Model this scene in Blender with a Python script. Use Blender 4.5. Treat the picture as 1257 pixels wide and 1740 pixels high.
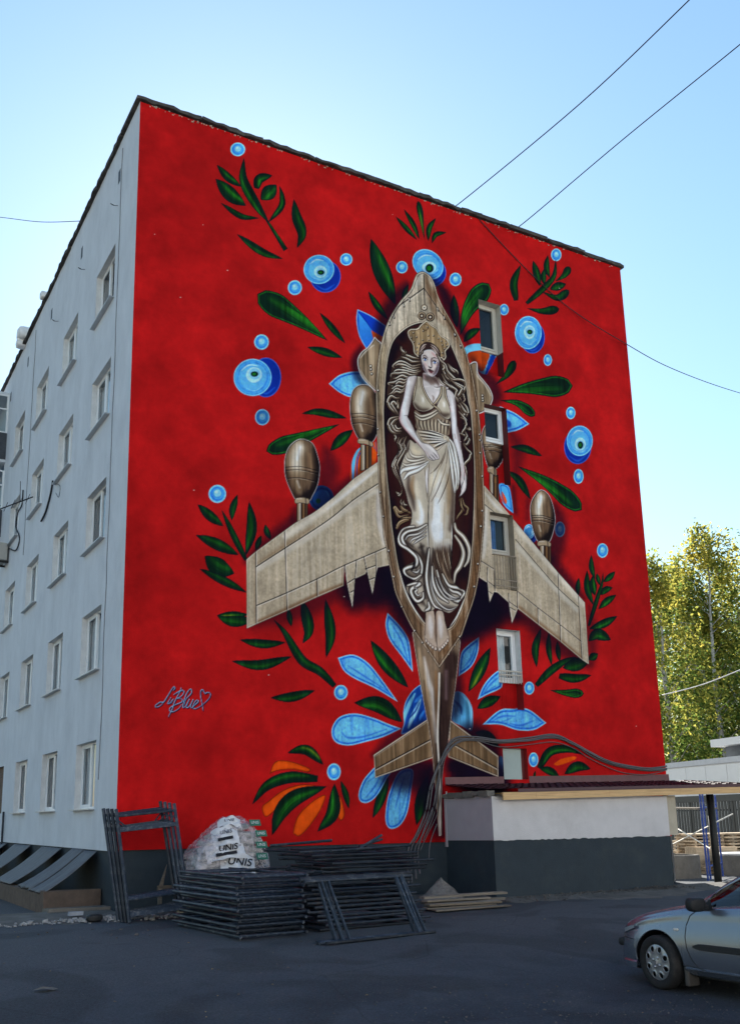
import bpy, math, random, bmesh
import numpy as np
from mathutils import Vector, Matrix

# ------------------------------------------------------------------ camera, sky, sun, exposure
scene = bpy.context.scene
for o in list(bpy.data.objects): bpy.data.objects.remove(o, do_unlink=True)
COL = scene.collection
PIC_W, PIC_H = 1257., 1740.
PPX, PPY, FOC = 533.9, 1030.5, 1608.2
_y, _p, _r = np.radians([28.009, 12.626, -0.659])
CAM_POS = np.array([-5.0159, -17.1078, 1.6200])
CAM_F = np.array([np.sin(_y) * np.cos(_p), np.cos(_y) * np.cos(_p), np.sin(_p)])
_rt = np.array([np.cos(_y), -np.sin(_y), 0.]); _up = np.cross(_rt, CAM_F)
CAM_R = np.cos(_r) * _rt + np.sin(_r) * _up; CAM_U = -np.sin(_r) * _rt + np.cos(_r) * _up
cam = bpy.data.objects.new('camera', bpy.data.cameras.new('camera')); COL.objects.link(cam)
M = Matrix.Identity(4)
for i in range(3):
    M[i][0], M[i][1], M[i][2], M[i][3] = CAM_R[i], CAM_U[i], -CAM_F[i], CAM_POS[i]
cam.matrix_world = M
cam.data.sensor_fit = 'VERTICAL'; cam.data.sensor_height = 36.; cam.data.lens = 36. * FOC / PIC_H
cam.data.shift_x = (PIC_W / 2 - PPX) / PIC_H; cam.data.shift_y = (PPY - PIC_H / 2) / PIC_H
cam.data.clip_start = .1; cam.data.clip_end = 3000
scene.camera = cam
scene.render.resolution_x, scene.render.resolution_y = 739, 1024

SUN_EL, SUN_AZ = math.radians(30), math.radians(23)     # azimuth measured from +Y (behind the block) towards +X
world = bpy.data.worlds.new('World'); scene.world = world; world.use_nodes = True
nt = world.node_tree; nt.nodes.clear()
sky = nt.nodes.new('ShaderNodeTexSky'); sky.sky_type = 'NISHITA'; sky.sun_disc = False
sky.sun_elevation = SUN_EL; sky.sun_rotation = SUN_AZ; sky.altitude = 100; sky.air_density = 2.0; sky.dust_density = .28; sky.ozone_density = 6.0
bg = nt.nodes.new('ShaderNodeBackground'); bg.inputs['Strength'].default_value = .072
out = nt.nodes.new('ShaderNodeOutputWorld'); nt.links.new(sky.outputs[0], bg.inputs[0]); nt.links.new(bg.outputs[0], out.inputs[0])
sl = bpy.data.lights.new('sun', 'SUN'); sl.energy = 5.0; sl.angle = math.radians(.53); sl.color = (1., .95, .86)
sun = bpy.data.objects.new('sun', sl); COL.objects.link(sun)
sd = Vector((math.sin(SUN_AZ) * math.cos(SUN_EL), math.cos(SUN_AZ) * math.cos(SUN_EL), math.sin(SUN_EL)))
sun.rotation_euler = sd.to_track_quat('Z', 'Y').to_euler(); sun.location = (30, 60, 60)
vs = scene.view_settings; vs.view_transform = 'Standard'; vs.look = 'None'; vs.exposure = 1.45; vs.gamma = 1.; vs.use_curve_mapping = False
scene.cycles.transparent_max_bounces = 24; scene.cycles.max_bounces = 6

R = random.Random(11)
def lin(c):
    c = np.asarray(c, np.float64) / 255.
    return np.where(c <= .04045, c / 12.92, ((c + .055) / 1.055) ** 2.4)
# ---------------------------------------------------------------- the painted end wall
# Traced picture points are carried onto the wall plane (y = 0) in metres; the painting itself
# lives on the wall as coloured geometry, in wall metres.
def wall_pts(px):
    px = np.asarray(px, float)
    d = CAM_F + np.outer((px[:, 0] - PPX) / FOC, CAM_R) - np.outer((px[:, 1] - PPY) / FOC, CAM_U)
    t = -CAM_POS[1] / d[:, 1]
    return np.stack([CAM_POS[0] + d[:, 0] * t, CAM_POS[2] + d[:, 2] * t], 1)

WALL_W, WALL_B, WALL_T = 13.98, 1.10, 16.70
GD = 0.0155
NX, NZ = int(round(WALL_W / GD)) + 1, int(round((WALL_T - WALL_B) / GD)) + 1
rng = np.random.RandomState(7)
CAN = np.zeros((NZ, NX, 3), np.float32)
IDS = np.zeros((NZ, NX), np.int16)
PARTS = [None]

def noise2(sx, sz, seed, shape=(NZ, NX)):
    r = np.random.RandomState(seed)
    gz, gx = int(shape[0] * GD / sz) + 3, int(shape[1] * GD / sx) + 3
    g = r.rand(gz, gx).astype(np.float32)
    z = np.arange(shape[0]) * GD / sz; x = np.arange(shape[1]) * GD / sx
    zi = z.astype(int); xi = x.astype(int); fz = (z - zi)[:, None]; fx = (x - xi)[None, :]
    fz = fz * fz * (3 - 2 * fz); fx = fx * fx * (3 - 2 * fx)
    a = g[zi][:, xi]; b = g[zi][:, xi + 1]; c = g[zi + 1][:, xi]; e = g[zi + 1][:, xi + 1]
    return ((a * (1 - fx) + b * fx) * (1 - fz) + (c * (1 - fx) + e * fx) * fz) - 0.5

MOT = (noise2(1.6, 1.3, 1) + 0.6 * noise2(.5, .45, 2) + 0.4 * noise2(.2, .15, 3)).astype(np.float32)
STREAK = (noise2(.05, .9, 4) + 0.7 * noise2(.025, .5, 5) + .5 * noise2(.15, 1.4, 6)).astype(np.float32)
FINE = (noise2(.05, .05, 8) + noise2(.025, .03, 9)).astype(np.float32)

def set_base(col, amt):
    for i in range(3):
        CAN[..., i] = col[i] * (1 + amt * MOT)

VW = [0., 0., 1.]
def view(ox, oy, s): VW[:] = [ox, oy, s]
VIEWS = dict(A=(640, 540, 6.285), B=(640, 700, 6.285), C=(640, 880, 6.285), D=(590, 440, 4.6556), E=(690, 570, 12.57),
             F=(400, 740, 4.489), G=(800, 680, 3.782), S=(260, 1150, 11.427), T=(660, 330, 10.475), U=(560, 1140, 6.215),
             X=(590, 560, 7.246), Y=(740, 1040, 5.714), Z1=(560, 420, 3.4917), Z2=(560, 780, 3.4917), Z3=(560, 1140, 3.4917),
             Z4=(330, 220, 3.397), Z5=(320, 540, 3.108), Z6=(760, 400, 3.4806), Z7=(760, 860, 3.221), Z8=(240, 1030, 2.6187), P=(0, 0, 1))
def at(v): view(*VIEWS[v])

def parse(t):
    """'x,y x,y! ...' -> picture points and a flag for sharp corners; a leading letter@ switches view"""
    pts, sharp = [], []
    for w in t.split():
        if '@' in w:
            v, w = w.split('@'); at(v)
        sh = w.endswith('!'); a, b = w.rstrip('!').split(',')
        pts.append((VW[0] + float(a) / VW[2], VW[1] + float(b) / VW[2])); sharp.append(sh)
    return np.array(pts), sharp

def spline(p, sharp, closed, n=6):
    m = len(p)
    if m < 3 and not closed: return p
    out = []
    segs = m if closed else m - 1
    for i in range(segs):
        p1, p2 = p[i], p[(i + 1) % m]
        h0 = (closed or i > 0) and not sharp[i]
        h3 = (closed or i + 2 < m) and not sharp[(i + 1) % m]
        p0 = p[i - 1] if h0 else 2 * p1 - p2
        p3 = p[(i + 2) % m] if h3 else 2 * p2 - p1
        if sharp[i] and sharp[(i + 1) % m]: out.append(p1); continue
        for k in range(n):
            t = k / n; t2 = t * t; t3 = t2 * t
            out.append(.5 * ((2 * p1) + (p2 - p0) * t + (2 * p0 - 5 * p1 + 4 * p2 - p3) * t2 + (3 * p1 - p0 - 3 * p2 + p3) * t3))
    if not closed: out.append(p[-1])
    return np.array(out)

def to_grid(w):  # wall metres -> canvas cells
    return np.stack([w[:, 0] / GD, (w[:, 1] - WALL_B) / GD], 1)
def cell_scale(c):   # canvas cells per picture pixel near picture point c
    q = to_grid(wall_pts([c, (c[0] + 1, c[1]), (c[0], c[1] + 1)]))
    a, b = q[1] - q[0], q[2] - q[0]
    return math.sqrt(abs(a[0] * b[1] - a[1] * b[0]))

class Shape:
    """coverage 0..1 and inside distance (cells) on a window of the canvas"""
    def __init__(s, win, cov, sd): s.win, s.cov, s.sd = win, cov, sd

def window(q, pad):
    x0 = max(0, int(q[:, 0].min() - pad)); x1 = min(NX, int(q[:, 0].max() + pad) + 2)
    z0 = max(0, int(q[:, 1].min() - pad)); z1 = min(NZ, int(q[:, 1].max() + pad) + 2)
    return x0, x1, z0, z1

def shape_of(q, pad=2):
    x0, x1, z0, z1 = window(q, pad)
    if x1 <= x0 or z1 <= z0: return None
    X, Z = np.meshgrid(np.arange(x0, x1, dtype=np.float32), np.arange(z0, z1, dtype=np.float32))
    d2 = np.full(X.shape, 1e9, np.float32); ins = np.zeros(X.shape, bool)
    m = len(q)
    for i in range(m):
        ax, az = q[i]; bx, bz = q[(i + 1) % m]
        ex, ez = bx - ax, bz - az; L = ex * ex + ez * ez
        if L < 1e-9: continue
        t = np.clip(((X - ax) * ex + (Z - az) * ez) / L, 0, 1)
        np.minimum(d2, (X - ax - t * ex) ** 2 + (Z - az - t * ez) ** 2, out=d2)
        if az != bz:
            ins ^= ((az > Z) != (bz > Z)) & (X < ex * (Z - az) / ez + ax)
    sd = np.sqrt(d2); sd[~ins] *= -1
    return Shape((x0, x1, z0, z1), np.clip(sd + .5, 0, 1), sd)

CLIP = [None]
def clip_cov(win):
    c = CLIP[0]
    if c is None: return 1.
    x0, x1, z0, z1 = win; m = np.zeros((z1 - z0, x1 - x0), np.float32)
    cx0, cx1, cz0, cz1 = c.win
    a0, a1, b0, b1 = max(x0, cx0), min(x1, cx1), max(z0, cz0), min(z1, cz1)
    if a1 > a0 and b1 > b0: m[b0 - z0:b1 - z0, a0 - x0:a1 - x0] = c.cov[b0 - cz0:b1 - cz0, a0 - cx0:a1 - cx0]
    return m
def blend(win, a, col):
    x0, x1, z0, z1 = win; a = (a * clip_cov(win))[..., None]
    CAN[z0:z1, x0:x1] = CAN[z0:z1, x0:x1] * (1 - a) + np.asarray(col, np.float32) * a

def new_part(name, label=None):
    PARTS.append((name, label)); return len(PARTS) - 1
def mark(sh, pid):
    x0, x1, z0, z1 = sh.win; v = IDS[z0:z1, x0:x1]; v[(sh.cov * clip_cov(sh.win)) > .5] = pid

def fill(pts, col, part=None, grad=None, alpha=1., closed=True):
    """filled outline; grad = (u0,v0,u1,v1,colour2) blends to a second paint colour along a line"""
    p, s = parse(pts) if isinstance(pts, str) else pts
    sh = shape_of(to_grid(wall_pts(spline(p, s, True))))
    if sh is None: return None
    c = np.asarray(col, np.float32)
    if grad is not None:
        g = to_grid(wall_pts(np.array([(VW[0] + grad[0] / VW[2], VW[1] + grad[1] / VW[2]), (VW[0] + grad[2] / VW[2], VW[1] + grad[3] / VW[2])])))
        e = g[1] - g[0]; x0, x1, z0, z1 = sh.win
        X, Z = np.meshgrid(np.arange(x0, x1), np.arange(z0, z1))
        t = np.clip(((X - g[0][0]) * e[0] + (Z - g[0][1]) * e[1]) / (e @ e), 0, 1)[..., None]
        c = c * (1 - t) + np.asarray(grad[4], np.float32) * t
    blend(sh.win, sh.cov * alpha, c)
    if part is not None: mark(sh, part)
    sh.k = cell_scale(p.mean(0))
    return sh

def line(p, sharp, w, col, a=1., soft=.7, taper=(1, 1), raw=False):
    q = p if raw else spline(p, sharp, False)
    k = cell_scale(p.mean(0)); g = to_grid(wall_pts(q)); n = len(g)
    hw = .5 * w * k; sf = max(.5, soft * k)
    u = np.linspace(0, 1, n); prof = np.ones(n)
    if taper[0] < 1: prof *= taper[0] + (1 - taper[0]) * np.clip(u / .4, 0, 1) ** .8
    if taper[1] < 1: prof *= taper[1] + (1 - taper[1]) * np.clip((1 - u) / .4, 0, 1) ** .8
    pad = hw + sf + 1; win = window(g, pad); x0, x1, z0, z1 = win
    if x1 <= x0 or z1 <= z0: return
    cov = np.zeros((z1 - z0, x1 - x0), np.float32)
    for i in range(n - 1):
        (ax, az), (bx, bz) = g[i], g[i + 1]
        w0, w1, y0, y1 = window(g[i:i + 2], pad)
        if w1 <= w0 or y1 <= y0: continue
        X, Z = np.meshgrid(np.arange(w0, w1, dtype=np.float32), np.arange(y0, y1, dtype=np.float32))
        ex, ez = bx - ax, bz - az; L = max(ex * ex + ez * ez, 1e-9)
        t = np.clip(((X - ax) * ex + (Z - az) * ez) / L, 0, 1)
        d = np.hypot(X - ax - t * ex, Z - az - t * ez)
        h = hw * (prof[i] + (prof[i + 1] - prof[i]) * t)
        c = np.clip((h + sf - d) / (2 * sf), 0, 1); c = c * c * (3 - 2 * c) * np.clip(h / .45 + .15, 0, 1)
        v = cov[y0 - z0:y1 - z0, w0 - x0:w1 - x0]; np.maximum(v, c, out=v)
    blend(win, cov * a, col)
    return Shape(win, cov, None)

def st(col, w, text, a=1., soft=.7, taper=(.3, .3)):
    """several brush strokes at once, ';' between them, w in picture pixels"""
    r = None
    for t in text.split(';'):
        if t.strip():
            p, s = parse(t); r = line(p, s, w, col, a, soft, taper)
    return r
def inset(sh, col, d0, d1, a=1., soft=1.):
    """paint a band that follows the outline at d0..d1 picture pixels inside it"""
    k = sh.k; m = np.clip((sh.sd - d0 * k) / soft + .5, 0, 1) * np.clip((d1 * k - sh.sd) / soft + .5, 0, 1)
    blend(sh.win, m * a, col)
def streaks(sh, amt, col=None, noise=None):
    x0, x1, z0, z1 = sh.win; n = (STREAK if noise is None else noise)[z0:z1, x0:x1]
    m = (sh.cov * clip_cov(sh.win))[..., None]
    if col is None: CAN[z0:z1, x0:x1] *= 1 + m * amt * n[..., None]
    else: blend(sh.win, sh.cov * np.clip(n * 2.2 - .15, 0, 1) * amt, col)

NAVY = (20, 22, 38); RED = (168, 30, 31)
GREEN_D = (18, 44, 34); GREEN_M = (38, 100, 34)
def offset_outline(axis, w, kind):
    q = spline(axis[0], axis[1], False, 10); n = len(q)
    t = np.gradient(q, axis=0); t /= np.linalg.norm(t, axis=1)[:, None] + 1e-9
    nrm = np.stack([-t[:, 1], t[:, 0]], 1); L = np.r_[0, np.cumsum(np.linalg.norm(np.diff(q, axis=0), axis=1))]; u = L / L[-1]
    if kind == 's': pr = np.sin(np.pi * u) ** .85
    elif kind == 'c': pr = np.where(u < .72, (np.clip(u / .72, 0, 1)) ** .9, np.sqrt(np.clip(1 - ((u - .72) / .28) ** 2, 0, 1)))
    elif kind == 'b': pr = np.clip(1 - u, .08, 1) ** .6
    elif kind == 'm': pr = np.sin(np.pi * np.clip(u * .86 + .14, 0, 1)) ** .8
    h = (.5 * w * pr)[:, None]
    return np.concatenate([q + nrm * h, (q - nrm * h)[::-1]]), q
def leaf(text, w, kind='s', bright=.55, side=.12, name='painted_leaf'):
    p = parse(text); wp = w / VW[2]
    out, q = offset_outline(p, wp, kind)
    sh = shape_of(to_grid(wall_pts(out)))
    if sh is None: return
    sh.k = cell_scale(q[len(q) // 2])
    blend(sh.win, sh.cov, GREEN_D); mark(sh, new_part(name))
    CLIP[0] = sh
    n = len(q); t = np.gradient(q, axis=0); t /= np.linalg.norm(t, axis=1)[:, None] + 1e-9
    nrm = np.stack([-t[:, 1], t[:, 0]], 1)
    a, b = int(n * .12), int(n * .86)
    qq = (q + nrm * wp * side)[a:b]
    hi = (48 + 70 * (bright > .75), 128, 40) if bright > .5 else GREEN_M
    line(qq, None, wp * .42, GREEN_M, .85 * min(1, bright + .25), wp * .2, (.1, .2), raw=True)
    line((q + nrm * wp * (side + .06))[a:int(n * .7)], None, wp * .17, hi, bright, wp * .12, (.1, .1), raw=True)
    for o in (-.22, -.05, .24, .33):
        line((q + nrm * wp * o)[int(n * .25):b], None, max(.5, wp * .045), (14, 34, 28), .55, .4, (.1, .1), raw=True)
    inset(sh, NAVY, -1, .9 if wp < 14 else 1.3, .75)
    if kind == 'c' and wp > 16: inset(sh, (45, 120, 38), 1.6, 3.2, .7)
    streaks(sh, .28)
    CLIP[0] = None

def ell(cx, cy, rx, ry, tilt=0, n=28):
    a = np.linspace(0, 2 * np.pi, n, endpoint=False); c, s = math.cos(tilt), math.sin(tilt)
    x, y = rx * np.cos(a), ry * np.sin(a)
    return np.stack([VW[0] + (cx + x * c - y * s) / VW[2], VW[1] + (cy + x * s + y * c) / VW[2]], 1), [False] * n
def bead(cx, cy, rx, ry, dark=0):
    pid = new_part('painted_bead'); f = 1 - .25 * dark
    sh = fill(ell(cx, cy, rx, ry), np.array((112, 192, 236)) * f, pid)
    CLIP[0] = sh
    fill(ell(cx, cy, rx * .8, ry * .8), np.array((52, 118, 206)) * f)
    fill(ell(cx + rx * .08, cy - ry * .04, rx * .66, ry * .66), np.array((72, 150, 222)) * f)
    fill(ell(cx + rx * .02, cy - ry * .08, rx * .42, ry * .42), np.array((128, 196, 236)) * f)
    fill(ell(cx - rx * .1, cy - ry * .2, rx * .2, ry * .18), np.array((190, 226, 242)) * f, alpha=.7)
    inset(sh, (150, 210, 240), -.6, .9, .7); streaks(sh, .12, None, FINE)
    CLIP[0] = None
def eye(fx, fy, rx, ry, bx, by, brx, bry, px_, py_, prx, pry, dim=0., tilt=0.):
    pid = new_part('painted_eye_bead'); f = 1 - dim
    sh = fill(ell(bx, by, brx, bry), np.array((22, 52, 148)) * f, pid); inset(sh, (70, 130, 220), 0, 1.4, .6)
    CLIP[0] = sh; st((40, 96, 200), 3, '%f,%f %f,%f %f,%f' % (bx - brx * .6, by + bry * .55, bx, by + bry * .82, bx + brx * .6, by + bry * .5), .8, 1.5); CLIP[0] = None
    sh = fill(ell(fx, fy, rx, ry, tilt), np.array((76, 154, 220)) * f, pid); CLIP[0] = sh
    st(np.array((44, 112, 198)) * f, 4, '%f,%f %f,%f %f,%f' % (fx + rx * .2, fy - ry * .8, fx + rx * .72, fy - ry * .1, fx + rx * .5, fy + ry * .62), .6, 2.5)
    inset(sh, (134, 200, 240), 0, 1.7, .9); inset(sh, (52, 128, 206), 2, 3.4, .55)
    fill(ell(fx + (px_ - fx) * .3, fy + (py_ - fy) * .3, rx * .72, ry * .7), np.array((100, 176, 230)) * f, alpha=.7); inset(sh, (40, 104, 190), 6.2, 7.2, .5)
    fill(ell(fx + (px_ - fx) * .75, fy + (py_ - fy) * .75, rx * .42, ry * .42), np.array((176, 214, 236)) * f, alpha=.85)
    fill(ell(px_, py_, rx * .3, ry * .3), np.array((120, 184, 226)) * f, alpha=.9)
    st((206, 230, 244), 1.8, '%f,%f %f,%f %f,%f' % (fx - rx * .62, fy - ry * .35, fx - rx * .2, fy - ry * .66, fx + rx * .3, fy - ry * .62), .8, 1)
    st((150, 205, 240), 1.6, '%f,%f %f,%f %f,%f' % (fx - rx * .5, fy + ry * .5, fx + rx * .1, fy + ry * .72, fx + rx * .6, fy + ry * .4), .7, 1)
    fill(ell(px_, py_, prx, pry), (16, 40, 46)); fill(ell(px_ - prx * .1, py_, prx * .55, pry * .55), (34, 104, 40))
    streaks(sh, .1, None, FINE); CLIP[0] = None
def petal(pts, tone=1., part='painted_petal', inner=''):
    """blue petal: pale rim, dark contour line, brushed pale inside"""
    sh = fill(pts, np.array((86, 166, 220)) * tone, new_part(part)); CLIP[0] = sh
    inset(sh, np.array((36, 88, 186)) * tone, 2.2, 4.6, .95, 1.2)
    inset(sh, np.array((128, 196, 228)) * tone, 4.8, 30, .45, 3)
    streaks(sh, .5, np.array((60, 120, 204)) * tone)
    streaks(sh, .16, None, FINE)
    for t in inner.split('|'):
        if t: st(np.array((40, 92, 190)) * tone, 3, t, .75, 1.6)
    inset(sh, (166, 216, 240), -.8, 1., .75)
    CLIP[0] = None
    return sh
def paint_plants():
    at('Z4'); bead(252, 115, 42, 39)
    leaf('528,695 455,580 390,480', 28, 'b', .5, .15, 'painted_stem')
    leaf('432,540 350,420 285,290 287,165', 58, 's', .6, -.2)
    leaf('270,330 195,275 132,205', 46); leaf('298,440 215,380 125,285', 80, 's', .75)
    leaf('372,512 270,500 155,425', 34, 's', .3); leaf('360,340 378,285 450,265', 54, 'm', .6)
    leaf('385,405 430,365 475,320', 84, 's', .55); leaf('430,535 500,450 508,390 492,325', 36, 's', .55, -.1)
    leaf('595,683 622,600 590,500 575,403', 62, 's', .4); leaf('510,747 390,705 248,605', 44, 's', .5, -.2)
    bead(877, 750, 35, 35); bead(581, 913, 40, 42); bead(1198, 795, 33, 35)
    eye(720, 808, 88, 84, 757, 848, 88, 93, 731, 825, 20, 14)
    leaf('1160,1010 1095,850 1050,730 1020,632', 100, 's', .55, .15); leaf('1115,1095 1050,1010 1005,935', 40)
    leaf('1195,975 1215,940 1235,895', 28, 's', .4)
    leaf('769,1218 600,1095 365,950', 140, 'c', .7, .1); leaf('725,1058 800,1150 871,1234', 38, 's', .3)
    at('T'); leaf('500,810 290,580 130,400', 88, 's', .55); leaf('548,800 440,540 275,270', 90, 's', .6, -.15)
    leaf('638,800 580,420 525,120', 110, 'c', .8, -.1); leaf('703,830 725,600 838,428', 100, 's', .7); leaf('770,870 840,720 1022,680', 86, 's', .55)
    at('Z5'); bead(387, 128, 38, 40); eye(340, 315, 100, 98, 410, 315, 80, 104, 350, 297, 20, 14); bead(391, 525, 38, 42, 1)
    leaf('630,155 720,180 812,210', 42, 's', .5); leaf('602,505 690,498 835,530', 42, 's', .35)
    leaf('798,562 620,630 412,705', 92, 'c', .55); leaf('750,702 810,640 868,592', 56, 's', .5)
    bead(154, 930, 46, 47)
    leaf('305,1280 240,1150 177,1015', 34, 'm', .25, .1, 'painted_stem')
    leaf('185,1100 120,1050 50,985', 52, 's', .35); leaf('230,1070 235,1010 260,935', 38, 's', .35)
    leaf('265,1252 150,1195 42,1148', 60, 's', .45); leaf('243,1350 165,1320 88,1258', 95, 's', .4)
    leaf('308,1450 180,1385 60,1325', 46, 's', .25); leaf('305,1255 335,1110 322,972', 56, 's', .5, -.1)
    leaf('355,1230 370,1190 385,1150', 30, 's', .3); leaf('435,1170 415,1130 407,1092', 32, 's', .3)
    at('Z8')
    leaf('338,42 410,60 490,66', 64, 's', .5); leaf('340,40 400,36 478,38', 26, 's', 1)
    leaf('440,150 540,168 640,162', 40, 's', .35); leaf('405,245 530,262 668,225', 46, 's', .4); leaf('577,408 670,404 772,375', 44, 's', .4)
    leaf('860,355 795,290 715,240 640,120 590,60', 42, 'm', .3, .1, 'painted_stem')
    leaf('720,165 745,100 715,-30', 52, 's', .3); leaf('823,228 842,120 820,-30', 48, 's', .3); leaf('668,90 660,50 655,10', 26, 's', .3)
    bead(888, 384, 30, 33); bead(857, 737, 30, 37)
    leaf('1020,152 1090,255 1187,362', 62, 's', .6); leaf('948,430 1060,440 1160,515', 72, 's', .6)
    petal('1095,30! 1148,85 1185,140 1198,200 1208,293! 1160,225 1105,150 1087,85', inner='1120,90 1160,160 1185,240')
    petal('875,230! 940,216 1005,250 1065,320 1140,425! 1040,365 950,322 900,285', inner='920,265 990,310 1090,375')
    petal('1155,545! 1080,580 1000,603 920,620 862,602 847,550 880,495 950,478 1030,497 1100,525', inner='890,560 920,585 990,580 1090,548')
    for t, hi in (('572,745! 590,700 620,686 680,695 748,722 740,738 680,727 610,731', 0), ('540,890 570,865 630,820 700,796 768,797 768,811 690,828 605,900 560,937 542,922', 1),
                  ('677,1000 700,930 760,870 812,840 818,858 790,920 740,990 705,1022 685,1018', 1), ('875,850 890,857 905,925 890,953 872,930', 0)):
        sh = fill(t, (196, 70, 18), new_part('painted_orange_petal')); CLIP[0] = sh
        streaks(sh, .5, (222, 92, 26)); inset(sh, (232, 104, 34), 3.5, 30, .35, 3); inset(sh, (70, 28, 20), -1, 1.0, .9); CLIP[0] = None
    leaf('810,705 735,640 652,652', 46, 's', .9); leaf('785,768 660,762 560,800 495,880', 52, 'm', .5)
    leaf('823,802 690,850 620,920 583,1018', 72, 's', .6, -.1); leaf('860,790 852,920 785,1003', 58, 's', .6, .1); leaf('923,900 910,840 888,778', 28, 's', .35)
    leaf('1030,942 1060,870 1100,760', 42, 's', .4)
    at('Z3'); leaf('515,915 540,790 580,620', 74, 's', .55)
    petal('Z8@1034,720! 990,772 968,830 975,868 1010,873 1050,840 1090,770 1110,730', .92, inner='1000,850 1040,800 1060,760|1010,780 1040,760')
    petal('Z8@1150,735 1208,730 1200,820 1182,920 1150,975 1110,990 1088,962 1090,890 1110,810', .95, inner='1130,900 1150,820 1170,760|1160,900 1180,820|1110,880 1120,820')
    # right hand side
    at('Z6'); bead(47, 260, 35, 39); bead(334, 439, 27, 33); bead(592, 737, 24, 34); bead(642, 115, 30, 37); bead(728, 1050, 27, 36); bead(774, 1425, 29, 43)
    eye(477, 575, 79, 98, 502, 604, 72, 94, 486, 571, 16, 14); eye(781, 1215, 77, 90, 769, 1250, 80, 102, 785, 1240, 16, 22)
    at('Z1'); eye(582, 102, 100, 80, 606, 152, 84, 84, 592, 125, 24, 26, 0., .75); at('Z6')
    leaf('405,385 392,280 432,175', 48, 'm', .45); leaf('545,300 525,220 505,150', 44, 's', .45); leaf('603,250 585,190 592,118', 36, 's', .45)
    leaf('570,290 567,245 570,200', 34, 's', .4); leaf('467,402 570,310 628,240 640,145', 36, 'm', .5, .15, 'painted_stem')
    leaf('640,270 690,235 722,185', 46, 'c', .5); leaf('605,318 655,300 700,288', 50, 's', .5); leaf('560,335 650,368 718,325', 50, 'c', .45, -.1)
    leaf('472,432 560,448 660,435', 52, 'c', .5, -.15); leaf('285,882 355,820 398,740', 52, 'c', .45, -.1)
    leaf('328,927 500,900 740,890', 128, 'c', .5); leaf('312,975 420,995 517,1068', 58, 'c', .45); leaf('372,1250 460,1262 558,1305', 46, 's', .45)
    leaf('415,1365 600,1470 793,1625', 104, 'c', .75); leaf('345,1390 420,1445 490,1560', 46, 's', .3)
    leaf('75,590 130,430 245,285', 118, 'c', .75, -.1); leaf('55,545 42,450 37,350', 52, 's', .45); leaf('95,630 140,580 195,550', 50, 's', .5)
    at('Z7'); bead(847, 243, 30, 39); bead(447, 996, 27, 35); bead(470, 1388, 26, 39)
    leaf('772,655 820,500 845,420 850,365', 24, 'm', .2, .1, 'painted_stem')
    for t, w, b in (('805,400 788,340 785,268', 30, .4), ('795,540 765,450 763,352', 38, .4), ('805,490 795,430 793,382', 40, .7), ('832,432 822,395 816,368', 24, .6),
                    ('852,415 885,390 915,358', 34, .5), ('838,487 865,458 902,446', 36, .5), ('826,562 870,522 922,486', 40, .7), ('775,672 850,645 928,602', 46, .55),
                    ('770,738 820,702 893,732', 62, .7), ('770,840 800,822 822,808', 44, .7), ('715,492 712,445 718,392', 28, .35)):
        leaf(t, w, 's', b)
    leaf('485,982 560,905 640,850 705,825', 44, 'm', .3, .1, 'painted_stem'); leaf('630,885 720,862 775,835', 72, 's', .45)
    leaf('487,882 480,780 510,670', 42, 's', .3); leaf('570,872 553,780 555,690', 32, 's', .3); leaf('614,852 605,800 600,740', 28, 's', .35)
    leaf('610,930 700,942 785,926', 50, 'm', .45); leaf('562,1008 650,1022 745,1026', 52, 'c', .45)
    leaf('115,1015 165,920 234,775', 66, 's', 1., .05); leaf('163,1108 220,1072 290,1042', 58, 's', .45)
    leaf('150,1240 210,1255 280,1318', 58, 's', .45); leaf('500,1435 560,1345 655,1330 745,1358', 50, 'm', .6); leaf('500,1432 560,1450 612,1485', 44, 's', .4)
    leaf('640,1466 710,1425 782,1438', 56, 's', .5); leaf('472,1490 476,1470 480,1450', 14, 's', .3)
    petal('165,1058! 195,985 245,925 300,895 300,975 285,1000 220,1030', inner='200,1020 240,970 290,930|215,1015 260,985')
    petal('192,1195! 280,1120 350,1110 440,1112 540,1187! 470,1225 380,1225 290,1196', inner='240,1180 300,1150 370,1150|340,1190 400,1200 470,1175|300,1180 350,1160')
    petal('60,932! 66,850 80,795 120,755 172,716! 166,800 130,878', .78, inner='90,880 130,830 150,770')
    sh = fill('580,1412! 620,1385 690,1370 702,1383 650,1406 600,1420', (200, 78, 20), new_part('painted_orange_petal')); CLIP[0] = sh; streaks(sh, .5, (226, 100, 30)); CLIP[0] = None
    # blue balls either side of the tail boom
    sh = fill('U@960,145 870,215 800,330 778,450 785,550 770,670 1040,520 1010,330 970,200', (30, 72, 150), new_part('painted_petal')); CLIP[0] = sh
    st((116, 186, 216), 7, '900,240 850,330 800,450 785,540', .95, 1.5); st((150, 205, 225), 8, '960,300 920,400 870,500 830,600', .9, 2)
    st((60, 130, 210), 5, '990,240 930,300 900,330; 1000,420 960,480 950,520', .9, 1.5); st((20, 50, 130), 2.5, '950,330 900,430 820,520; 990,380 940,470 920,540', .9, 1); inset(sh, (150, 210, 235), -.8, 1.3, .8); streaks(sh, .2); CLIP[0] = None
    sh = fill('Y@185,780 250,780 310,840 350,920 360,1000 350,1150 260,1110 150,1040 160,880', (76, 136, 172), new_part('painted_petal')); CLIP[0] = sh
    st((24, 44, 90), 5, '180,860 240,920 250,990; 170,900 200,960', .8, 2); st((150, 205, 230), 4, '250,800 320,880 345,990 340,1100; 190,930 215,990', .7, 2); streaks(sh, .4); inset(sh, (130, 190, 220), -.8, 1., .7); CLIP[0] = None
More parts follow.
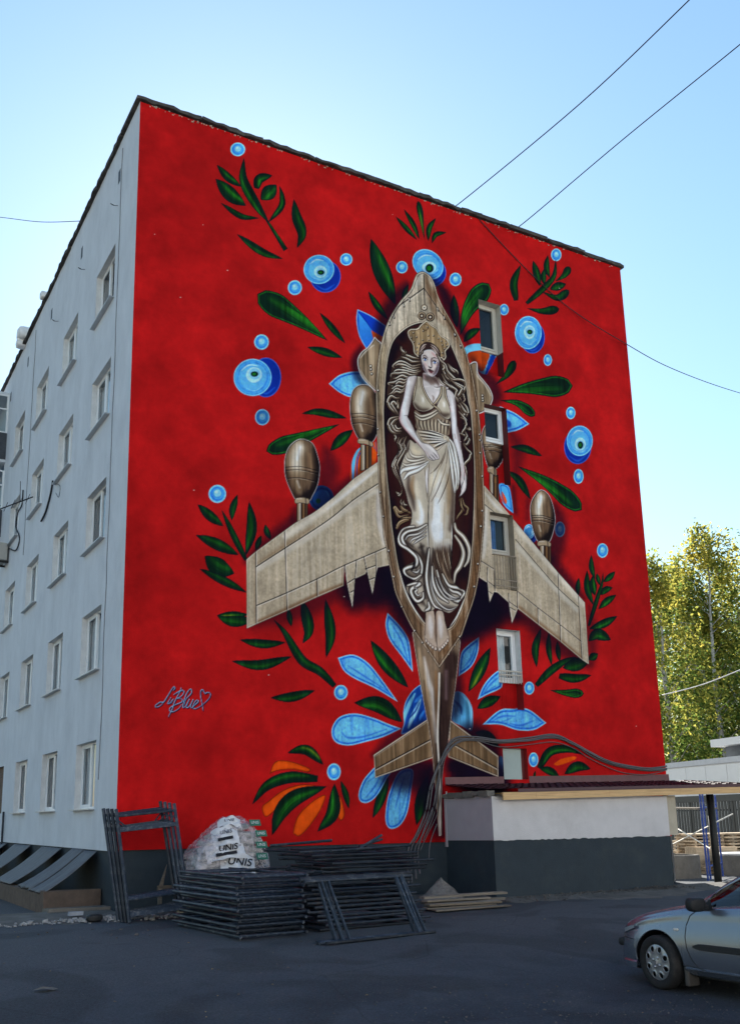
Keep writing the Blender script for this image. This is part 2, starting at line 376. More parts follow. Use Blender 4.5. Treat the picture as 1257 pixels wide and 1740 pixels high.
    sh = fill('Y@610,1420 650,1420 655,1620 615,1600', (62, 110, 150), new_part('painted_petal')); fill('270,1520 420,1560 420,1600 270,1600', (24, 44, 96), alpha=.5)
    # blue and orange petals behind the hull
    p1 = new_part('painted_petal')
    sh = fill('D@80,398! 190,450 305,530! 300,650 240,690 150,712! 95,610 72,490', (24, 66, 176), p1)
    fill('88,425! 140,490 195,560! 220,640 150,706! 100,600', (66, 148, 220), grad=(100, 450, 190, 690, (46, 110, 204)))
    fill('190,565! 285,618! 280,665 215,640 200,610', (212, 82, 26)); CLIP[0] = sh; inset(sh, (130, 196, 236), -.6, 1.5, .9); st((20, 40, 130), 1.4, '92,420 150,495 195,565', .8); CLIP[0] = None
    petal('Z5@742,348! 800,302 880,284 950,300 960,400 870,420 800,395', 1.03)
    sh = fill('F@950,92 905,150 882,240 880,340 960,300 1060,230 1075,60 1040,60', (206, 84, 30), new_part('painted_petal')); CLIP[0] = sh
    st((96, 178, 230), 7, '955,85 905,170 895,345', 1, 1); st((28, 90, 196), 2, '965,100 930,190 925,330', .9, .8); st((30, 84, 180), 4, '1065,40 1075,120; 1045,70 1060,100', .8, 1); CLIP[0] = None
    sh = fill(ell(655, 478, 95, 98), (26, 66, 116), new_part('painted_eye_bead')); CLIP[0] = sh; st((50, 110, 150), 6, '590,520 640,560; 680,400 720,470', .8, 2.5); fill(ell(632, 500, 18, 20), (22, 70, 40)); inset(sh, (16, 34, 80), 3, 7, .8, 2); CLIP[0] = None
    sh = fill('Z6@100,668 190,640 285,690 275,740 232,822! 200,815 150,760', (112, 186, 220), new_part('painted_petal')); CLIP[0] = sh
    fill('118,700 190,680 245,690 240,740 205,805 150,760', (206, 84, 34), grad=(240, 700, 140, 720, (150, 54, 24))); st((28, 70, 170), 9, '275,690 262,740 225,825', 1, .8); CLIP[0] = None
    petal('Z6@300,1025 345,1028 410,1058 483,1115! 420,1150 345,1170 300,1190', 1.02)
    at('Z6'); CLIP[0] = None; st((24, 62, 150), 8, '345,1090 365,1115 350,1130', .9, 2)
    sh = fill('G@180,540 240,552 262,640 272,728! 225,690 195,640', (84, 166, 222), new_part('painted_petal')); CLIP[0] = sh; fill('196,585 228,640 222,668 196,640', (212, 86, 30)); inset(sh, (30, 84, 180), 2.5, 4.2, .8); CLIP[0] = None
    at('G'); eye(372, 845, 34, 48, 385, 870, 40, 50, 410, 850, 6, 6, .2); bead(570, 830, 32, 49, 1)

def paint_shadows():
    S = (24, 17, 36)
    st(S, 26, 'D@470,200 400,300 330,430 270,560 240,700', .75, 9); st(S, 24, '620,130 740,240 800,370 880,520 950,660', .75, 9)
    st(S, 22, '760,250 800,340', .5, 12); st(S, 18, '110,700 70,800 90,930 180,1040', .7, 7)
    st(S, 26, '1020,860 1120,960 1170,1080 1120,1150', .65, 9); st(S, 22, '1000,800 1060,920', .6, 8)
    st(S, 30, 'F@90,960 200,870 380,740 620,590 900,350 1060,230', .6, 10); st(S, 34, '690,110 715,220 690,350 640,480', .5, 12); st(S, 22, '430,640 450,560', .5, 9)
    st(S, 40, '130,1440 400,1340 640,1250 820,1170', .5, 14); st(S, 62, '820,1140 900,1230 960,1130 1050,1180 1150,1060 1200,1120', .9, 16); st(S, 40, '1190,1050 1240,1180 1300,1300', .9, 14)
    st(S, 50, 'C@0,600 120,620 200,800 300,1060 380,1230', .85, 15); st(S, 22, '330,1200 420,1500', .5, 10)
    st(S, 64, 'C@1160,640 1080,860 1000,1080 900,1290', .97, 17); st(S, 60, '1250,800 1120,1000 1000,1180', .9, 20)
    st(S, 60, 'G@30,1270 110,1280 180,1300 290,1390', .9, 15); st(S, 44, '60,1330 130,1370 180,1370', .8, 18); st(S, 34, '300,1370 430,1460 600,1590 750,1700', .62, 11); st(S, 22, '760,1330 775,1500 780,1690', .45, 10)
    st(S, 26, '250,790 420,960 560,1090 720,1270', .6, 9); st(S, 30, '540,680 570,790 540,960 520,1040', .6, 10); st(S, 20, '270,560 285,720', .6, 7)
    st(S, 22, '250,200 300,300 285,480', .45, 12); st(S, 20, '365,640 360,760', .45, 8)
    st(S, 56, 'Z3@330,640 480,610 600,600', .82, 16); st(S, 24, '260,500 400,400 560,300', .55, 8); st(S, 44, '600,560 590,740 640,960', .82, 14)
    st(S, 50, 'Y@270,1150 420,1260 600,1380', .85, 13); st(S, 70, '150,1480 300,1560 560,1640 200,1640', .95, 13); st(S, 26, '230,620 190,900 150,1050', .7, 10); st(S, 40, '230,340 220,540', .6, 12)
    st(S, 14, 'P@748,1330 752,1420', .9, 6)

TAN = (164, 143, 118); TAN_L = (208, 198, 184); TAN_D = (104, 83, 66); BRN = (58, 42, 36); INK = (22, 18, 24); WHT = (226, 226, 230); CREAM = (200, 188, 170)

def pod(outline, hx, hy, bands, collar, shaft, part='painted_engine'):
    pid = new_part(part)
    sh = fill(shaft, BRN, pid); CLIP[0] = sh
    p, _ = parse(shaft); xs, ys = p[:, 0], p[:, 1]; at('P')
    x0, x1, y0, y1 = xs.min(), xs.max(), ys.min(), ys.max(); w = x1 - x0
    for fr, col, ww, a in ((.2, TAN, .26, .9), (.3, TAN_L, .12, .9), (.62, (150, 112, 76), .16, .8), (.9, TAN_D, .1, .9)):
        st(col, w * ww, '%f,%f %f,%f' % (x0 + w * fr, y0 - 3, x0 + w * fr, y1 + 3), a, w * .06, (1, 1))
    inset(sh, INK, -1, .7, .9); CLIP[0] = None
    sh = fill(outline, TAN_D, pid); CLIP[0] = sh
    p, _ = parse(outline); at('P'); x0, x1, y0, y1 = p[:, 0].min(), p[:, 0].max(), p[:, 1].min(), p[:, 1].max(); w, h = x1 - x0, y1 - y0
    X = lambda u: x0 + w * u; Y = lambda v: y0 + h * v
    st(INK, w * .3, '%f,%f %f,%f %f,%f %f,%f' % (X(.95), Y(.2), X(1), Y(.5), X(.85), Y(.8), X(.5), Y(.99)), .85, w * .12, (1, 1))
    st(BRN, w * .2, '%f,%f %f,%f %f,%f' % (X(.03), Y(.5), X(.1), Y(.75), X(.35), Y(.95)), .8, w * .1, (1, 1))
    st(TAN, w * .42, '%f,%f %f,%f %f,%f' % (X(.42), Y(.12), X(.33), Y(.3), X(.34), Y(.48)), .9, w * .14, (1, 1))
    st(TAN_L, w * .24, '%f,%f %f,%f %f,%f' % (X(.42), Y(.14), X(.34), Y(.28), X(.33), Y(.43)), .9, w * .1, (1, 1))
    st(WHT, w * .13, '%f,%f %f,%f' % (X(.44), Y(.13), X(.36), Y(.33)), .9, w * .06)
    st((150, 118, 88), w * .12, '%f,%f %f,%f' % (X(.7), Y(.25), X(.76), Y(.5)), .7, w * .07); st((150, 126, 100), w * .22, '%f,%f %f,%f' % (X(.3), Y(.66), X(.42), Y(.86)), .75, w * .1)
    st(TAN_L, w * .13, '%f,%f %f,%f' % (X(.36), Y(.68), X(.42), Y(.78)), .85, w * .05); st((130, 104, 80), w * .1, '%f,%f %f,%f' % (X(.75), Y(.66), X(.68), Y(.8)), .6, w * .05)
    for v in bands:
        b = '%f,%f %f,%f %f,%f' % (X(-.02), Y(v), X(.45), Y(v - .012), X(1.02), Y(v + .065))
        st(INK, .9, b, .95, .4, (1, 1)); st(TAN_L, .8, '%f,%f %f,%f %f,%f' % (X(.02), Y(v + .014), X(.45), Y(v + .002), X(.98), Y(v + .078)), .5, .4)
    streaks(sh, .22); inset(sh, INK, .9, 2, .8); inset(sh, WHT, -.6, .9, .75); CLIP[0] = None
    p, _ = parse(collar); at('P'); sh = fill((p, [False] * len(p)), TAN, pid); CLIP[0] = sh
    x0, x1, y0, y1 = p[:, 0].min(), p[:, 0].max(), p[:, 1].min(), p[:, 1].max()
    st(INK, 5, '%f,%f %f,%f' % (x0 + (x1 - x0) * .75, y0, x0 + (x1 - x0) * .8, y1), .7, 2); st(WHT, 2, '%f,%f %f,%f' % (x0 + 2, y0 + 3, x0 + (x1 - x0) * .5, y0 + 3), .8, .8); inset(sh, INK, -.5, .8, .8); CLIP[0] = None

def paint_aircraft():
    # engines behind the wings
    pod('F@510,25 590,60 630,160 645,250 630,370 590,460 560,500 470,500 420,420 380,310 375,190 400,100 450,45', 0, 0, (.46, .51, .64), 'F@455,482 505,470 560,485 558,522 500,515 458,518', 'F@468,505! 552,510! 550,640! 468,680!')
    pod('X@180,675 270,690 350,780 400,900 400,1150 340,1350 250,1410 140,1350 60,1190 35,1050 32,880 60,760 110,700', 0, 0, (.5, .56, .66), 'X@132,1345 200,1340 310,1390 305,1445 230,1415 135,1400', 'X@160,1405! 300,1440! 300,1700! 160,1745!')
    pod('G@445,575 500,610 532,700 540,790 515,890 490,915 430,910 395,830 378,720 390,640', 0, 0, (.5, .54, .6), 'G@428,908 470,898 510,915 508,942 465,935 430,938', 'G@438,925! 512,935! 514,1070! 440,980!')
    pod('G@145,140 195,175 218,280 210,370 165,440 110,430 80,330 66,230 90,160', 0, 0, (.5, .54, .62), 'G@104,432 135,425 165,450 160,490 130,470 108,462', 'G@115,465! 172,480! 182,665! 118,580!')
    # tailplanes
    for t, spine, lines, hl in (('U@1050,500! 466,888! 480,1130! 1095,915!', '760,900', '478,1040 1070,722', '470,895 1040,520'),
                                ('Y@140,1050! 605,1400! 606,1600! 120,1405!', '350,1300', '190,1290 606,1522', '160,1062 600,1400')):
        pid = new_part('painted_tailplane'); sh = fill(t, (112, 90, 68), pid); CLIP[0] = sh
        streaks(sh, .3); streaks(sh, .35, (150, 128, 104))
        st((170, 156, 140), 4, hl, .8, 1.5, (1, 1)); st(INK, 1.8, lines, .95, .5, (1, 1))
        v = lines.split(); st(TAN_L, 1.3, ' '.join('%s,%f' % (w.split(',')[0], float(w.split(',')[1]) + 12) for w in v), .8, .5, (1, 1))
        inset(sh, INK, 1.4, 2.4, .6); inset(sh, (206, 194, 176), -.4, 1.3, .8); CLIP[0] = None
    # tail boom
    pid = new_part('painted_tail_boom')
    sh = fill('Z2@490,1030! 520,1010! 650,1200! 760,1040! 775,1085! 748,1330 Z3@728,210 702,430 668,620 662,975! 648,978! 622,640 596,400 560,200 528,20', (126, 106, 88), pid); CLIP[0] = sh
    st((52, 38, 36), 30, 'Z2@720,1190 700,1400 Z3@682,320 672,600', .95, 8, (1, 1)); st((96, 74, 60), 14, 'Z3@735,60 715,250', .8, 6)
    st((176, 150, 120), 12, 'Z2@530,1130 570,1330 Z3@600,250', .8, 5); st((196, 188, 184), 9, 'Z2@560,1180 590,1330 Z3@610,150 632,420', .85, 4); st((120, 84, 56), 9, 'Z2@630,1260 635,1420 Z3@638,330', .7, 4)
    st((84, 60, 46), 7, 'Z3@560,60 590,330 625,620', .6, 3); st((170, 140, 150), 8, 'Z2@690,1260 690,1420', .5, 5)
    streaks(sh, .25); st(INK, 1.4, 'Z2@655,1240 655,1275', .9); st((206, 198, 188), 3.4, 'Z2@650,1272 Z3@648,120 640,390 652,640 654,975', .95, .8, (1, 1)); st(INK, 1.6, 'Z3@663,20 662,150 655,390 668,640 666,970', .95, .6, (1, 1))
    inset(sh, (210, 200, 186), -.6, 1., .7); inset(sh, INK, 1.2, 1.9, .6); CLIP[0] = None
    # wings
    for side in (0, 1):
        pid = new_part('painted_wing')
        if side == 0:
            out = 'F@85,945! 155,885! 375,725! 470,658 600,585 750,470! 900,330! 1100,190! 1150,600! 1240,975! 1085,1008! 1070,1060! 1045,1218! 1002,1035! 990,1057! 925,1087! 912,1090! 893,1322! 850,1130! 828,1000! 825,1146! 625,1232! 395,1337! 165,1437! 88,1473!'
        else:
            out = 'G@60,520! 230,715! 275,770! 560,1110! 730,1300! 756,1698! 710,1667! 580,1557! 430,1442! 300,1340! 262,1437! 240,1300! 172,1238! 148,1232! 118,1302! 105,1168! 98,1170! 20,1118! 30,900!'
        sh = fill(out, (170, 155, 134), pid); CLIP[0] = sh
        streaks(sh, .12); streaks(sh, .1, None, FINE); streaks(sh, .45, (182, 172, 158)); 
        if side == 0:
            st(TAN_L, 9, '380,770 600,620 780,490 920,370 1070,250', .8, 4, (1, 1)); st((206, 202, 200), 4, '700,560 900,400 1060,270', .8, 2.5)
            st((120, 92, 66), 8, '170,975 380,840 600,690', .5, 5); st((190, 180, 166), 8, '170,1020 380,890 600,750 900,530 1070,420', .85, 4, (1, 1)); st((196, 188, 184), 8, '1085,420 1095,640 1130,830', .8, 4)
            for u in range(17):
                x = 420 + u * 38 + (u * 53) % 19; y = 900 - (x - 400) * .62 + (u * 71) % 60
                st((196, 190, 180), 1.6, '%f,%f %f,%f' % (x, y, x + 4, y + 120 + (u * 37) % 130), .5, 1.4)
            st((112, 82, 58), 5, '170,1420 390,1322 620,1215 820,1135', .75, 3, (1, 1)); st((112, 82, 58), 4, '615,1110 612,1220; 815,1000 815,1140; 375,1210 378,1330', .55, 2.5); st((112, 84, 60), 4, '100,960 92,1440; 145,900 150,1430', .5, 3)
            L = '160,1000 380,858 700,650 900,490 1085,368; 155,885 160,1437; 375,728 380,860 390,1200 395,1337; 165,1295 390,1200 640,1085 830,990 1150,852; 622,1095 626,1232; 830,990 826,1148; 835,985 850,1130 893,1325; 922,955 912,1090 893,1325; 980,930 1002,1035 1046,1220; 1068,890 1070,1060 1046,1220; 850,1128 910,1090; 872,1198 906,1180; 990,1018 1070,990; 1020,1100 1070,1080'
            for t in L.split(';'):
                q = [w.split(',') for w in t.split()]
                st((214, 206, 196), 1.2, ' '.join('%f,%f' % (float(a) + 6, float(b) + 7) for a, b in q), .75, .5, (1, 1))
            st(INK, 1.3, L, .95, .45, (1, 1)); 
        else:
            st(TAN_L, 9, '300,830 460,1010 600,1170 720,1310', .75, 4, (1, 1)); st((208, 204, 200), 6, '95,600 160,680 210,720; 100,690 90,900 80,1010', .75, 4)
            st((192, 184, 172), 8, '300,940 450,1110 560,1230 680,1350', .75, 4, (1, 1)); st((188, 178, 164), 7, '590,1150 700,1290', .6, 3)
            for u in range(10):
                x = 330 + u * 34 + (u * 41) % 17; y = 1010 + (x - 300) * 1.0 + (u * 31) % 40
                st((186, 178, 164), 1.6, '%f,%f %f,%f' % (x, y, x + 3, y + 90 + (u * 37) % 100), .45, 1.4)
            st((120, 90, 64), 5, '310,1330 430,1425 580,1545 710,1655', .7, 3, (1, 1)); st((120, 90, 64), 4, '420,1340 418,1425; 562,1450 566,1540; 692,1330 700,1640', .55, 2.5)
            L = '80,665 160,730; 285,895 460,1098 560,1210 690,1330; 558,1118 575,1560; 688,1258 712,1668; 300,1230 430,1335 570,1442 706,1550; 428,1335 430,1445; 60,1030 142,1082; 295,1230 298,1340; 105,1075 103,1165 118,1305; 150,1085 152,1225; 240,1240 243,1300 262,1440; 103,1160 148,1195; 108,1225 136,1245; 240,1292 300,1335; 248,1330 282,1350'
            for t in L.split(';'):
                q = [w.split(',') for w in t.split()]
                st((214, 206, 196), 1.1, ' '.join('%f,%f' % (float(a) + 5, float(b) + 7) for a, b in q), .65, .5, (1, 1))
            st(INK, 1.2, L, .9, .45, (1, 1))
        inset(sh, (218, 208, 194), .2, 1.3, .7); inset(sh, INK, -1.2, .3, .85); CLIP[0] = None
    # fins behind the hull
    for t, knobs, hl in (('X@335,88! 300,150 250,215 180,270 135,340 125,410 145,510 190,600 260,680 360,770! 420,600! 415,160! 370,125', ((288, 450), (292, 490), (300, 545)), '160,350 250,240 330,190; 150,480 230,620 350,740'),
                         ('A@988,492! 1035,468 1070,485 1080,590 1140,668 1205,755 1238,850 1220,925! 1150,1000 1080,1030! 1040,800', ((1128, 830), (1130, 860), (1132, 885)), '1060,500 1075,620 1150,710 1215,830')):
        pid = new_part('painted_fin'); sh = fill(t, (136, 116, 94), pid); CLIP[0] = sh
        streaks(sh, .42); streaks(sh, .35, (176, 160, 140)); st((76, 56, 44), 7, 'X@400,200 385,500 360,740' if t[0] == 'X' else 'A@1000,520 1040,700 1070,900', .7, 3)
        at(t[0]); st(TAN_L, 3, hl, .7, 1.4); inset(sh, INK, 1.4, 2.4, .75); inset(sh, WHT, -.5, 1.3, .8)
        for kx, ky in knobs: fill(ell(kx, ky, 18 if t[0] == 'X' else 14, 20 if t[0] == 'X' else 17), INK); fill(ell(kx - 2, ky - 2, 11 if t[0] == 'X' else 8, 12 if t[0] == 'X' else 10), TAN_L)
        CLIP[0] = None
    # hull
    pid = new_part('painted_hull')
    sh = fill('D@600,100 555,112 530,155 498,240 425,325 348,440 300,548 262,690 240,830 228,1000 226,1110 B@-2,140 6,460 24,850 55,1110 C@72,200 104,340 132,500 165,660 196,800 270,970 380,1190 540,1420 Z2@650,1242! 780,1052 C@890,1310 985,1030 1050,830 1100,560 1130,250 1148,0 B@1140,700 1125,400 1090,0 D@1015,1060 985,895 945,760 895,635 825,500 755,375 715,285 690,200 655,135', (172, 158, 140), pid, grad=(600, 500, 700, 1500, (116, 92, 72)))
    CLIP[0] = sh; HULL = sh
    st((112, 82, 58), 18, 'D@700,280 800,480 900,680 970,900 1015,1200 B@1085,500 1085,1100 C@1060,400 1000,750 920,1020 830,1230 720,1400', .8, 8, (1, 1)); st((110, 84, 64), 10, 'D@620,130 640,250 690,420 760,520', .7, 5)
    st((178, 164, 148), 22, 'D@545,160 480,320 380,480 330,600', .75, 9); st((196, 190, 184), 16, 'D@575,130 550,200', .8, 7); st((172, 152, 124), 12, 'D@280,700 262,900 255,1200', .8, 5, (1, 1)); st((166, 148, 122), 10, 'B@45,100 55,500 80,900', .7, 4)
    st((100, 72, 52), 10, 'C@250,560 330,850 420,1040 540,1250', .5, 5)
    streaks(sh, .42); streaks(sh, .45, (184, 172, 156)); streaks(sh, .1, None, FINE)
    st(INK, 1.4, 'D@603,232 480,320 395,385 345,480', .95, .5, (1, .6)); st(INK, 1.4, 'D@606,232 715,395 790,490 850,590', .95, .5, (1, .6)); st(TAN_L, 1.3, '600,245 490,330 410,395; 612,250 720,412', .8, .6)
    st(INK, 1.5, '603,130 606,230 610,360', .9, .6, (1, 1)); st((100, 76, 58), 9, '625,150 650,240 690,330', .6, 4)
    for x, y in ((490, 320), (445, 365), (368, 455), (333, 512), (715, 397), (766, 465), (850, 600), (895, 690)):
        st(INK, 3.2, '%f,%f %f,%f' % (x - 2, y - 10, x + 3, y + 12), .95, .5, (1, 1)); st(TAN_L, 1.6, '%f,%f %f,%f' % (x - 4, y - 9, x, y + 8), .95, .4, (1, 1))
    for x, y, r in ((608, 385, 25), (588, 450, 33), (655, 460, 35)):
        fill(ell(x, y, r, r), INK); fill(ell(x - 1, y - 2, r * .84, r * .84), TAN); fill(ell(x, y, r * .62, r * .62), BRN if r > 28 else TAN_L); fill(ell(x, y, r * .22, r * .22), INK if r < 28 else TAN_L)
        if r > 28: st(TAN_L, 1.1, '%f,%f %f,%f; %f,%f %f,%f' % (x - r * .55, y, x + r * .55, y, x, y - r * .55, x, y + r * .55), .9, .4)
    inset(sh, (206, 192, 172), .6, 1.9, .7); inset(sh, INK, -1, .7, .95); inset(sh, INK, 3.2, 4.1, .6)
    # rim of the opening and the dark inside
    op = 'D@590,508 500,535 420,592 362,665 325,790 306,950 297,1100 B@80,0 88,300 118,700 150,1000 C@165,60 200,300 240,530 310,790 400,960 505,1105 640,1190 785,1160 860,1030 930,850 975,650 1010,300 1022,60 B@1032,900 1034,600 1020,300 995,0 A@970,890 950,760 930,660 880,520 800,330 760,250 D@700,600 640,520'
    sh2 = fill(op, (58, 33, 33), pid); CLIP[0] = sh2
    st((18, 16, 30), 14, 'D@440,600 360,740 330,900 318,1150 B@100,200 130,600 170,1100 C@220,300 280,600 400,900', .7, 7, (1, 1)); st((18, 16, 30), 16, 'D@760,700 860,850 930,1050 B@960,300 990,700 C@960,300 930,600', .6, 8, (1, 1))
    st((74, 34, 30), 16, 'B@130,250 140,600 170,900; A@230,250 300,300', .6, 9); st((70, 32, 30), 12, 'B@990,200 1000,650 C@960,50 950,200; A@800,430 850,520', .6, 7); st((22, 18, 30), 30, 'C@350,600 500,900; 850,600 800,900', .7, 12)
    CLIP[0] = HULL
    inset(sh2, INK, -1.2, .8, .9); inset(sh2, (210, 196, 176), -2.6, -1.1, .8); inset(sh2, INK, -3.4, -2.6, .5); inset(sh2, (190, 172, 148), -5.5, -3.6, .35)
    st((230, 224, 216), 2, 'C@240,560 310,790 400,970 500,1108; 930,870 860,1040 780,1165', .95, .7)
    for x, y in ((10, 180), (15, 458), (36, 855), (70, 1115), (1100, 300), (1102, 435), (1126, 685), (1124, 1055), (1108, 1218), (1096, 240)):
        at('B'); fill(ell(x + 1, y + 3, 12, 12), INK); fill(ell(x - 1, y - 1, 7, 7), (214, 206, 196))
    for x, y in ((128, 350), (180, 628), (265, 950), (402, 1205), (484, 1332), (545, 1430), (770, 1460), (836, 1360), (886, 1268), (1040, 733), (1078, 490), (1110, 90)):
        at('C'); fill(ell(x + 1, y + 3, 13, 13), INK); fill(ell(x - 1, y - 1, 8, 8), (214, 206, 196))
    for x, y in ((14, 775), (135, 70), (835, 182), (895, 300), (1065, 990)):
        at('A'); fill(ell(x + 1, y + 3, 13, 13), INK); fill(ell(x - 1, y - 1, 8, 8), (214, 206, 196))
    CLIP[0] = None
    return sh2
SKIN = (194, 184, 182); SKIN_D = (128, 108, 100); PINK = (178, 112, 116)
def lock(text, w=5, base=(84, 66, 54), hi=(228, 218, 206)):
    for t in text.split(';'):
        if not t.strip(): continue
        p, s = parse(t); q = spline(p, s, False)
        line(q, None, w + 1.6, INK, .95, .6, (.4, .25), raw=True); line(q, None, w * .8, base, .95, .7, (.4, .2), raw=True)
        tt = np.gradient(q, axis=0); tt /= np.linalg.norm(tt, axis=1)[:, None] + 1e-9; nr = np.stack([tt[:, 1], -tt[:, 0]], 1)
        nr[nr[:, 1] > 0] *= -1
        line(q + nr * w * .16, None, w * .34, (150, 130, 110), .9, .5, (.3, .15), raw=True); line(q + nr * w * .22, None, w * .22, hi, .95, .4, (.0, .0), raw=True); line(q - nr * w * .2, None, w * .12, (150, 128, 104), .8, .4, (.0, .0), raw=True); line(q - nr * w * .02, None, w * .12, (30, 22, 26), .7, .4, (0, 0), raw=True)

def paint_woman(inside):
    pid = new_part('painted_woman'); hp = new_part('painted_hair')
    CLIP[0] = inside
    # hair, left fall
    sh = fill('A@445,400 380,390 300,380 250,410 170,500 150,620 120,720 110,830 130,920 170,1020 230,1060 300,900 420,640 480,560', (66, 50, 44), hp)
    sh = fill('A@240,850 130,870 115,920 160,1030 130,1080 120,1180 B@180,240 240,280 225,400 165,560 200,680 290,800 250,640 350,300 300,100 260,60', (52, 38, 36), hp)
    sh = fill('A@680,430 720,520 820,580 900,650 945,720 900,850 960,960 980,1060 900,1050 850,850 760,760 680,720 640,640 670,540', (50, 36, 36), hp)
    lock('A@450,440 380,425 300,395 262,385; 255,305 262,345 300,375 320,365; 290,340 300,365', 5)
    lock('A@460,470 380,470 320,440 250,420; 470,500 380,520 300,480 240,470 180,510 178,545; 460,530 380,545 300,510 230,500 200,520; 450,560 390,570 300,540 240,530', 5.5)
    lock('A@470,570 400,590 310,570 230,560 190,580 200,610; 440,600 370,615 300,590 240,595 165,600 155,640; 400,620 330,640 270,620 210,650 170,650; 340,640 300,670 250,660 190,690 130,700 128,725', 5.5)
    lock('A@330,670 290,700 230,690 190,740 140,720; 320,700 280,740 220,730 170,760 150,750; 310,740 270,780 210,760 170,800 120,830; 300,780 250,800 210,790 170,820', 5)
    lock('A@240,860 200,860 150,840 120,900 140,960 190,1010 240,1050; 230,880 210,930 180,900 160,930 190,980 230,1040; 235,900 230,960 210,940', 6)
    lock('A@240,1060 180,1070 140,1090 125,1150 150,1210 200,1235 260,1230; 210,1110 190,1150 220,1190 270,1180; 230,1080 190,1100 160,1150 200,1210 270,1215', 6, hi=(222, 212, 200))
    lock('B@180,245 200,270 195,320; 240,270 225,340 250,420 200,500 170,580 190,660 240,740 270,830; 290,270 260,330 280,400 230,480 190,570 210,660 260,750; 320,260 290,340 300,410 250,500 220,570 230,640; 270,280 245,340 262,420 215,500', 4.5)
    lock('B@270,830 260,880 220,870 200,850; 270,860 240,895 215,880; 265,930 260,980 300,1010 320,980; 290,940 290,990 330,1000', 4)
    lock('B@360,1080 300,1060 240,1070 195,1020 200,1060 240,1120 340,1100; 370,1130 290,1140 230,1190 210,1250; 330,1060 280,1040 250,1000', 6, (120, 94, 66), (186, 160, 126))
    lock('C@340,20 290,30 240,60 215,120', 7, (120, 94, 66), (186, 160, 126))
    # right fall
    lock('E@690,470 760,560 830,640 870,760 960,860 1040,930 1130,950 1220,1010 1240,1070 1180,1160; 700,520 760,600 800,700 790,780 860,870 930,940 1000,990', 6)
    lock('A@750,490 800,540 850,570 868,610; 760,510 800,560 840,590', 4.5)
    lock('A@700,560 740,640 820,690 880,720 930,750 930,800 890,850 900,900; 740,600 800,660 870,660 930,680 945,740 920,810 935,880 920,920; 780,660 850,720 905,760 880,820 850,850 880,900; 690,600 730,680 800,740 850,780 840,850 870,910', 5.5)
    lock('A@700,680 760,720 810,760; 650,640 690,700 740,730', 5)
    lock('A@900,900 950,950 970,1010 960,1060; 860,930 900,980 930,1040 900,1060; 880,910 930,990 960,1020; 870,1000 920,1060 950,1100 930,1140', 5.5)
    lock('B@890,60 940,90 950,160 920,210 900,250; 880,230 930,250 985,300 960,350 920,330; 920,340 960,400 1000,440 990,500 940,560 950,640 960,720; 980,160 990,190 960,180; 940,210 960,270 930,320', 5)
    lock('B@880,930 890,990 910,1050 870,1110 850,1150; 910,920 930,990 970,1030 960,1090 930,1100; 895,920 900,1000 930,1060', 4, (110, 84, 58), (170, 146, 110))
    # crown
    cp = new_part('painted_crown'); c0 = CLIP[0]; CLIP[0] = None
    sh = fill('A@530,22! 580,72 640,112 680,180 740,222 785,280! 770,320 735,362 742,420 715,458 690,432 650,440 450,420 425,405 395,370 382,280 342,212 328,150 360,118 430,112 470,70', (150, 126, 96), cp); CLIP[0] = sh
    streaks(sh, .5); streaks(sh, .4, (186, 166, 136)); st((84, 60, 40), 7, 'A@560,120 570,220; 660,230 700,330; 430,180 440,280', .5, 4)
    st((80, 58, 40), 1.4, '500,100 515,70 545,80 550,110 530,130 505,120; 440,130 440,150; 480,90 500,130 540,140', .9, .5)
    for x, y in ((390, 160), (425, 205), (395, 255), (370, 210), (450, 275), (430, 315), (424, 358), (495, 140), (550, 190), (605, 190), (490, 238), (556, 238), (540, 100), (660, 220), (700, 290), (725, 330), (740, 270), (690, 250), (715, 412), (700, 375), (750, 300)):
        fill(ell(x + 1, y + 2, 9, 10), (40, 28, 26)); fill(ell(x - 2, y - 2, 5, 5), (206, 196, 180))
    inset(sh, (40, 28, 28), 2.0, 2.8, .8); inset(sh, (222, 212, 196), .4, 1.8, .85); inset(sh, INK, -1.2, .4, .95); CLIP[0] = c0
    # body in one piece, then the dress over it
    neck = fill('A@495,590 560,600 640,640 680,700 740,735 760,760 700,860 610,930 540,880 480,760 430,640 490,650', SKIN, pid); CLIP[0] = neck
    st((70, 54, 52), 10, 'A@500,610 545,640 590,650 640,640', .8, 3.5); st((104, 84, 76), 8, 'A@500,650 560,670 600,690 650,650', .75, 3); st((80, 60, 56), 7, '600,650 640,680 660,720', .8, 3); st(SKIN_D, 3, '560,660 575,715', .8, 1.2); st(BRN, 1.2, '560,690 578,718; 610,735 640,742 690,735', .9, .5)
    st(PINK, 6, '510,610 510,640', .45, 2.5); st((222, 214, 212), 3, '500,740 560,730; 620,750 680,755', .8, 1.5); st(SKIN_D, 3, '600,900 605,850 590,830', .8, 1.4); st((226, 218, 216), 7, '540,820 570,860; 650,800 640,850', .7, 3); CLIP[0] = c0
    # arms
    arm = fill('A@742,768 790,780 832,840 850,1000 858,1150 B@862,150 885,250 905,400 932,560 942,640 958,700 952,820 915,880 875,912! 898,840 888,720 895,640 868,480 822,330 800,200 790,60 A@775,960 755,880', SKIN, pid); CLIP[0] = arm
    st((112, 90, 90), 5, 'A@830,870 848,1050 B@860,100 865,220 900,400', .7, 2.5); st((226, 222, 226), 6, 'A@790,830 810,960 825,1100 B@830,230 870,400 900,540', .8, 3); st(PINK, 2.4, 'A@765,900 790,1000; B@930,580 940,680; 900,640 895,720', .7, 1.4); st(INK, 1.1, 'B@930,640 930,720 905,790 910,830; 895,830 905,800', .85, .5); st((128, 104, 100), 4, 'B@830,240 840,280', .6, 2)
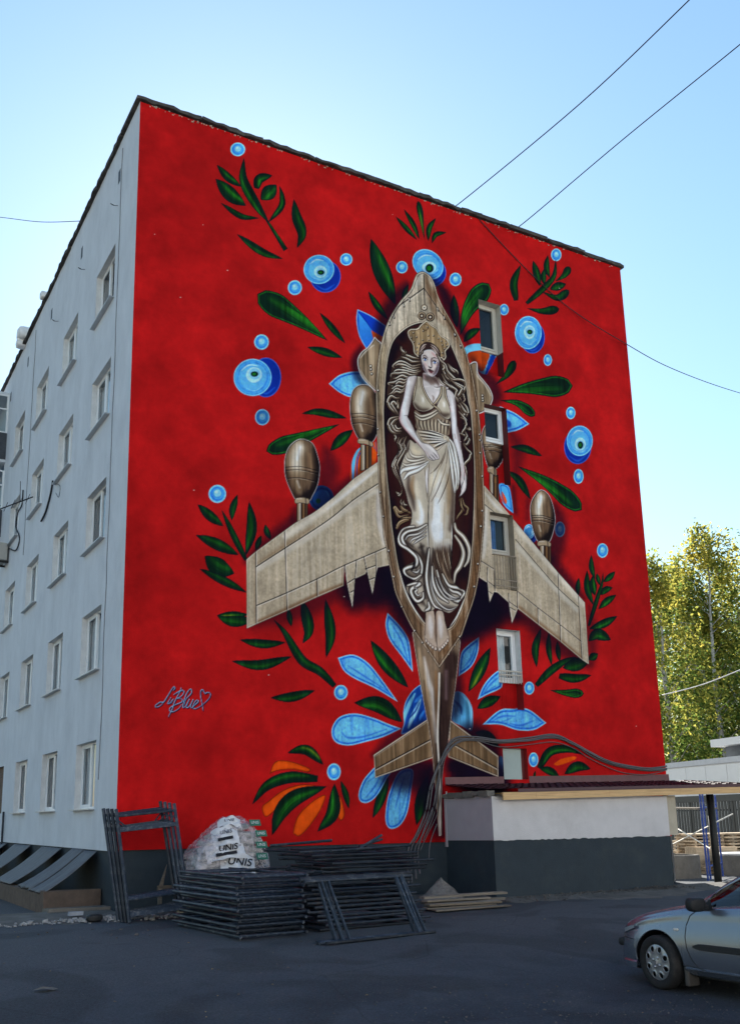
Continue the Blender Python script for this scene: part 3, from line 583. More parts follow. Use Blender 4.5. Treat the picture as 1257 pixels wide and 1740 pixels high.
    st((226, 214, 210), 4, 'B@920,720 935,780 915,850', .8, 1.6); inset(arm, INK, -1.2, .5, .95); CLIP[0] = c0
    # feet
    CLIP[0] = None
    for o, toes in (('C@530,1000 600,985 622,1080 640,1200 632,1300 648,1400 622,1416 560,1365 512,1300 512,1180 518,1080', ((525, 1312), (548, 1338), (570, 1358), (595, 1380), (628, 1396))),
                    ('C@640,995 705,1005 730,1120 765,1235 768,1310 735,1370 700,1400 670,1428 648,1395 632,1200 625,1080', ((755, 1310), (738, 1335), (718, 1358), (700, 1378), (672, 1400)))):
        f = fill(o, (178, 158, 142), pid); CLIP[0] = f; at('C')
        L = o.startswith('C@530'); d = 0 if L else 105
        st((210, 202, 200), 9, '%d,1050 %d,1150 %d,1270' % (565 + d, 575 + d, 580 + d), .85, 4); st((110, 84, 70), 5, '%d,1020 %d,1200 %d,1320' % (612 + (20 if L else 22), 628, 632), .8, 2.2); st((96, 74, 62), 4, '%d,1040 %d,1250' % (522 if L else 725, 516 if L else 757), .7, 2)
        for x, y in toes: fill(ell(x, y, 15, 21), (64, 46, 42)); fill(ell(x - 1, y - 1, 11, 17), (196, 178, 164)); fill(ell(x, y + 6, 6, 7), (226, 216, 208))
        inset(f, INK, -1.2, .45, .9); CLIP[0] = None
    CLIP[0] = c0
    CLIP[0] = c0
    paint_dress(pid)
    arm = fill('A@425,628 370,620 330,640 308,720 285,850 250,980 240,1050 B@235,70 262,140 330,225 430,335 500,415 530,470 560,505 600,518 628,512 668,500 655,450 622,400 560,345 478,318 415,220 370,110 330,55 A@335,1040 352,960 372,870 400,760', SKIN, pid); CLIP[0] = arm
    st((112, 92, 88), 7, 'A@420,640 400,750 375,860 350,980', .75, 3.5); st(PINK, 2.6, 'A@310,700 285,850 248,1010 B@250,110 340,230 440,340 510,430', .75, 1.4); st((228, 224, 226), 7, 'A@345,680 320,830 290,960 B@300,110 380,220 470,330', .85, 3.5); st(INK, 1.1, 'A@290,1045 340,1045 B@335,60 380,140 450,260 490,320', .9, .5)
    st(SKIN_D, 4, 'B@360,120 420,220 480,330', .6, 2); st((170, 140, 132), 5, 'B@520,420 560,470', .6, 2.5); st((220, 212, 208), 5, 'B@520,350 580,390 630,440', .8, 2); st(INK, 1.2, 'B@552,470 580,495 605,517; 578,452 605,480 630,512; 600,432 632,470 656,504; 556,492 572,470', .9, .4); st((226, 218, 214), 1.4, 'B@566,468 592,492; 592,448 618,480; 618,432 645,470', .85, .6)
    inset(arm, INK, -1.2, .5, .95); CLIP[0] = c0
    paint_face(pid)
    CLIP[0] = None

def paint_dress(pid):
    c0 = CLIP[0]; D0 = (176, 164, 148); D1 = (222, 218, 214); DD = (74, 58, 52)
    gp = new_part('painted_dress')
    sk = fill('B@345,300 420,330 430,180 600,190 720,240 770,270 830,345 872,500 885,640 872,800 842,860 835,1000 825,1200 C@812,120 806,300 800,500 795,640 870,745 935,780 935,840 880,895 860,950 790,1010 740,1008 690,985 630,965 590,990 500,1005 440,935 370,850 325,790 320,715 400,675 300,610 275,550 310,510 390,470 400,420 300,340 235,290 222,215 270,120 350,80 B@370,1150 372,1060 340,980 310,860 280,770 248,650 262,560 300,450', D0, gp); CLIP[0] = sk
    # broad tones
    st((208, 196, 176), 16, 'B@420,760 430,900 450,1040 C@440,30', .9, 8); st((226, 226, 228), 8, 'B@450,950 480,1080 470,1180 C@430,40', .9, 4)
    st((58, 44, 42), 9, 'B@340,680 340,800 380,930 400,1040', .8, 5); st((140, 106, 74), 7, 'B@390,690 375,800 400,920', .7, 4)
    st((214, 208, 200), 20, 'B@650,700 660,850 660,1000 C@640,60 650,180', .9, 9, (1, .6)); st((232, 234, 238), 14, 'B@640,950 640,1150 C@620,80 630,200 640,250', .9, 6, (.5, .3)); st((214, 220, 230), 9, 'C@690,60 690,190 670,250', .7, 4)
    st((70, 54, 48), 9, 'B@800,620 810,900 800,1150 C@790,120', .75, 4.5, (.5, 1)); st((150, 122, 90), 8, 'B@760,680 770,880 760,1080', .7, 5); 
    st((60, 46, 42), 16, 'C@630,350 690,345 770,320', .6, 8); st((66, 48, 42), 14, 'C@620,380 680,520 720,620; 720,330 760,520 770,620', .9, 6); st((130, 104, 78), 5, 'C@660,340 700,480 760,660; 740,320 780,480 780,620', .8, 2.5); st((160, 138, 112), 4, 'C@790,180 796,420', .8, 1.5)
    st((20, 16, 22), 10, 'C@540,330 520,560 530,720 560,860', .85, 4); st((36, 28, 30), 10, 'C@470,280 500,420 470,360; 430,500 420,560; 370,560 420,600', .85, 4)
    # lower folds
    for t, w in (('C@420,140 320,210 330,300 440,390 490,500 470,600', 13), ('C@300,560 360,620 440,640', 12), ('C@350,720 400,820 480,900', 14), ('C@520,420 510,640 540,860', 10)): st((72, 57, 50), w, t, .72, 5, (.7, .7))
    for t, w in (('C@690,370 700,480 740,600 800,720', 24), ('C@610,480 650,650 720,800', 14), ('C@760,340 770,480 780,620', 12)): st((84, 66, 54), w, t, .7, 7, (.6, .7))
    st((40, 31, 31), 7, 'C@600,330 612,480 650,620; 800,330 798,480 790,640', .8, 3)
    for x in range(610, 790, 18): st((214, 210, 204), 2.2, 'C@%d,230 %d,290 %d,%d' % (x, x + 2, x + 5, 330 + (x * 7) % 60), .55, 1.2, (1, .05))
    for x in range(630, 800, 30): st((150, 126, 100), 2.4, 'C@%d,350 %d,470 %d,600' % (x, x + 18, x + 50), .6, 1.4)
    hi, md, dk = (226, 220, 212), (142, 126, 110), INK
    st((30, 24, 28), 9, 'C@560,420 575,560 590,700', .7, 5); st((34, 26, 28), 12, 'C@640,640 720,760 800,850', .7, 5); st((40, 32, 32), 9, 'C@450,320 500,300; 300,250 380,300; 300,590 360,640; 460,860 520,940', .75, 4)
    st((58, 44, 40), 16, 'C@650,360 680,470 730,600; 720,340 755,470 780,620; 600,420 640,560 700,680', .8, 7); st((120, 98, 78), 4, 'C@670,400 710,540 770,690; 735,380 770,520 790,650', .6, 2.2); st((190, 172, 150), 1.6, 'C@600,480 640,620 720,760; 690,480 730,600 790,720', .7, 1.2)
    st((36, 28, 30), 10, 'C@640,900 720,960 840,960; 780,300 800,420 790,600', .6, 4)
    for t in ('C@530,70 440,120 320,150 270,220 330,330 430,400 480,500 470,610 420,670', 'C@400,90 290,110 235,190 250,280 340,340 420,420 420,500 330,530 290,560 320,620 400,650 470,610',
              'C@560,330 540,500 530,640 555,800 610,930 690,985', 'C@590,520 600,680 660,820 760,900', 'C@640,560 690,720 790,850 870,890 910,850 870,800 790,770 720,640',
              'C@700,600 770,720 880,750 935,790 900,860', 'C@330,720 400,700 460,705 C@370,760 380,830 430,890 490,860 495,800', 'C@550,900 560,960 520,990'):
        st(dk, 9, t, .9, 1.6, (.5, .5)); st(md, 5.6, t, .95, 1.2, (.5, .5)); st(hi, 3., t, .95, 1.1, (.4, .4)); st((246, 244, 242), 1.1, t, .8, .6)
    for t in ('C@535,110 440,170 340,190 300,240', 'C@530,150 450,200 380,230 350,270', 'C@530,190 440,240 390,280', 'C@380,570 430,580 460,540', 'C@400,740 430,770 C@410,790 440,830 470,800', 'C@620,620 660,740 740,850 850,880', 'C@660,640 720,780 820,850 870,850', 'C@580,600 590,760 650,900 760,980 860,950'):
        st(dk, 4.4, t, .9, 1., (.3, .3)); st(hi, 2.4, t, .9, .9, (.2, .2))
    st((120, 96, 76), 12, 'C@330,430 330,480', .9, 4); st((20, 16, 22), 5, 'C@390,430 400,500 370,560; 440,690 400,740; 500,720 520,860', .9, 2)
    st(INK, 1.5, 'B@560,900 552,1000 C@548,40 551,180 556,330', .9, .6, (.3, .3)); st(INK, 1.6, 'C@806,0 808,160 802,330 796,520 800,640', .85, .7, (.3, .3)); st((236, 232, 228), 1.3, 'C@538,70 541,200 546,320; 798,60 800,200 795,360', .8, .6)
    st((150, 128, 104), 1.2, 'B@600,900 590,1050 C@585,60; 700,860 B@720,1000 B@735,1200', .7, .7); st((96, 76, 62), 1.6, 'C@640,300 655,420 700,560; 690,310 712,430 752,560; 745,320 760,430 786,560; 600,360 618,480 650,570', .85, .7, (.1, .3)); st((206, 190, 168), 1.2, 'C@632,330 648,440 690,570; 702,330 724,440 765,580; 756,340 772,440 792,560', .85, .6, (.1, .3))
    # side ribbon
    CLIP[0] = c0
    for t, w in (('C@830,60 850,130 930,210 985,330 975,450 935,520', 8), ('C@835,190 900,290 925,390 890,510 840,590 825,690', 8)):
        r = st(dk, w + 2, t, .95, .8, (.5, .3)); mark(r, gp); st(md, w, t, .95, .9, (.5, .3)); st(hi, w * .4, t, .9, 1., (.3, .2))
    CLIP[0] = sk
    # upper skirt folds
    for t in ('B@510,600 520,700 530,830 545,960', 'B@560,550 550,650 545,800 555,930', 'B@740,360 720,480 650,640 600,780 570,900', 'B@760,380 740,560 700,700 640,850 580,960', 'B@720,440 680,540 620,620 570,660', 'B@780,580 760,720 700,880 650,980'):
        st(BRN, 1.5, t, .85, .8); 
    st((218, 212, 212), 4, 'B@530,620 530,720 540,860; 545,600 540,700', .9, 1.3); st((206, 192, 168), 5, 'B@600,620 580,740 570,860; 680,560 640,700 600,820; 740,560 690,740', .8, 2.5)
    # sash
    s2 = fill('B@430,180 520,180 640,210 720,245 770,270 800,320 740,330 640,415 600,380 500,330 450,250', (170, 152, 130), gp); CLIP[0] = s2
    for t in ('B@440,190 540,200 640,225 730,265', 'B@455,225 560,240 650,260 735,280', 'B@470,260 570,275 660,285 740,290', 'B@500,300 600,300 690,300 745,300', 'B@560,340 640,330 745,305', 'B@620,385 680,350 755,310'):
        st(dk, 2.6, t, .85, .9); st((232, 226, 218), 2., ' '.join(w if '@' not in w and 0 else w for w in t.replace('B@', '').split()) if 0 else t.replace('B@', 'B@'), .0)
    for t in ('B@440,182 540,190 640,215 725,255', 'B@450,208 560,222 650,245 735,272', 'B@460,245 570,260 660,273 738,286', 'B@490,285 600,290 690,293 745,296', 'B@530,325 640,318 745,302', 'B@600,372 670,340 750,308', 'B@640,405 700,365 758,318'):
        st((228, 222, 214), 1.9, t, .9, .7)
    inset(s2, INK, -1, .5, .9); CLIP[0] = sk
    r = fill(ell(740, 270, 30, 26), (196, 182, 160)); st(INK, .9, 'B@720,260 760,290; 725,280 755,260; 740,250 745,295', .9, .4)
    for t, w in (('B@770,320 800,420 830,560 850,720 830,860', 6), ('B@755,330 780,450 800,600 815,740 828,850', 5), ('B@790,310 840,420 870,540 885,640', 5), ('B@775,290 815,350 845,480 870,650 870,780', 6)):
        st(INK, w + 1.6, t, .85, .9); st((190, 180, 168), w, t, .95, .9); st((234, 230, 226), w * .4, t, .95, .7)
    # hip drape, left
    for t in ('B@345,400 370,460 430,480 510,470', 'B@300,450 330,510 420,520 520,490', 'B@265,540 320,570 420,550 530,520'):
        st(INK, 5.5, t, .85, 1.3, (.4, .4)); st((186, 168, 144), 4, t, .9, 1.2, (.4, .4)); st((226, 220, 212), 1.8, t, .95, .8)
    st((206, 190, 164), 12, 'B@390,360 410,420 470,430', .8, 5); st((60, 46, 42), 4, 'B@350,310 330,400 300,450', .8, 1.5)
    for t, w in (('B@550,530 470,580 360,600 280,620 255,660', 7), ('B@530,560 440,620 340,660 290,720', 6)):
        st(INK, w + 1.6, t, .9, .9); st((190, 180, 168), w, t, .95, 1.); st((232, 228, 226), w * .45, t, .95, .9)
    st(WHT, 1.6, 'B@262,570 250,650 275,760 300,850 340,980', .9, .6); inset(sk, INK, -1.2, .4, .9); CLIP[0] = c0
    # bodice
    bd = fill('A@405,990 480,1030 560,1010 640,970 700,1060 785,1110 780,1200 770,1250 B@720,245 600,200 430,180 415,100', (126, 108, 92), gp); CLIP[0] = bd
    for x in range(0, 9): st((210, 196, 172), 2.6, 'A@%d,1090 %d,1140 %d,%d' % (430 + x * 40, 436 + x * 38, 460 + x * 34, 1190 + x * 7), .85, 1.2); st(INK, 1.6, 'A@%d,1085 %d,1140 %d,%d' % (450 + x * 40, 455 + x * 38, 476 + x * 34, 1190 + x * 7), .8, .8)
    st((44, 34, 34), 8, 'A@720,1110 770,1180; 420,1110 440,1160', .7, 4)
    for t in ('A@405,1010 470,1050 560,1030 640,985', 'A@410,1045 480,1085 570,1060 650,1010', 'A@650,1080 700,1130 780,1145'):
        st(INK, 5, t, .85, 1., (.5, .5)); st((176, 160, 138), 3.6, t, .9, .9, (.5, .5)); st((224, 216, 204), 1.5, t, .95, .7)
    CLIP[0] = c0
    for o, cx, cy, d in (('A@412,640 455,625 490,640 492,720 520,810 575,900 610,950 570,985 500,1005 430,985 390,930 384,870 400,760', 480, 880, -1), ('A@690,742 722,738 738,850 772,950 790,1050 760,1085 700,1060 655,1010 640,950 662,890 690,830', 705, 930, 1)):
        b = fill(o, (172, 160, 142), gp); CLIP[0] = b; at('A')
        st((60, 46, 42), 9, '%d,%d %d,%d %d,%d' % (cx - 85, cy + 30, cx - 10, cy + 110, cx + 70, cy + 100), .8, 4); st((206, 196, 184), 13, '%d,%d %d,%d' % (cx + 5, cy - 30, cx + 10, cy + 20), .9, 6); st((232, 230, 230), 5, '%d,%d %d,%d' % (cx + 12, cy - 20, cx + 16, cy + 10), .8, 3)
        if d < 0: st((110, 88, 66), 2, '440,660 430,760; 460,650 460,740', .7, 1); st((70, 54, 48), 4, '405,760 395,850', .6, 2)
        inset(b, INK, -1.1, .6, .95); inset(b, (214, 202, 184), .8, 1.7, .5); CLIP[0] = c0
    for t in ('A@475,640 490,740 530,830 590,920 650,970 680,1010', 'A@690,735 680,820 640,890 600,930', 'A@728,745 735,830 770,930', 'A@425,640 405,770 388,880'):
        st(INK, 4.4, t, .95, .7, (.8, .6)); st((150, 130, 106), 2.8, t, .95, .6, (.8, .6)); st((206, 190, 166), 1., t, .9, .5)

def paint_face(pid):
    c0 = CLIP[0]
    hair = fill('E@270,360 288,250 355,172 450,138 560,168 660,250 722,350 730,440 700,500 640,620 500,600 340,560 270,470', (56, 40, 40), None); CLIP[0] = hair
    for t in ('E@280,420 310,330 400,240', 'E@300,300 370,210 430,190', 'E@520,230 600,290 690,420', 'E@520,190 620,250 700,370', 'E@540,280 620,350 680,450', 'E@340,260 400,230'): st((150, 126, 112), 2.2, t, .8, 1.); st((226, 214, 208), .9, t, .85, .5)
    inset(hair, INK, -.9, .5, .9); CLIP[0] = c0
    f = fill('E@375,330 325,420 318,500 335,600 365,720 420,800 490,855 565,880 630,842 678,760 702,650 702,550 690,470 640,395 560,315 470,298', (196, 182, 176), pid); CLIP[0] = f
    st((216, 208, 206), 9, 'E@440,360 470,420', .8, 4); st(PINK, 6, 'E@560,380 620,440', .75, 3); st(PINK, 4, 'E@400,600 430,640; 640,630 660,640', .6, 2.5); st((104, 84, 88), 5, 'E@360,620 400,730 450,790', .75, 2.4); st((96, 76, 84), 6, 'E@650,700 620,800 560,850; 690,600 670,700', .75, 2.6); st((214, 206, 204), 5, 'E@520,820 560,840; 500,560 500,640', .8, 2)
    st((90, 68, 70), 3.4, 'E@545,480 530,560 545,660', .85, 1.4); st((206, 198, 196), 3, 'E@505,480 500,600 490,640', .8, 1.2)
    st((52, 40, 44), 1.6, 'E@350,438 400,428 460,478', .85, .8); st((52, 40, 44), 1.8, 'E@545,492 600,476 660,498', .85, .8); st((70, 54, 62), 6, 'E@325,560 350,680 410,790', .6, 3); st((64, 48, 56), 7, 'E@700,560 690,700 640,800', .7, 3); st((90, 66, 66), 3.6, 'E@360,460 440,480; 560,520 650,530', .7, 1.5)
    for x, y in ((402, 508), (608, 570)):
        fill(ell(x, y, 46, 26, .2), (226, 226, 232)); fill(ell(x + 2, y + 2, 19, 22), (52, 92, 176)); fill(ell(x + 4, y, 8, 9), INK)
        st(INK, 1.8, '%d,%d %d,%d %d,%d' % (x - 58, y - 8, x - 8, y - 28, x + 56, y + 12), .95, .6); st(INK, .9, '%d,%d %d,%d %d,%d' % (x - 50, y + 8, x, y + 34, x + 44, y + 24), .85, .5)
    st(INK, 1.8, 'E@470,650 490,675 525,690 548,670', .95, .6); st((60, 36, 40), 4.2, 'E@465,735 500,740 520,750 580,765', .95, .9); st((96, 44, 52), 3.4, 'E@480,765 530,785 565,780', .95, 1.); st((220, 200, 200), 1.3, 'E@545,785 570,782', .8, .6); st((110, 86, 88), 2, 'E@500,815 545,825', .7, 1)
    inset(f, (206, 214, 228), .4, 1.2, .6); inset(f, INK, -1.2, .3, .95); CLIP[0] = c0
    lock('E@340,330 320,380 280,430; 360,300 340,360 330,390', 2.6); lock('E@640,400 690,470 730,540 800,620', 4)

def paint_signature():
    pid = new_part('painted_signature'); at('S')
    T = ('430,200 400,195 370,240 290,370 210,490 150,490 60,550 50,580 90,590 160,550 215,490; 400,265 425,225 405,198; 350,405 300,490 290,520 330,510 400,430; 400,430 350,520; '
         '550,215 520,300 450,430 410,520 380,620 340,700 300,780; 405,350 480,300 560,265 605,290 560,370 450,430; 480,415 560,430 570,480 520,510 400,560 330,610 330,660 390,680 500,620 560,540; '
         '610,540 640,440 740,330 750,255 710,250 640,360 590,530 590,600 640,560 710,440; 710,440 650,570 670,600 720,560 785,440; 780,440 735,560 750,605 800,560 870,500 880,465 840,460 790,540 780,600 830,620 960,550; '
         '975,655 960,550 930,400 925,290 965,250 1015,325 1060,300 1115,330 1090,420 960,550')
    for dx, dy, col, w, a in ((10, 14, (18, 16, 30), 2.6, .85), (0, 0, (62, 112, 166), 1.9, .95), (-2, -3, (180, 214, 224), 1.0, .9)):
        for t in T.split(';'):
            p = ' '.join('%f,%f' % (float(q.split(',')[0]) + dx, float(q.split(',')[1]) + dy) for q in t.split())
            r = st(col, w * .78, p, a, .45, (.7, .6))
            if dx == 0: mark(r, pid)

def paint_all():
    set_base(RED, .14)
    for i in range(3): CAN[..., i] *= 1 + .03 * FINE
    # worn lighter specks and brushed patches in the red
    paint_plants(); paint_shadows(); paint_woman(paint_aircraft()); paint_signature()
    for _ in range(16):
        x, z = rng.randint(20, NX - 20), rng.randint(20, NZ - 20); CAN[z:z + 1, x:x + rng.randint(1, 3)] = (190, 170, 165)
    CAN[...] = 122 + (CAN - 122) * 1.13
    np.clip(CAN, 5, 248, out=CAN)
paint_all()
# ------------------------------------------------------------------ materials and mesh helpers
def mat(name, col, rough=.8, amt=.25, scale=6., bump=0., bscale=60., metal=0., dirt=None, dscale=1.2, damt=.5, stretch=(1, 1, 1), spec=.3, coat=0., vary=0., dmax=.7):
    m = bpy.data.materials.new(name); m.use_nodes = True; t = m.node_tree; n = t.nodes; L = t.links
    b = n['Principled BSDF']; b.inputs['Roughness'].default_value = rough; b.inputs['Metallic'].default_value = metal
    b.inputs['Specular IOR Level'].default_value = spec; b.inputs['Coat Weight'].default_value = coat; b.inputs['Coat Roughness'].default_value = .06
    tc = n.new('ShaderNodeTexCoord'); mp = n.new('ShaderNodeMapping'); mp.inputs['Scale'].default_value = stretch
    L.new(tc.outputs['Object'], mp.inputs[0])
    nz = n.new('ShaderNodeTexNoise'); nz.inputs['Scale'].default_value = scale; nz.inputs['Detail'].default_value = 6; nz.inputs['Roughness'].default_value = .65
    L.new(mp.outputs[0], nz.inputs['Vector'])
    rp = n.new('ShaderNodeMapRange'); rp.inputs['From Min'].default_value = .25; rp.inputs['From Max'].default_value = .75
    rp.inputs['To Min'].default_value = 1 - amt; rp.inputs['To Max'].default_value = 1 + amt
    L.new(nz.outputs['Fac'], rp.inputs['Value'])
    mx = n.new('ShaderNodeMix'); mx.data_type = 'RGBA'; mx.blend_type = 'MULTIPLY'; mx.inputs[0].default_value = 1.
    mx.inputs[6].default_value = (*col, 1); L.new(rp.outputs[0], mx.inputs[7])
    last = mx.outputs[2]
    if dirt is not None:
        d = n.new('ShaderNodeTexNoise'); d.inputs['Scale'].default_value = dscale; d.inputs['Detail'].default_value = 8; d.inputs['Roughness'].default_value = .7
        L.new(mp.outputs[0], d.inputs['Vector'])
        r2 = n.new('ShaderNodeMapRange'); r2.inputs['From Min'].default_value = .5; r2.inputs['From Max'].default_value = dmax; r2.inputs['To Max'].default_value = damt
        L.new(d.outputs['Fac'], r2.inputs['Value'])
        m2 = n.new('ShaderNodeMix'); m2.data_type = 'RGBA'; L.new(r2.outputs[0], m2.inputs[0]); L.new(last, m2.inputs[6]); m2.inputs[7].default_value = (*dirt, 1); last = m2.outputs[2]
    if vary:
        oi = n.new('ShaderNodeObjectInfo'); r3 = n.new('ShaderNodeMapRange'); r3.inputs['To Min'].default_value = 1 - vary; r3.inputs['To Max'].default_value = 1 + vary; L.new(oi.outputs['Random'], r3.inputs['Value'])
        m4 = n.new('ShaderNodeMix'); m4.data_type = 'RGBA'; m4.blend_type = 'MULTIPLY'; m4.inputs[0].default_value = 1.; L.new(last, m4.inputs[6]); L.new(r3.outputs[0], m4.inputs[7]); last = m4.outputs[2]
    L.new(last, b.inputs['Base Color'])
    if bump:
        bz = n.new('ShaderNodeTexNoise'); bz.inputs['Scale'].default_value = bscale; bz.inputs['Detail'].default_value = 5; L.new(mp.outputs[0], bz.inputs['Vector'])
        bp = n.new('ShaderNodeBump'); bp.inputs['Strength'].default_value = bump; bp.inputs['Distance'].default_value = .02
        L.new(bz.outputs['Fac'], bp.inputs['Height']); L.new(bp.outputs[0], b.inputs['Normal'])
    return m

def paint_mat(name):
    m = bpy.data.materials.new(name); m.use_nodes = True; t = m.node_tree; n = t.nodes; L = t.links; b = n['Principled BSDF']
    b.inputs['Roughness'].default_value = .85; b.inputs['Specular IOR Level'].default_value = .08
    a = n.new('ShaderNodeAttribute'); a.attribute_name = 'paint'
    tc = n.new('ShaderNodeTexCoord')
    z = n.new('ShaderNodeTexNoise'); z.inputs['Scale'].default_value = 1.1; z.inputs['Detail'].default_value = 9; z.inputs['Roughness'].default_value = .72; L.new(tc.outputs['Object'], z.inputs['Vector'])
    rp = n.new('ShaderNodeMapRange'); rp.inputs['From Min'].default_value = .3; rp.inputs['From Max'].default_value = .7; rp.inputs['To Min'].default_value = .68; rp.inputs['To Max'].default_value = 1.28
    L.new(z.outputs['Fac'], rp.inputs['Value'])
    mx = n.new('ShaderNodeMix'); mx.data_type = 'RGBA'; mx.blend_type = 'MULTIPLY'; mx.inputs[0].default_value = 1.
    L.new(a.outputs['Color'], mx.inputs[6]); L.new(rp.outputs[0], mx.inputs[7]); L.new(mx.outputs[2], b.inputs['Base Color'])
    z2 = n.new('ShaderNodeTexNoise'); z2.inputs['Scale'].default_value = 45; z2.inputs['Detail'].default_value = 6; L.new(tc.outputs['Object'], z2.inputs['Vector'])
    bp = n.new('ShaderNodeBump'); bp.inputs['Strength'].default_value = .35; bp.inputs['Distance'].default_value = .012
    L.new(z2.outputs['Fac'], bp.inputs['Height']); L.new(bp.outputs[0], b.inputs['Normal'])
    return m

def glass_mat(name, tint=(.75, .82, .85), ior=1.5):
    m = bpy.data.materials.new(name); m.use_nodes = True; t = m.node_tree; n = t.nodes; L = t.links
    n.remove(n['Principled BSDF']); o = n['Material Output']
    tr = n.new('ShaderNodeBsdfTransparent'); tr.inputs[0].default_value = (*tint, 1)
    gl = n.new('ShaderNodeBsdfGlossy'); gl.inputs['Roughness'].default_value = .03; gl.inputs[0].default_value = (.95, .97, 1, 1)
    f = n.new('ShaderNodeFresnel'); ge = n.new('ShaderNodeNewGeometry'); io = n.new('ShaderNodeMapRange')
    io.inputs['To Min'].default_value = ior; io.inputs['To Max'].default_value = 1 / ior; L.new(ge.outputs['Backfacing'], io.inputs['Value']); L.new(io.outputs[0], f.inputs[0])
    tc = n.new('ShaderNodeTexCoord'); z = n.new('ShaderNodeTexNoise'); z.inputs['Scale'].default_value = 1.3; L.new(tc.outputs['Object'], z.inputs['Vector'])
    bp = n.new('ShaderNodeBump'); bp.inputs['Strength'].default_value = .08; bp.inputs['Distance'].default_value = .05; L.new(z.outputs['Fac'], bp.inputs['Height']); L.new(bp.outputs[0], gl.inputs['Normal'])
    mx = n.new('ShaderNodeMixShader'); L.new(f.outputs[0], mx.inputs[0]); L.new(tr.outputs[0], mx.inputs[1]); L.new(gl.outputs[0], mx.inputs[2]); L.new(mx.outputs[0], o.inputs[0])
    return m

class MB:
    def __init__(s): s.v, s.f = [], []
    def quad(s, a, b, c, d):
        i = len(s.v); s.v += [tuple(a), tuple(b), tuple(c), tuple(d)]; s.f.append((i, i + 1, i + 2, i + 3)); return s
    def poly(s, pts):
        i = len(s.v); s.v += [tuple(p) for p in pts]; s.f.append(tuple(range(i, i + len(pts)))); return s
    def box(s, x0, x1, y0, y1, z0, z1, j=0., mtx=None):
        i = len(s.v); P = [(x, y, z) for z in (z0, z1) for y in (y0, y1) for x in (x0, x1)]
        if j: P = [tuple(c + R.uniform(-j, j) for c in p) for p in P]
        if mtx is not None: P = [tuple(mtx @ Vector(p)) for p in P]
        s.v += P
        s.f += [tuple(i + k for k in q) for q in ((0, 2, 3, 1), (4, 5, 7, 6), (0, 1, 5, 4), (1, 3, 7, 5), (3, 2, 6, 7), (2, 0, 4, 6))]
        return s
    def tube(s, pts, r, n=8, cap=True, rr=None):
        pts = [Vector(p) for p in pts]; i0 = len(s.v); m = len(pts)
        for k, p in enumerate(pts):
            d = (pts[min(k + 1, m - 1)] - pts[max(k - 1, 0)]).normalized()
            u = d.cross(Vector((0, 0, 1)) if abs(d.z) < .95 else Vector((1, 0, 0))).normalized(); w = d.cross(u)
            q = r if rr is None else rr[k]
            for a in range(n):
                t = 2 * math.pi * a / n; s.v.append(tuple(p + u * (q * math.cos(t)) + w * (q * math.sin(t))))
        for k in range(m - 1):
            for a in range(n):
                b = (a + 1) % n; s.f.append((i0 + k * n + a, i0 + (k + 1) * n + a, i0 + (k + 1) * n + b, i0 + k * n + b))
        if cap:
            s.f.append(tuple(i0 + a for a in range(n))); s.f.append(tuple(i0 + (m - 1) * n + a for a in reversed(range(n))))
        return s
    def lathe(s, prof, n=32, axis='z', c=(0, 0, 0)):
        i0 = len(s.v)
        for (r, h) in prof:
            for a in range(n):
                t = 2 * math.pi * a / n; x, y = r * math.cos(t), r * math.sin(t)
                s.v.append((c[0] + x, c[1] + y, c[2] + h) if axis == 'z' else (c[0] + x, c[1] + h, c[2] + y))
        for k in range(len(prof) - 1):
            for a in range(n):
                b = (a + 1) % n; s.f.append((i0 + k * n + a, i0 + k * n + b, i0 + (k + 1) * n + b, i0 + (k + 1) * n + a))
        return s
    def build(s, name, m, parent=None, smooth=False, fix=True):
        me = bpy.data.meshes.new(name); me.from_pydata(s.v, [], s.f)
        if fix:
            b = bmesh.new(); b.from_mesh(me); bmesh.ops.recalc_face_normals(b, faces=b.faces); b.to_mesh(me); b.free()
        if m is not None: me.materials.append(m)
        if smooth: me.polygons.foreach_set('use_smooth', [True] * len(me.polygons))
        o = bpy.data.objects.new(name, me); COL.objects.link(o)
        if parent is not None: o.parent = parent
        return o
def tag(o, label=None, cat=None, group=None, kind=None):
    if label: o['label'] = label
    if cat: o['category'] = cat
    if group: o['group'] = group
    if kind: o['kind'] = kind
    return o
def thing(name, label, cat, loc=(0, 0, 0), rz=0., group=None):
    o = bpy.data.objects.new(name, None); o.empty_display_size = .2; COL.objects.link(o); o.location = loc; o.rotation_euler = (0, 0, rz)
    return tag(o, label, cat, group)
def share(src, name, parent, loc=(0, 0, 0), rot=(0, 0, 0), scl=(1, 1, 1)):
    o = src.copy(); o.name = name; COL.objects.link(o); o.parent = parent; o.location = loc; o.rotation_euler = rot; o.scale = scl; return o
def copy_thing(src, loc, rot, label, group=None):
    r = src.copy(); COL.objects.link(r); r.location = loc; r.rotation_euler = rot; r['label'] = label
    if group: r['group'] = group
    for ch in list(src.children):
        c = ch.copy(); COL.objects.link(c); c.parent = r
        for g in list(ch.children):
            d = g.copy(); COL.objects.link(d); d.parent = c
    return r
def bevel(o, w, seg=2, ang=40):
    m = o.modifiers.new('bevel', 'BEVEL'); m.width = w; m.segments = seg; m.limit_method = 'ANGLE'; m.angle_limit = math.radians(ang); return o
def ray_hit(px, ax, val):
    d = CAM_F + CAM_R * ((px[0] - PPX) / FOC) - CAM_U * ((px[1] - PPY) / FOC)
    return Vector(CAM_POS + d * ((val - CAM_POS[ax]) / d[ax]))
def gz(y, x=0.):           # the road falls gently away from the block
    t = min(1., max(0., (-3.5 - y) / 6.)); return -.30 * t * t * (3 - 2 * t)

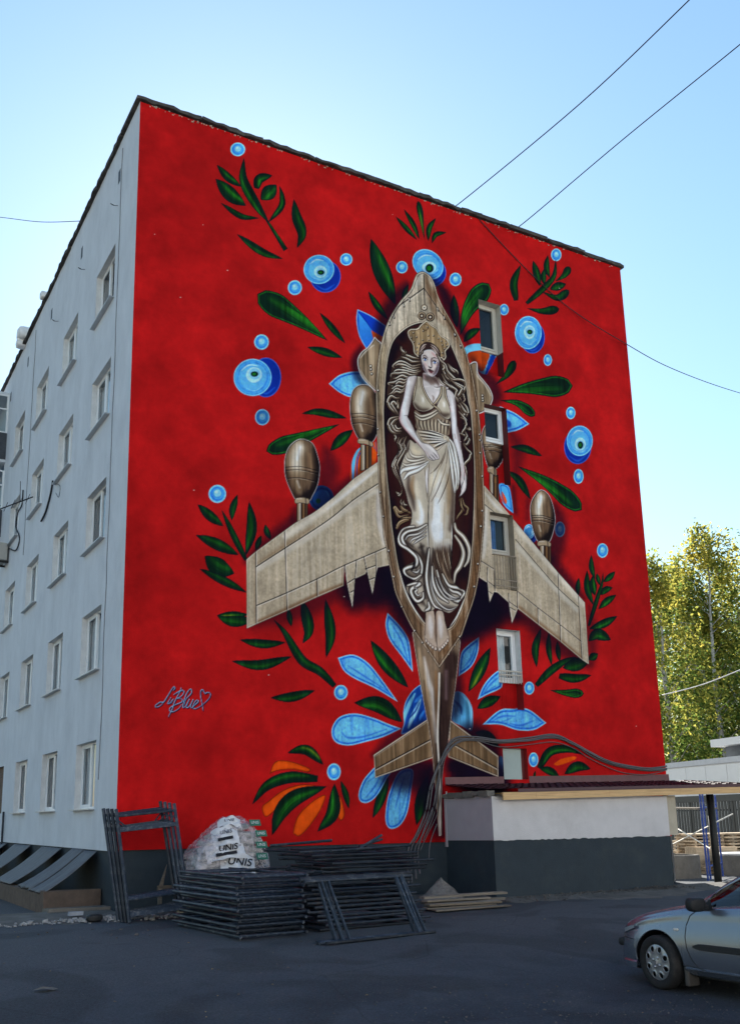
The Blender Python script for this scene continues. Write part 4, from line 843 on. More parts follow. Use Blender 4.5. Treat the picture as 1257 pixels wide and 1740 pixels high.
M_PAINT = paint_mat('mural paint on plaster')
M_SIDE = mat('pale grey facade plaster', (.62, .645, .68), .88, .10, 1.4, .45, 50, dirt=(.44, .46, .50), dscale=1.1, damt=.4, stretch=(1, 1, .55))
M_REVEAL = mat('whitewashed reveal plaster', (.66, .66, .65), .85, .12, 5, .2, 40)
M_PLINTH = mat('slate grey plinth plaster', (.025, .037, .048), .8, .14, 3, .3, 60, dirt=(.05, .06, .06), dscale=2., damt=.4)
M_ROOF = mat('weathered concrete slab', (.055, .05, .046), .95, .4, 7, .6, 25, dirt=(.15, .135, .115), dscale=3, damt=.6)
M_PVC = mat('white plastic frame', (.78, .79, .79), .4, .04, 3)
M_SILL = mat('zinc sill', (.5, .52, .54), .5, .12, 5, metal=.3)
M_GLASS = glass_mat('window glass')
M_ROOM = mat('dim room', (.10, .105, .11), .9, .3, 2)
M_CURT = mat('net curtain', (.66, .67, .68), .9, .25, 3, stretch=(1, 14, .3))
M_CURTB = mat('blue plastic sheet', (.08, .2, .45), .5, .3, 6, .4, 12)
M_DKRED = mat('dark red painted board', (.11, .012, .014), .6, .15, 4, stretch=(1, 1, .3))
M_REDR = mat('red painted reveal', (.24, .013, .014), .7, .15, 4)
M_TANR = mat('tan painted metal', (.29, .24, .18), .6, .2, 4)
M_OLDW = mat('old white timber', (.5, .47, .41), .75, .25, 4, .2, 30, stretch=(1, 1, .2), dirt=(.3, .24, .18), dscale=4, damt=.5)
M_MINT = mat('pale mint board', (.36, .43, .41), .7, .08, 2)
M_WOOD = mat('fresh pine board', (.60, .40, .20), .7, .25, 4, .15, 40, stretch=(.35, 4, 8), dirt=(.4, .2, .08), dscale=5, damt=.5)
M_OLDWOOD = mat('weathered plank wood', (.17, .145, .115), .85, .35, 5, .3, 40, stretch=(.3, 5, 5), dirt=(.16, .13, .10), dscale=3, damt=.6, vary=.3)
M_YWOOD = mat('sawn timber', (.40, .30, .19), .85, .3, 4, .2, 40, stretch=(1, .3, 4))
M_WHITE = mat('pale render', (.55, .54, .55), .85, .08, 2.5, .3, 55, dirt=(.42, .41, .41), dscale=1.5, damt=.4)
M_LILAC = mat('lilac grey render', (.36, .33, .36), .85, .08, 2.5, .3, 55)
M_TILE = mat('maroon metal roof tile', (.06, .022, .032), .45, .2, 5, spec=.4)
M_STEEL = mat('dark blue grey steel tube', (.020, .031, .049), .5, .3, 14, .2, 40, metal=.2, dirt=(.30, .30, .30), dscale=10, damt=.32, vary=.5, dmax=.72)
M_STEELB = mat('dark steel tube with rust', (.014, .021, .032), .55, .35, 12, .2, 40, metal=.2, dirt=(.14, .11, .085), dscale=8, damt=.35, vary=.6, dmax=.72)
M_BLACK = mat('black steel', (.018, .019, .02), .55, .2, 5)
M_CABLE = mat('grey cable sheath', (.10, .095, .10), .6, .5, 25, stretch=(3, 3, 3))
M_WIRE = mat('thin black wire', (.02, .02, .025), .6, .1)
M_CONC = mat('old concrete', (.15, .14, .125), .95, .25, 4, .5, 30, dirt=(.10, .09, .07), dscale=2.2, damt=.8)
M_BROWN = mat('brown pit render', (.11, .082, .066), .95, .3, 5, .5, 30, dirt=(.08, .07, .06), dscale=3, damt=.6)
M_CORR = mat('weathered roofing sheet', (.12, .125, .135), .7, .35, 8, .3, 30, stretch=(.3, 3, 1), dirt=(.1, .085, .075), dscale=5, damt=.6)
M_BLUE = mat('blue scaffold paint', (.014, .05, .25), .45, .2, 10, dirt=(.3, .3, .32), dscale=14, damt=.5)
# ------------------------------------------------------------------ the apartment block
block = thing('apartment_building', 'five-storey apartment block with grey side wall and a red aircraft mural on its end wall', 'apartment building')
LEN, HT = 34., 16.72
DOORS = {5: (12.37, 14.37), 4: (9.50, 11.53), 3: (6.85, 8.74), 2: (4.02, 5.89), 1: (2.43, 3.13)}
DX0, DX1, DREC = 8.86, 9.56, .25

def mural_mesh(name, cells, parent, coarse=None):
    """cells: boolean (NZ-1, NX-1); coarse: list of (z0,z1,x0,x1) big quads"""
    zz, xx = np.nonzero(cells)
    a = zz * NX + xx
    q = np.stack([a, a + 1, a + NX + 1, a + NX], 1)
    if coarse is not None and len(coarse):
        c = np.asarray(coarse)
        q = np.concatenate([q, np.stack([c[:, 0] * NX + c[:, 2], c[:, 0] * NX + c[:, 3], c[:, 1] * NX + c[:, 3], c[:, 1] * NX + c[:, 2]], 1)])
    if not len(q): return None
    u, inv = np.unique(q.ravel(), return_inverse=True)
    co = np.zeros((len(u), 3), np.float32); co[:, 0] = (u % NX) * GD; co[:, 2] = WALL_B + (u // NX) * GD
    me = bpy.data.meshes.new(name); nq = len(q)
    me.vertices.add(len(u)); me.vertices.foreach_set('co', co.ravel())
    me.loops.add(nq * 4); me.loops.foreach_set('vertex_index', inv.astype(np.int32).ravel())
    me.polygons.add(nq); me.polygons.foreach_set('loop_start', np.arange(0, nq * 4, 4, dtype=np.int32)); me.update(calc_edges=True)
    at_ = me.color_attributes.new('paint', 'FLOAT_COLOR', 'POINT')
    c4 = np.ones((len(u), 4), np.float32); c4[:, :3] = ALBEDO[u]
    at_.data.foreach_set('color', c4.ravel()); me.materials.append(M_PAINT)
    o = bpy.data.objects.new(name, me); COL.objects.link(o); o.parent = parent; return o

ALBEDO = np.minimum(lin(CAN.reshape(-1, 3)) * 1.12, .86).astype(np.float32)
cid = IDS[:-1, :-1].copy()
hole = np.zeros(cid.shape, bool)
ci = lambda v: int(round(v / GD)); zi_ = lambda v: int(round((v - WALL_B) / GD))
for n, (z0, z1) in DOORS.items(): hole[zi_(z0):zi_(z1), ci(DX0):ci(DX1)] = True
free = (cid == 0) & ~hole
B = 8; coarse = []; fine = free.copy()
for bz in range(0, free.shape[0] - B + 1, B):
    for bx in range(0, free.shape[1] - B + 1, B):
        if not free[bz:bz + B, bx:bx + B].all(): continue
        v = CAN[bz:bz + B + 1, bx:bx + B + 1]; t = np.linspace(0, 1, B + 1)[:, None, None]; s = np.linspace(0, 1, B + 1)[None, :, None]
        g = (v[0, 0] * (1 - s) + v[0, -1] * s) * (1 - t) + (v[-1, 0] * (1 - s) + v[-1, -1] * s) * t
        if np.abs(v - g).max() < 9: coarse.append((bz, bz + B, bx, bx + B)); fine[bz:bz + B, bx:bx + B] = False
mural = mural_mesh('mural_wall', fine, block, coarse)
ids_here = np.unique(cid[~hole])
for pid in ids_here:
    if pid == 0: continue
    m = (cid == pid) & ~hole
    if m.sum() < 6: mural_fix = None
    mural_mesh(PARTS[pid][0], m, mural)

# side wall with its window openings (x = 0, seen from the left)
W_Y = [1.55 + 3.28 * k for k in range(9)]; W_W, W_H = 1.55, 1.33
W_Z = [1.86 + 2.7525 * k for k in range(5)]; REC = .125
ys = sorted({0., LEN} | {y for a in W_Y for y in (a, a + W_W)}); zs = sorted({1.08, 16.70} | {z for a in W_Z for z in (a, a + W_H)})
mb = MB()
for i in range(len(ys) - 1):
    for j in range(len(zs) - 1):
        cy, cz = (ys[i] + ys[i + 1]) / 2, (zs[j] + zs[j + 1]) / 2
        if any(a < cy < a + W_W for a in W_Y) and any(a < cz < a + W_H for a in W_Z): continue
        mb.quad((0, ys[i + 1], zs[j]), (0, ys[i], zs[j]), (0, ys[i], zs[j + 1]), (0, ys[i + 1], zs[j + 1]))
side = mb.build('side_wall', M_SIDE, block, fix=False)
# plinth, back walls
pl = MB()
pl.box(.03, WALL_W - .02, .035, .3, -.5, 1.10); pl.box(.03, .3, .3, LEN, -.5, 1.08)
pl.build('plinth', M_PLINTH, block)
bk = MB()
bk.quad((WALL_W, 0, 0), (WALL_W, LEN, 0), (WALL_W, LEN, 16.55), (WALL_W, 0, 16.55)); bk.quad((WALL_W, LEN, 0), (0, LEN, 0), (0, LEN, 16.55), (WALL_W, LEN, 16.55))
bk.build('back_wall', M_SIDE, block)
cr = MB(); cr.box(1.3, WALL_W - .1, 1.6, LEN - .1, .2, 16.4); cr.build('inner_core', M_ROOM, block)
cl = MB(); cl.box(.0, .045, -.012, 0, 1.10, 16.5); 
# roof slabs: separate pieces with uneven edges and joints
def slab(name, x0, x1, y0, y1, z0, z1, seed):
    r = random.Random(seed); m = MB(); n = 9
    along_x = (x1 - x0) > (y1 - y0)
    rows = []
    for k in range(n + 1):
        t = k / n; a, b = r.uniform(-.03, .03), r.uniform(-.035, .03)
        if along_x: x = x0 + (x1 - x0) * t; rows.append([(x, y0 + a, z0 + b * .6), (x, y0 + a * .5, z1 + r.uniform(-.03, .015)), (x, y1, z1), (x, y1, z0)])
        else: y = y0 + (y1 - y0) * t; rows.append([(x0 + a, y, z0 + b * .6), (x0 + a * .5, y, z1 + r.uniform(-.03, .015)), (x1, y, z1), (x1, y, z0)])
    for k in range(n):
        p, q = rows[k], rows[k + 1]
        for e in range(4): f = (e + 1) % 4; m.quad(p[e], q[e], q[f], p[f])
    m.poly(rows[0]); m.poly(rows[-1][::-1])
    return m.build('roof_slab', M_ROOF, block)
x = -.08; k = 0
while x < WALL_W + .1:
    w = R.uniform(1.25, 1.75); x1 = min(x + w, WALL_W + .16); dz = R.uniform(-.02, .025)
    slab('roof_slab', x, x1 - .012, -.075 + R.uniform(-.02, .02), 1.2, 16.71 + dz, 16.80 + dz, k); x = x1; k += 1
y = 1.22
while y < LEN:
    w = R.uniform(1.3, 1.7); dz = R.uniform(-.02, .02)
    slab('roof_slab', -.08 + R.uniform(-.015, .015), 1.2, y, y + w - .012, 16.69 + dz, 16.78 + dz, k); y += w; k += 1
top = MB(); top.box(1.2, WALL_W, 1.2, LEN, 16.60, 16.78); top.build('roof_deck', M_ROOF, block)
# crumbling mortar along the top of the painted wall
cm = MB()
for i in range(130):
    x = R.uniform(.05, WALL_W - .1); s = R.uniform(.008, .022); z = 16.69 - abs(R.gauss(0, .025))
    cm.box(x, x + s * R.uniform(1, 3), -.012 - R.uniform(0, .012), 0.0, z - s * .6, z + s * .3, .006)
tag(cm.build('crumbled_mortar', mat('bare mortar', (.5, .42, .34), .95, .3, 20), block), kind='stuff')

# windows of the side wall: frame > panes, sill, curtain
def window_meshes():
    f = MB(); a = .045; W, H = W_W, W_H
    f.box(0, .06, 0, a, 0, H); f.box(0, .06, W - a, W, 0, H); f.box(0, .06, a, W - a, 0, a); f.box(0, .06, a, W - a, H - a, H)
    f.box(0, .06, W * .52 - .028, W * .52 + .028, a, H - a)
    f.box(.0, .03, W * .52 + .035, W * .52 + .08, a, H - a); f.box(.0, .03, W - a - .05, W - a, a, H - a); f.box(.0, .03, W * .52 + .08, W - a - .05, a, a + .05); f.box(0, .03, W * .52 + .08, W - a - .05, H - a - .05, H - a)
    fr = f.build('window', M_PVC); bevel(fr, .006, 1)
    p1 = MB().quad((.03, a, a), (.03, W * .52 - .03, a), (.03, W * .52 - .03, H - a), (.03, a, H - a)).build('pane', M_GLASS)
    p2 = MB().quad((.035, W * .52 + .03, a), (.035, W - a, a), (.035, W - a, H - a), (.035, W * .52 + .03, H - a)).build('pane', M_GLASS)
    sl_ = MB().box(-.23, 0, -.05, W + .05, -.028, -.006).build('sill', M_SILL)
    rm = MB().box(.1, 1.0, .0, W, 0, H); rm.f = [q for i, q in enumerate(rm.f) if i != 5]
    rm = rm.build('room', M_ROOM, fix=False)
    cu = MB()
    n = 26; cu_w = W
    for k in range(n):
        y0, y1 = cu_w * k / n, cu_w * (k + 1) / n; d0, d1 = .13 + .02 * math.sin(k * 1.9), .13 + .02 * math.sin((k + 1) * 1.9)
        cu.quad((d0, y0, .05), (d1, y1, .05), (d1, y1, H - .03), (d0, y0, H - .03))
    cu = cu.build('curtain', M_CURT, smooth=True)
    rv = MB(); D_ = -REC; D2 = .08
    rv.quad((D_, 0, 0), (D_, W, 0), (D2, W, 0), (D2, 0, 0)); rv.quad((D_, 0, H), (D2, 0, H), (D2, W, H), (D_, W, H))
    rv.quad((D_, 0, 0), (D2, 0, 0), (D2, 0, H), (D_, 0, H)); rv.quad((D_, W, 0), (D_, W, H), (D2, W, H), (D2, W, 0))
    rv = rv.build('reveal', M_REVEAL, fix=False)
    return fr, p1, p2, sl_, rm, cu, rv
protos = window_meshes()
first = True
for ci_, y in enumerate(W_Y):
    for ri, z in enumerate(W_Z):
        if ci_ == 3 and ri == 0: continue
        fr = protos[0] if first else protos[0].copy()
        if not first: COL.objects.link(fr)
        fr.parent = block; fr.location = (REC, y, z)
        r_ = R.Random if False else random.Random(ci_ * 31 + ri * 7)
        for k, pr in enumerate(protos[1:]):
            if k == 4:
                mode = r_.choice((0, 1, 1, 1, 2, 3)) if (ci_, ri) != (0, 0) else 1
                if mode == 0 and not first: continue
            o = pr if first else pr.copy()
            if not first: COL.objects.link(o)
            o.parent = fr; o.location = (0, 0, 0)
            if k == 4:
                if mode == 2: o.scale = (1, .45, 1)
                if mode == 3: o.scale = (1, .5, 1); o.location = (0, W_W * .5, 0)
        # a sash tilted open
        if (ci_, ri) in ((0, 4), (0, 1), (1, 3)) and not first:
            for o in fr.children:
                if o.name.startswith('pane') and abs(o.data.vertices[0].co.y - .045) < .01:
                    o.rotation_euler = (0, math.radians(9), 0); o.location = (-.005, 0, 0)
        first = False
# bricked-up ground floor opening at the far left
bm_ = MB().box(.10, .2, 0, W_W, 0, W_H).build('bricked_opening', mat('brick mortar', (.13, .11, .10), .95, .3, 8), block); bm_.location = (0, W_Y[3], W_Z[0])
M_BRICK = mat('brown brick', (.17, .12, .09), .9, .35, 6, .3, 30)
bk0 = MB().box(0, .03, 0, .235, 0, .062).build('brick', M_BRICK, bm_)
cnt = 0
for r_i in range(18):
    for c_i in range(6):
        y = c_i * .25 + (.12 if r_i % 2 else .0); 
        if y + .235 > W_W: continue
        o = bk0 if cnt == 0 else bk0.copy()
        if cnt: COL.objects.link(o)
        o.parent = bm_; o.location = (.075 + R.uniform(-.006, .006), y, .008 + r_i * .0735); cnt += 1
# attic vents and facade seams
for yv in (1.36, 4.67, 8.05, 11.3, 14.15, 17.4):
    MB().box(.002, .1, yv, yv + .16, 15.66, 15.98).build('attic_vent', M_BLACK, block).location = (-.006, 0, 0)
for ys_, top_, bot_, sd_ in ((1.24, 16.4, 2.4, 1), (10.3, 16.4, 9.2, 2)):
    r_ = random.Random(sd_); p = [(-.008, ys_ + r_.uniform(-.03, .03), top_ + (bot_ - top_) * k / 22) for k in range(23)]
    MB().tube(p, .010, 5).build('facade_crack', mat('crack filler', (.22, .23, .25), .9), block)
# glazed balcony at the far left
gb = MB().box(-1.0, 0, 14.55, 17.6, 10.8, 10.9).build('glazed_balcony', M_SIDE, block)
for zf in (13.65, 16.1): MB().box(-1.0, 0, 14.55, 17.6, zf - .1, zf).build('balcony_slab', M_SIDE, gb)
for zf in (10.9, 13.65):
    MB().box(-1.02, -.96, 14.53, 17.62, zf, zf + .95).box(-.96, 0, 14.53, 14.57, zf, zf + .95).build('balcony_panel', mat('dark ribbed balcony panel', (.06, .065, .075), .6, .3, 5, stretch=(1, 18, 1)), gb)
    fm = MB()
    for yy in (14.53, 15.55, 16.57, 17.56): fm.box(-1.02, -.96, yy, yy + .06, zf + .95, zf + 2.35)
    for xx in (-.96, -.5, -.06): fm.box(xx, xx + .06, 14.53, 14.58, zf + .95, zf + 2.35)
    for zz in (zf + .95, zf + 2.3, zf + 1.8): fm.box(-1.02, -.965, 14.53, 17.62, zz, zz + .05).box(-.96, 0, 14.535, 14.575, zz, zz + .05)
    fm.build('balcony_frame', M_PVC, gb)
    MB().quad((-.99, 14.58, zf + 1), (-.99, 17.56, zf + 1), (-.99, 17.56, zf + 2.3), (-.99, 14.58, zf + 2.3)).quad((-.95, 14.55, zf + 1), (-.04, 14.55, zf + 1), (-.04, 14.55, zf + 2.3), (-.95, 14.55, zf + 2.3)).build('balcony_pane', M_GLASS, gb)

# the column of narrow balcony doors in the painted wall
def canvas_panel(name, x0, x1, z0, z1, y, parent, boards=0):
    nx, nz = max(2, int((x1 - x0) / .02)), max(2, int((z1 - z0) / .02))
    X = np.linspace(x0, x1, nx + 1); Z = np.linspace(z0, z1, nz + 1)
    kx = CAM_POS[1] / (CAM_POS[1] - y); XA = CAM_POS[0] + (X - CAM_POS[0]) * kx; ZA = CAM_POS[2] + (Z - CAM_POS[2]) * kx     # the painters matched the motif across the recess
    gx = np.clip(np.round(XA / GD).astype(int), 0, NX - 1); gz_ = np.clip(np.round((ZA - WALL_B) / GD).astype(int), 0, NZ - 1)
    co = np.zeros((nz + 1, nx + 1, 3), np.float32); co[..., 0] = X[None]; co[..., 2] = Z[:, None]; co[..., 1] = y
    if boards: co[..., 1] += np.where((np.arange(nx + 1) % 6) == 0, .006, 0)[None]
    a = (np.arange(nz)[:, None] * (nx + 1) + np.arange(nx)[None]).ravel(); q = np.stack([a, a + 1, a + nx + 2, a + nx + 1], 1)
    me = bpy.data.meshes.new(name); me.from_pydata(co.reshape(-1, 3).tolist(), [], q.tolist())
    c = np.ones((co.shape[0] * co.shape[1], 4), np.float32); c[:, :3] = lin(CAN[gz_][:, gx].reshape(-1, 3)); me.color_attributes.new('paint', 'FLOAT_COLOR', 'POINT').data.foreach_set('color', c.ravel())
    me.materials.append(M_PAINT); o = bpy.data.objects.new(name, me); COL.objects.link(o); o.parent = parent; return o
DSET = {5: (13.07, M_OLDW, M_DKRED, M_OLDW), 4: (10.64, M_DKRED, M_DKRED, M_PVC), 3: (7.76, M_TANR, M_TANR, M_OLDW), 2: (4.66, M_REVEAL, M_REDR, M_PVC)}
for n, (z0, z1) in DOORS.items():
    x0, x1, d = DX0, DX1, DREC
    x0, x1 = ci(x0) * GD, ci(x1) * GD; z0, z1 = WALL_B + zi_(z0) * GD, WALL_B + zi_(z1) * GD
    if n == 1:
        dr = MB().box(x0, x1 - .1, .10, .14, z0 - .3, z1).build('boarded_door', M_MINT, block)
        MB().quad((x1, 0, z0), (x1, .2, z0), (x1, .2, z1), (x1, 0, z1)).quad((x0, 0, z1), (x1, 0, z1), (x1, .2, z1), (x0, .2, z1)).quad((x0, 0, z0), (x0, 0, z1), (x0, .2, z1), (x0, .2, z0)).build('door_reveal', M_REDR, dr)
        MB().box(x1 - .1, x1, .11, .15, z0 - .3, z1).build('door_post', M_DKRED, dr)
        continue
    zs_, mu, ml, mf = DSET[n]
    f = MB(); a = .07
    f.box(x0, x0 + a, d - .06, d, zs_, z1); f.box(x1 - a, x1, d - .06, d, zs_, z1); f.box(x0 + a, x1 - a, d - .06, d, z1 - a, z1); f.box(x0 + a, x1 - a, d - .06, d, zs_, zs_ + a)
    i0, i1 = x0 + a + .01, x1 - a - .01
    f.box(i0, i0 + .05, d - .075, d - .01, zs_ + a, z1 - a); f.box(i1 - .05, i1, d - .075, d - .01, zs_ + a, z1 - a); f.box(i0 + .05, i1 - .05, d - .075, d - .01, z1 - a - .05, z1 - a); f.box(i0 + .05, i1 - .05, d - .075, d - .01, zs_ + a, zs_ + a + .05)
    dr = f.build('balcony_door', mf, block); bevel(dr, .006, 1)
    MB().quad((i0, d - .03, zs_ + a), (i1, d - .03, zs_ + a), (i1, d - .03, z1 - a), (i0, d - .03, z1 - a)).build('pane', M_GLASS, dr)
    rm = MB().box(x0, x1, d + .02, d + .9, zs_, z1); rm.f = [q for i, q in enumerate(rm.f) if i != 2]; rm.build('room', M_ROOM, dr, fix=False)
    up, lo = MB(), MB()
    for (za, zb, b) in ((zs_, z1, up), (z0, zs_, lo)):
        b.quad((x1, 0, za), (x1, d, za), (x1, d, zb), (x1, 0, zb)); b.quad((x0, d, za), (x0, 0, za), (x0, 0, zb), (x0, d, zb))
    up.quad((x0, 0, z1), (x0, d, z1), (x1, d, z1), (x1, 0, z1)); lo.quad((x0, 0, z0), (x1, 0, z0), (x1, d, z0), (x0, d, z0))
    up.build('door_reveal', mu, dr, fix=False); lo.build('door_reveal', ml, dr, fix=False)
    canvas_panel('door_panel', x0, x1, z0, zs_, d - .012, dr, boards=n == 2)
    if n in (3, 2):
        c = MB(); m_ = 16; w0, w1 = (x0 + .08, x1 - .3) if n == 3 else (x0 + .05, x1 - .22)
        for k in range(m_):
            a0, a1 = w0 + (w1 - w0) * k / m_, w0 + (w1 - w0) * (k + 1) / m_; e0, e1 = d + .06 + .02 * math.sin(k * 2.1), d + .06 + .02 * math.sin(k * 2.1 + 2.1)
            c.quad((a0, e0, zs_ + .03), (a1, e1, zs_ + .03), (a1, e1, z1 - .1 if n != 4 else zs_ + .4), (a0, e0, z1 - .1 if n != 4 else zs_ + .4))
        c.build('curtain', {3: M_CURTB, 2: M_CURT, 4: M_CURT}[n], dr, smooth=True)
    if n in (3, 2):
        rl = MB(); zt, zb = (7.68, 6.86) if n == 3 else (4.91, 4.62); yb = -.05 if n == 3 else .03
        for zz in ((zt, zb + .06, (zt + zb) / 2 - .2) if n == 3 else (zt, zt - .09)): rl.tube([(x0 + .01, yb, zz), (x1 - .01, yb, zz)], .014 if n == 3 else .02, 6)
        nb = 9
        for k in range(nb): rl.tube([(x0 + .02 + (x1 - x0 - .04) * k / (nb - 1), yb, zb), (x0 + .02 + (x1 - x0 - .04) * k / (nb - 1), yb, zt)], .009, 5)
        for xx in (x0 + .01, x1 - .01): rl.tube([(xx, yb, zt), (xx, .1, zt)], .012, 5)
        rl.build('railing', M_TANR if n == 3 else M_OLDW, dr)
# ------------------------------------------------------------------ ground
def ground():
    m = MB()
    xs = list(np.concatenate([[-400, -120, -40], np.arange(-16, 30.1, .5), [45, 80, 200, 500]])); ys_ = list(np.concatenate([[-300, -80, -40, -24], np.arange(-19, 3.1, .5), [5, 8, 12, 20, 40, 90, 250, 600]]))
    r = random.Random(3)
    for y in ys_:
        for x in xs:
            z = gz(y)
            m.v.append((x, y, z + (r.uniform(-.012, .012) if -16 < x < 28 and -19 < y < 2 else 0)))
    n = len(xs)
    for j in range(len(ys_) - 1):
        for i in range(n - 1): m.f.append((j * n + i, j * n + i + 1, (j + 1) * n + i + 1, (j + 1) * n + i))
    mt = mat('dusty worn asphalt with pale band', (.030, .037, .050), .92, .28, 1.6, .6, 70, dirt=(.075, .074, .075), dscale=.55, damt=.6)
    t = mt.node_tree; n_ = t.nodes; L = t.links; b = n_['Principled BSDF']; src = b.inputs['Base Color'].links[0].from_socket
    tc = n_.new('ShaderNodeTexCoord'); v = n_.new('ShaderNodeTexVoronoi'); v.inputs['Scale'].default_value = 22; L.new(tc.outputs['Object'], v.inputs['Vector'])
    mr = n_.new('ShaderNodeMapRange'); mr.inputs['From Min'].default_value = .05; mr.inputs['From Max'].default_value = .10; mr.inputs['To Min'].default_value = 1; mr.inputs['To Max'].default_value = 0; L.new(v.outputs['Distance'], mr.inputs['Value'])
    z = n_.new('ShaderNodeTexNoise'); z.inputs['Scale'].default_value = .9; z.inputs['Detail'].default_value = 4; L.new(tc.outputs['Object'], z.inputs['Vector'])
    m3 = n_.new('ShaderNodeMapRange'); m3.inputs['From Min'].default_value = .52; m3.inputs['From Max'].default_value = .68; L.new(z.outputs['Fac'], m3.inputs['Value'])
    mm = n_.new('ShaderNodeMath'); mm.operation = 'MULTIPLY'; L.new(mr.outputs[0], mm.inputs[0]); L.new(m3.outputs[0], mm.inputs[1])
    mx = n_.new('ShaderNodeMix'); mx.data_type = 'RGBA'; L.new(mm.outputs[0], mx.inputs[0]); L.new(src, mx.inputs[6]); mx.inputs[7].default_value = (.13, .125, .12, 1); 
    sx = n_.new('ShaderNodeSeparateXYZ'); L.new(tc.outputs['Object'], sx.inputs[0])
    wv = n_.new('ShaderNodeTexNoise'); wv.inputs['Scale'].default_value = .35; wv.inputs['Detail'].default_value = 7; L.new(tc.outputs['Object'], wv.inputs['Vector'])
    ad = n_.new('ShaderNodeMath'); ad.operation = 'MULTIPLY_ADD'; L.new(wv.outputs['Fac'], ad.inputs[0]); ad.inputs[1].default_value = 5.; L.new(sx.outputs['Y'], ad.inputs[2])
    bd = n_.new('ShaderNodeMapRange'); bd.interpolation_type = 'SMOOTHSTEP'; bd.inputs['From Min'].default_value = -7.2; bd.inputs['From Max'].default_value = -1.5; bd.inputs['To Max'].default_value = .72; L.new(ad.outputs[0], bd.inputs['Value'])  # band mask: asphalt paler towards the block, edge broken by noise
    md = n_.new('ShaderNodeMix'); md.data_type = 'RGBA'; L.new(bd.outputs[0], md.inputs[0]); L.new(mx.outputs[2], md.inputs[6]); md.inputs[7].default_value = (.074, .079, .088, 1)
    cv = n_.new('ShaderNodeTexVoronoi'); cv.feature = 'DISTANCE_TO_EDGE'; cv.inputs['Scale'].default_value = .33; wn = n_.new('ShaderNodeMix'); wn.data_type = 'VECTOR'; wn.inputs[0].default_value = .12; L.new(tc.outputs['Object'], wn.inputs[4]); L.new(z.outputs['Color'], wn.inputs[5]); L.new(wn.outputs[1], cv.inputs['Vector'])
    cr_ = n_.new('ShaderNodeMapRange'); cr_.inputs['From Max'].default_value = .006; cr_.inputs['To Min'].default_value = .74; cr_.inputs['To Max'].default_value = 1.; L.new(cv.outputs['Distance'], cr_.inputs['Value'])
    mc = n_.new('ShaderNodeMix'); mc.data_type = 'RGBA'; mc.blend_type = 'MULTIPLY'; mc.inputs[0].default_value = 1.; L.new(md.outputs[2], mc.inputs[6]); L.new(cr_.outputs[0], mc.inputs[7]); 
    fs = n_.new('ShaderNodeTexNoise'); fs.inputs['Scale'].default_value = 38; fs.inputs['Detail'].default_value = 4; fs.inputs['Roughness'].default_value = .8; L.new(tc.outputs['Object'], fs.inputs['Vector'])
    fr_ = n_.new('ShaderNodeMapRange'); fr_.inputs['From Min'].default_value = .3; fr_.inputs['From Max'].default_value = .7; fr_.inputs['To Min'].default_value = .55; fr_.inputs['To Max'].default_value = 1.5; L.new(fs.outputs['Fac'], fr_.inputs['Value'])
    pt = n_.new('ShaderNodeTexNoise'); pt.inputs['Scale'].default_value = .42; pt.inputs['Detail'].default_value = 2; pt.inputs['Distortion'].default_value = 1.2; L.new(tc.outputs['Object'], pt.inputs['Vector'])
    pr_ = n_.new('ShaderNodeMapRange'); pr_.inputs['From Min'].default_value = .52; pr_.inputs['From Max'].default_value = .58; pr_.inputs['To Min'].default_value = 1.; pr_.inputs['To Max'].default_value = .72; L.new(pt.outputs['Fac'], pr_.inputs['Value'])
    mu = n_.new('ShaderNodeMath'); mu.operation = 'MULTIPLY'; L.new(fr_.outputs[0], mu.inputs[0]); L.new(pr_.outputs[0], mu.inputs[1])
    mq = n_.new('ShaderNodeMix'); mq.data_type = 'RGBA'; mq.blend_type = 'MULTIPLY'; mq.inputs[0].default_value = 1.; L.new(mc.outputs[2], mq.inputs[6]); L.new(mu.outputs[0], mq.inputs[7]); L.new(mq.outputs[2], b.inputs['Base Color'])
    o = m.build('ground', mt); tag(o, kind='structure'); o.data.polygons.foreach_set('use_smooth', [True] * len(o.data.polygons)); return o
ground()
# earth verge along the foot of the block
vg = MB(); r = random.Random(5); row = []
for k in range(90):
    x = -7 + k * .25; w = 1.25 + .35 * math.sin(k * .3) + r.uniform(-.12, .12); y0 = .4 if x < 7.1 else -1.35
    row.append((x, y0, y0 - w))
for k in range(89):
    (xa, a0, a1), (xb, b0, b1) = row[k], row[k + 1]
    vg.quad((xa, a1, gz(a1) - .004), (xb, b1, gz(b1) - .004), (xb, (b0 + b1) / 2, .035 + r.uniform(0, .02)), (xa, (a0 + a1) / 2, .035 + r.uniform(0, .02)))
    vg.quad((xa, (a0 + a1) / 2, .035), (xb, (b0 + b1) / 2, .035), (xb, b0, .08), (xa, a0, .08))
tag(vg.build('dirt_verge', mat('dusty earth', (.115, .105, .095), .95, .35, 3, .7, 30, dirt=(.2, .19, .175), dscale=1.6, damt=.6), smooth=True), kind='structure')
def rubble(name, spots, m, smin, smax, seed):
    r = random.Random(seed); b = MB()
    for (x, y, z, n, sx, sy, hz) in spots:
        for _ in range(n):
            px, py = r.gauss(x, sx), r.gauss(y, sy); d = math.hypot((px - x) / (sx * 2 + 1e-6), (py - y) / (sy * 2 + 1e-6)); h = z + hz * max(0, 1 - d) * r.random()
            s = r.uniform(smin, smax) * (1 if r.random() < .85 else 2.)
            q = Matrix.Translation((px, py, max(h, gz(py) + s * .25))) @ Matrix.Rotation(r.uniform(0, 6.3), 4, 'Z') @ Matrix.Rotation(r.uniform(-.6, .6), 4, 'X')
            b.box(-s, s, -s * .7, s * .7, -s * .55, s * .55, s * .3, q)
    return tag(b.build(name, m), kind='stuff')
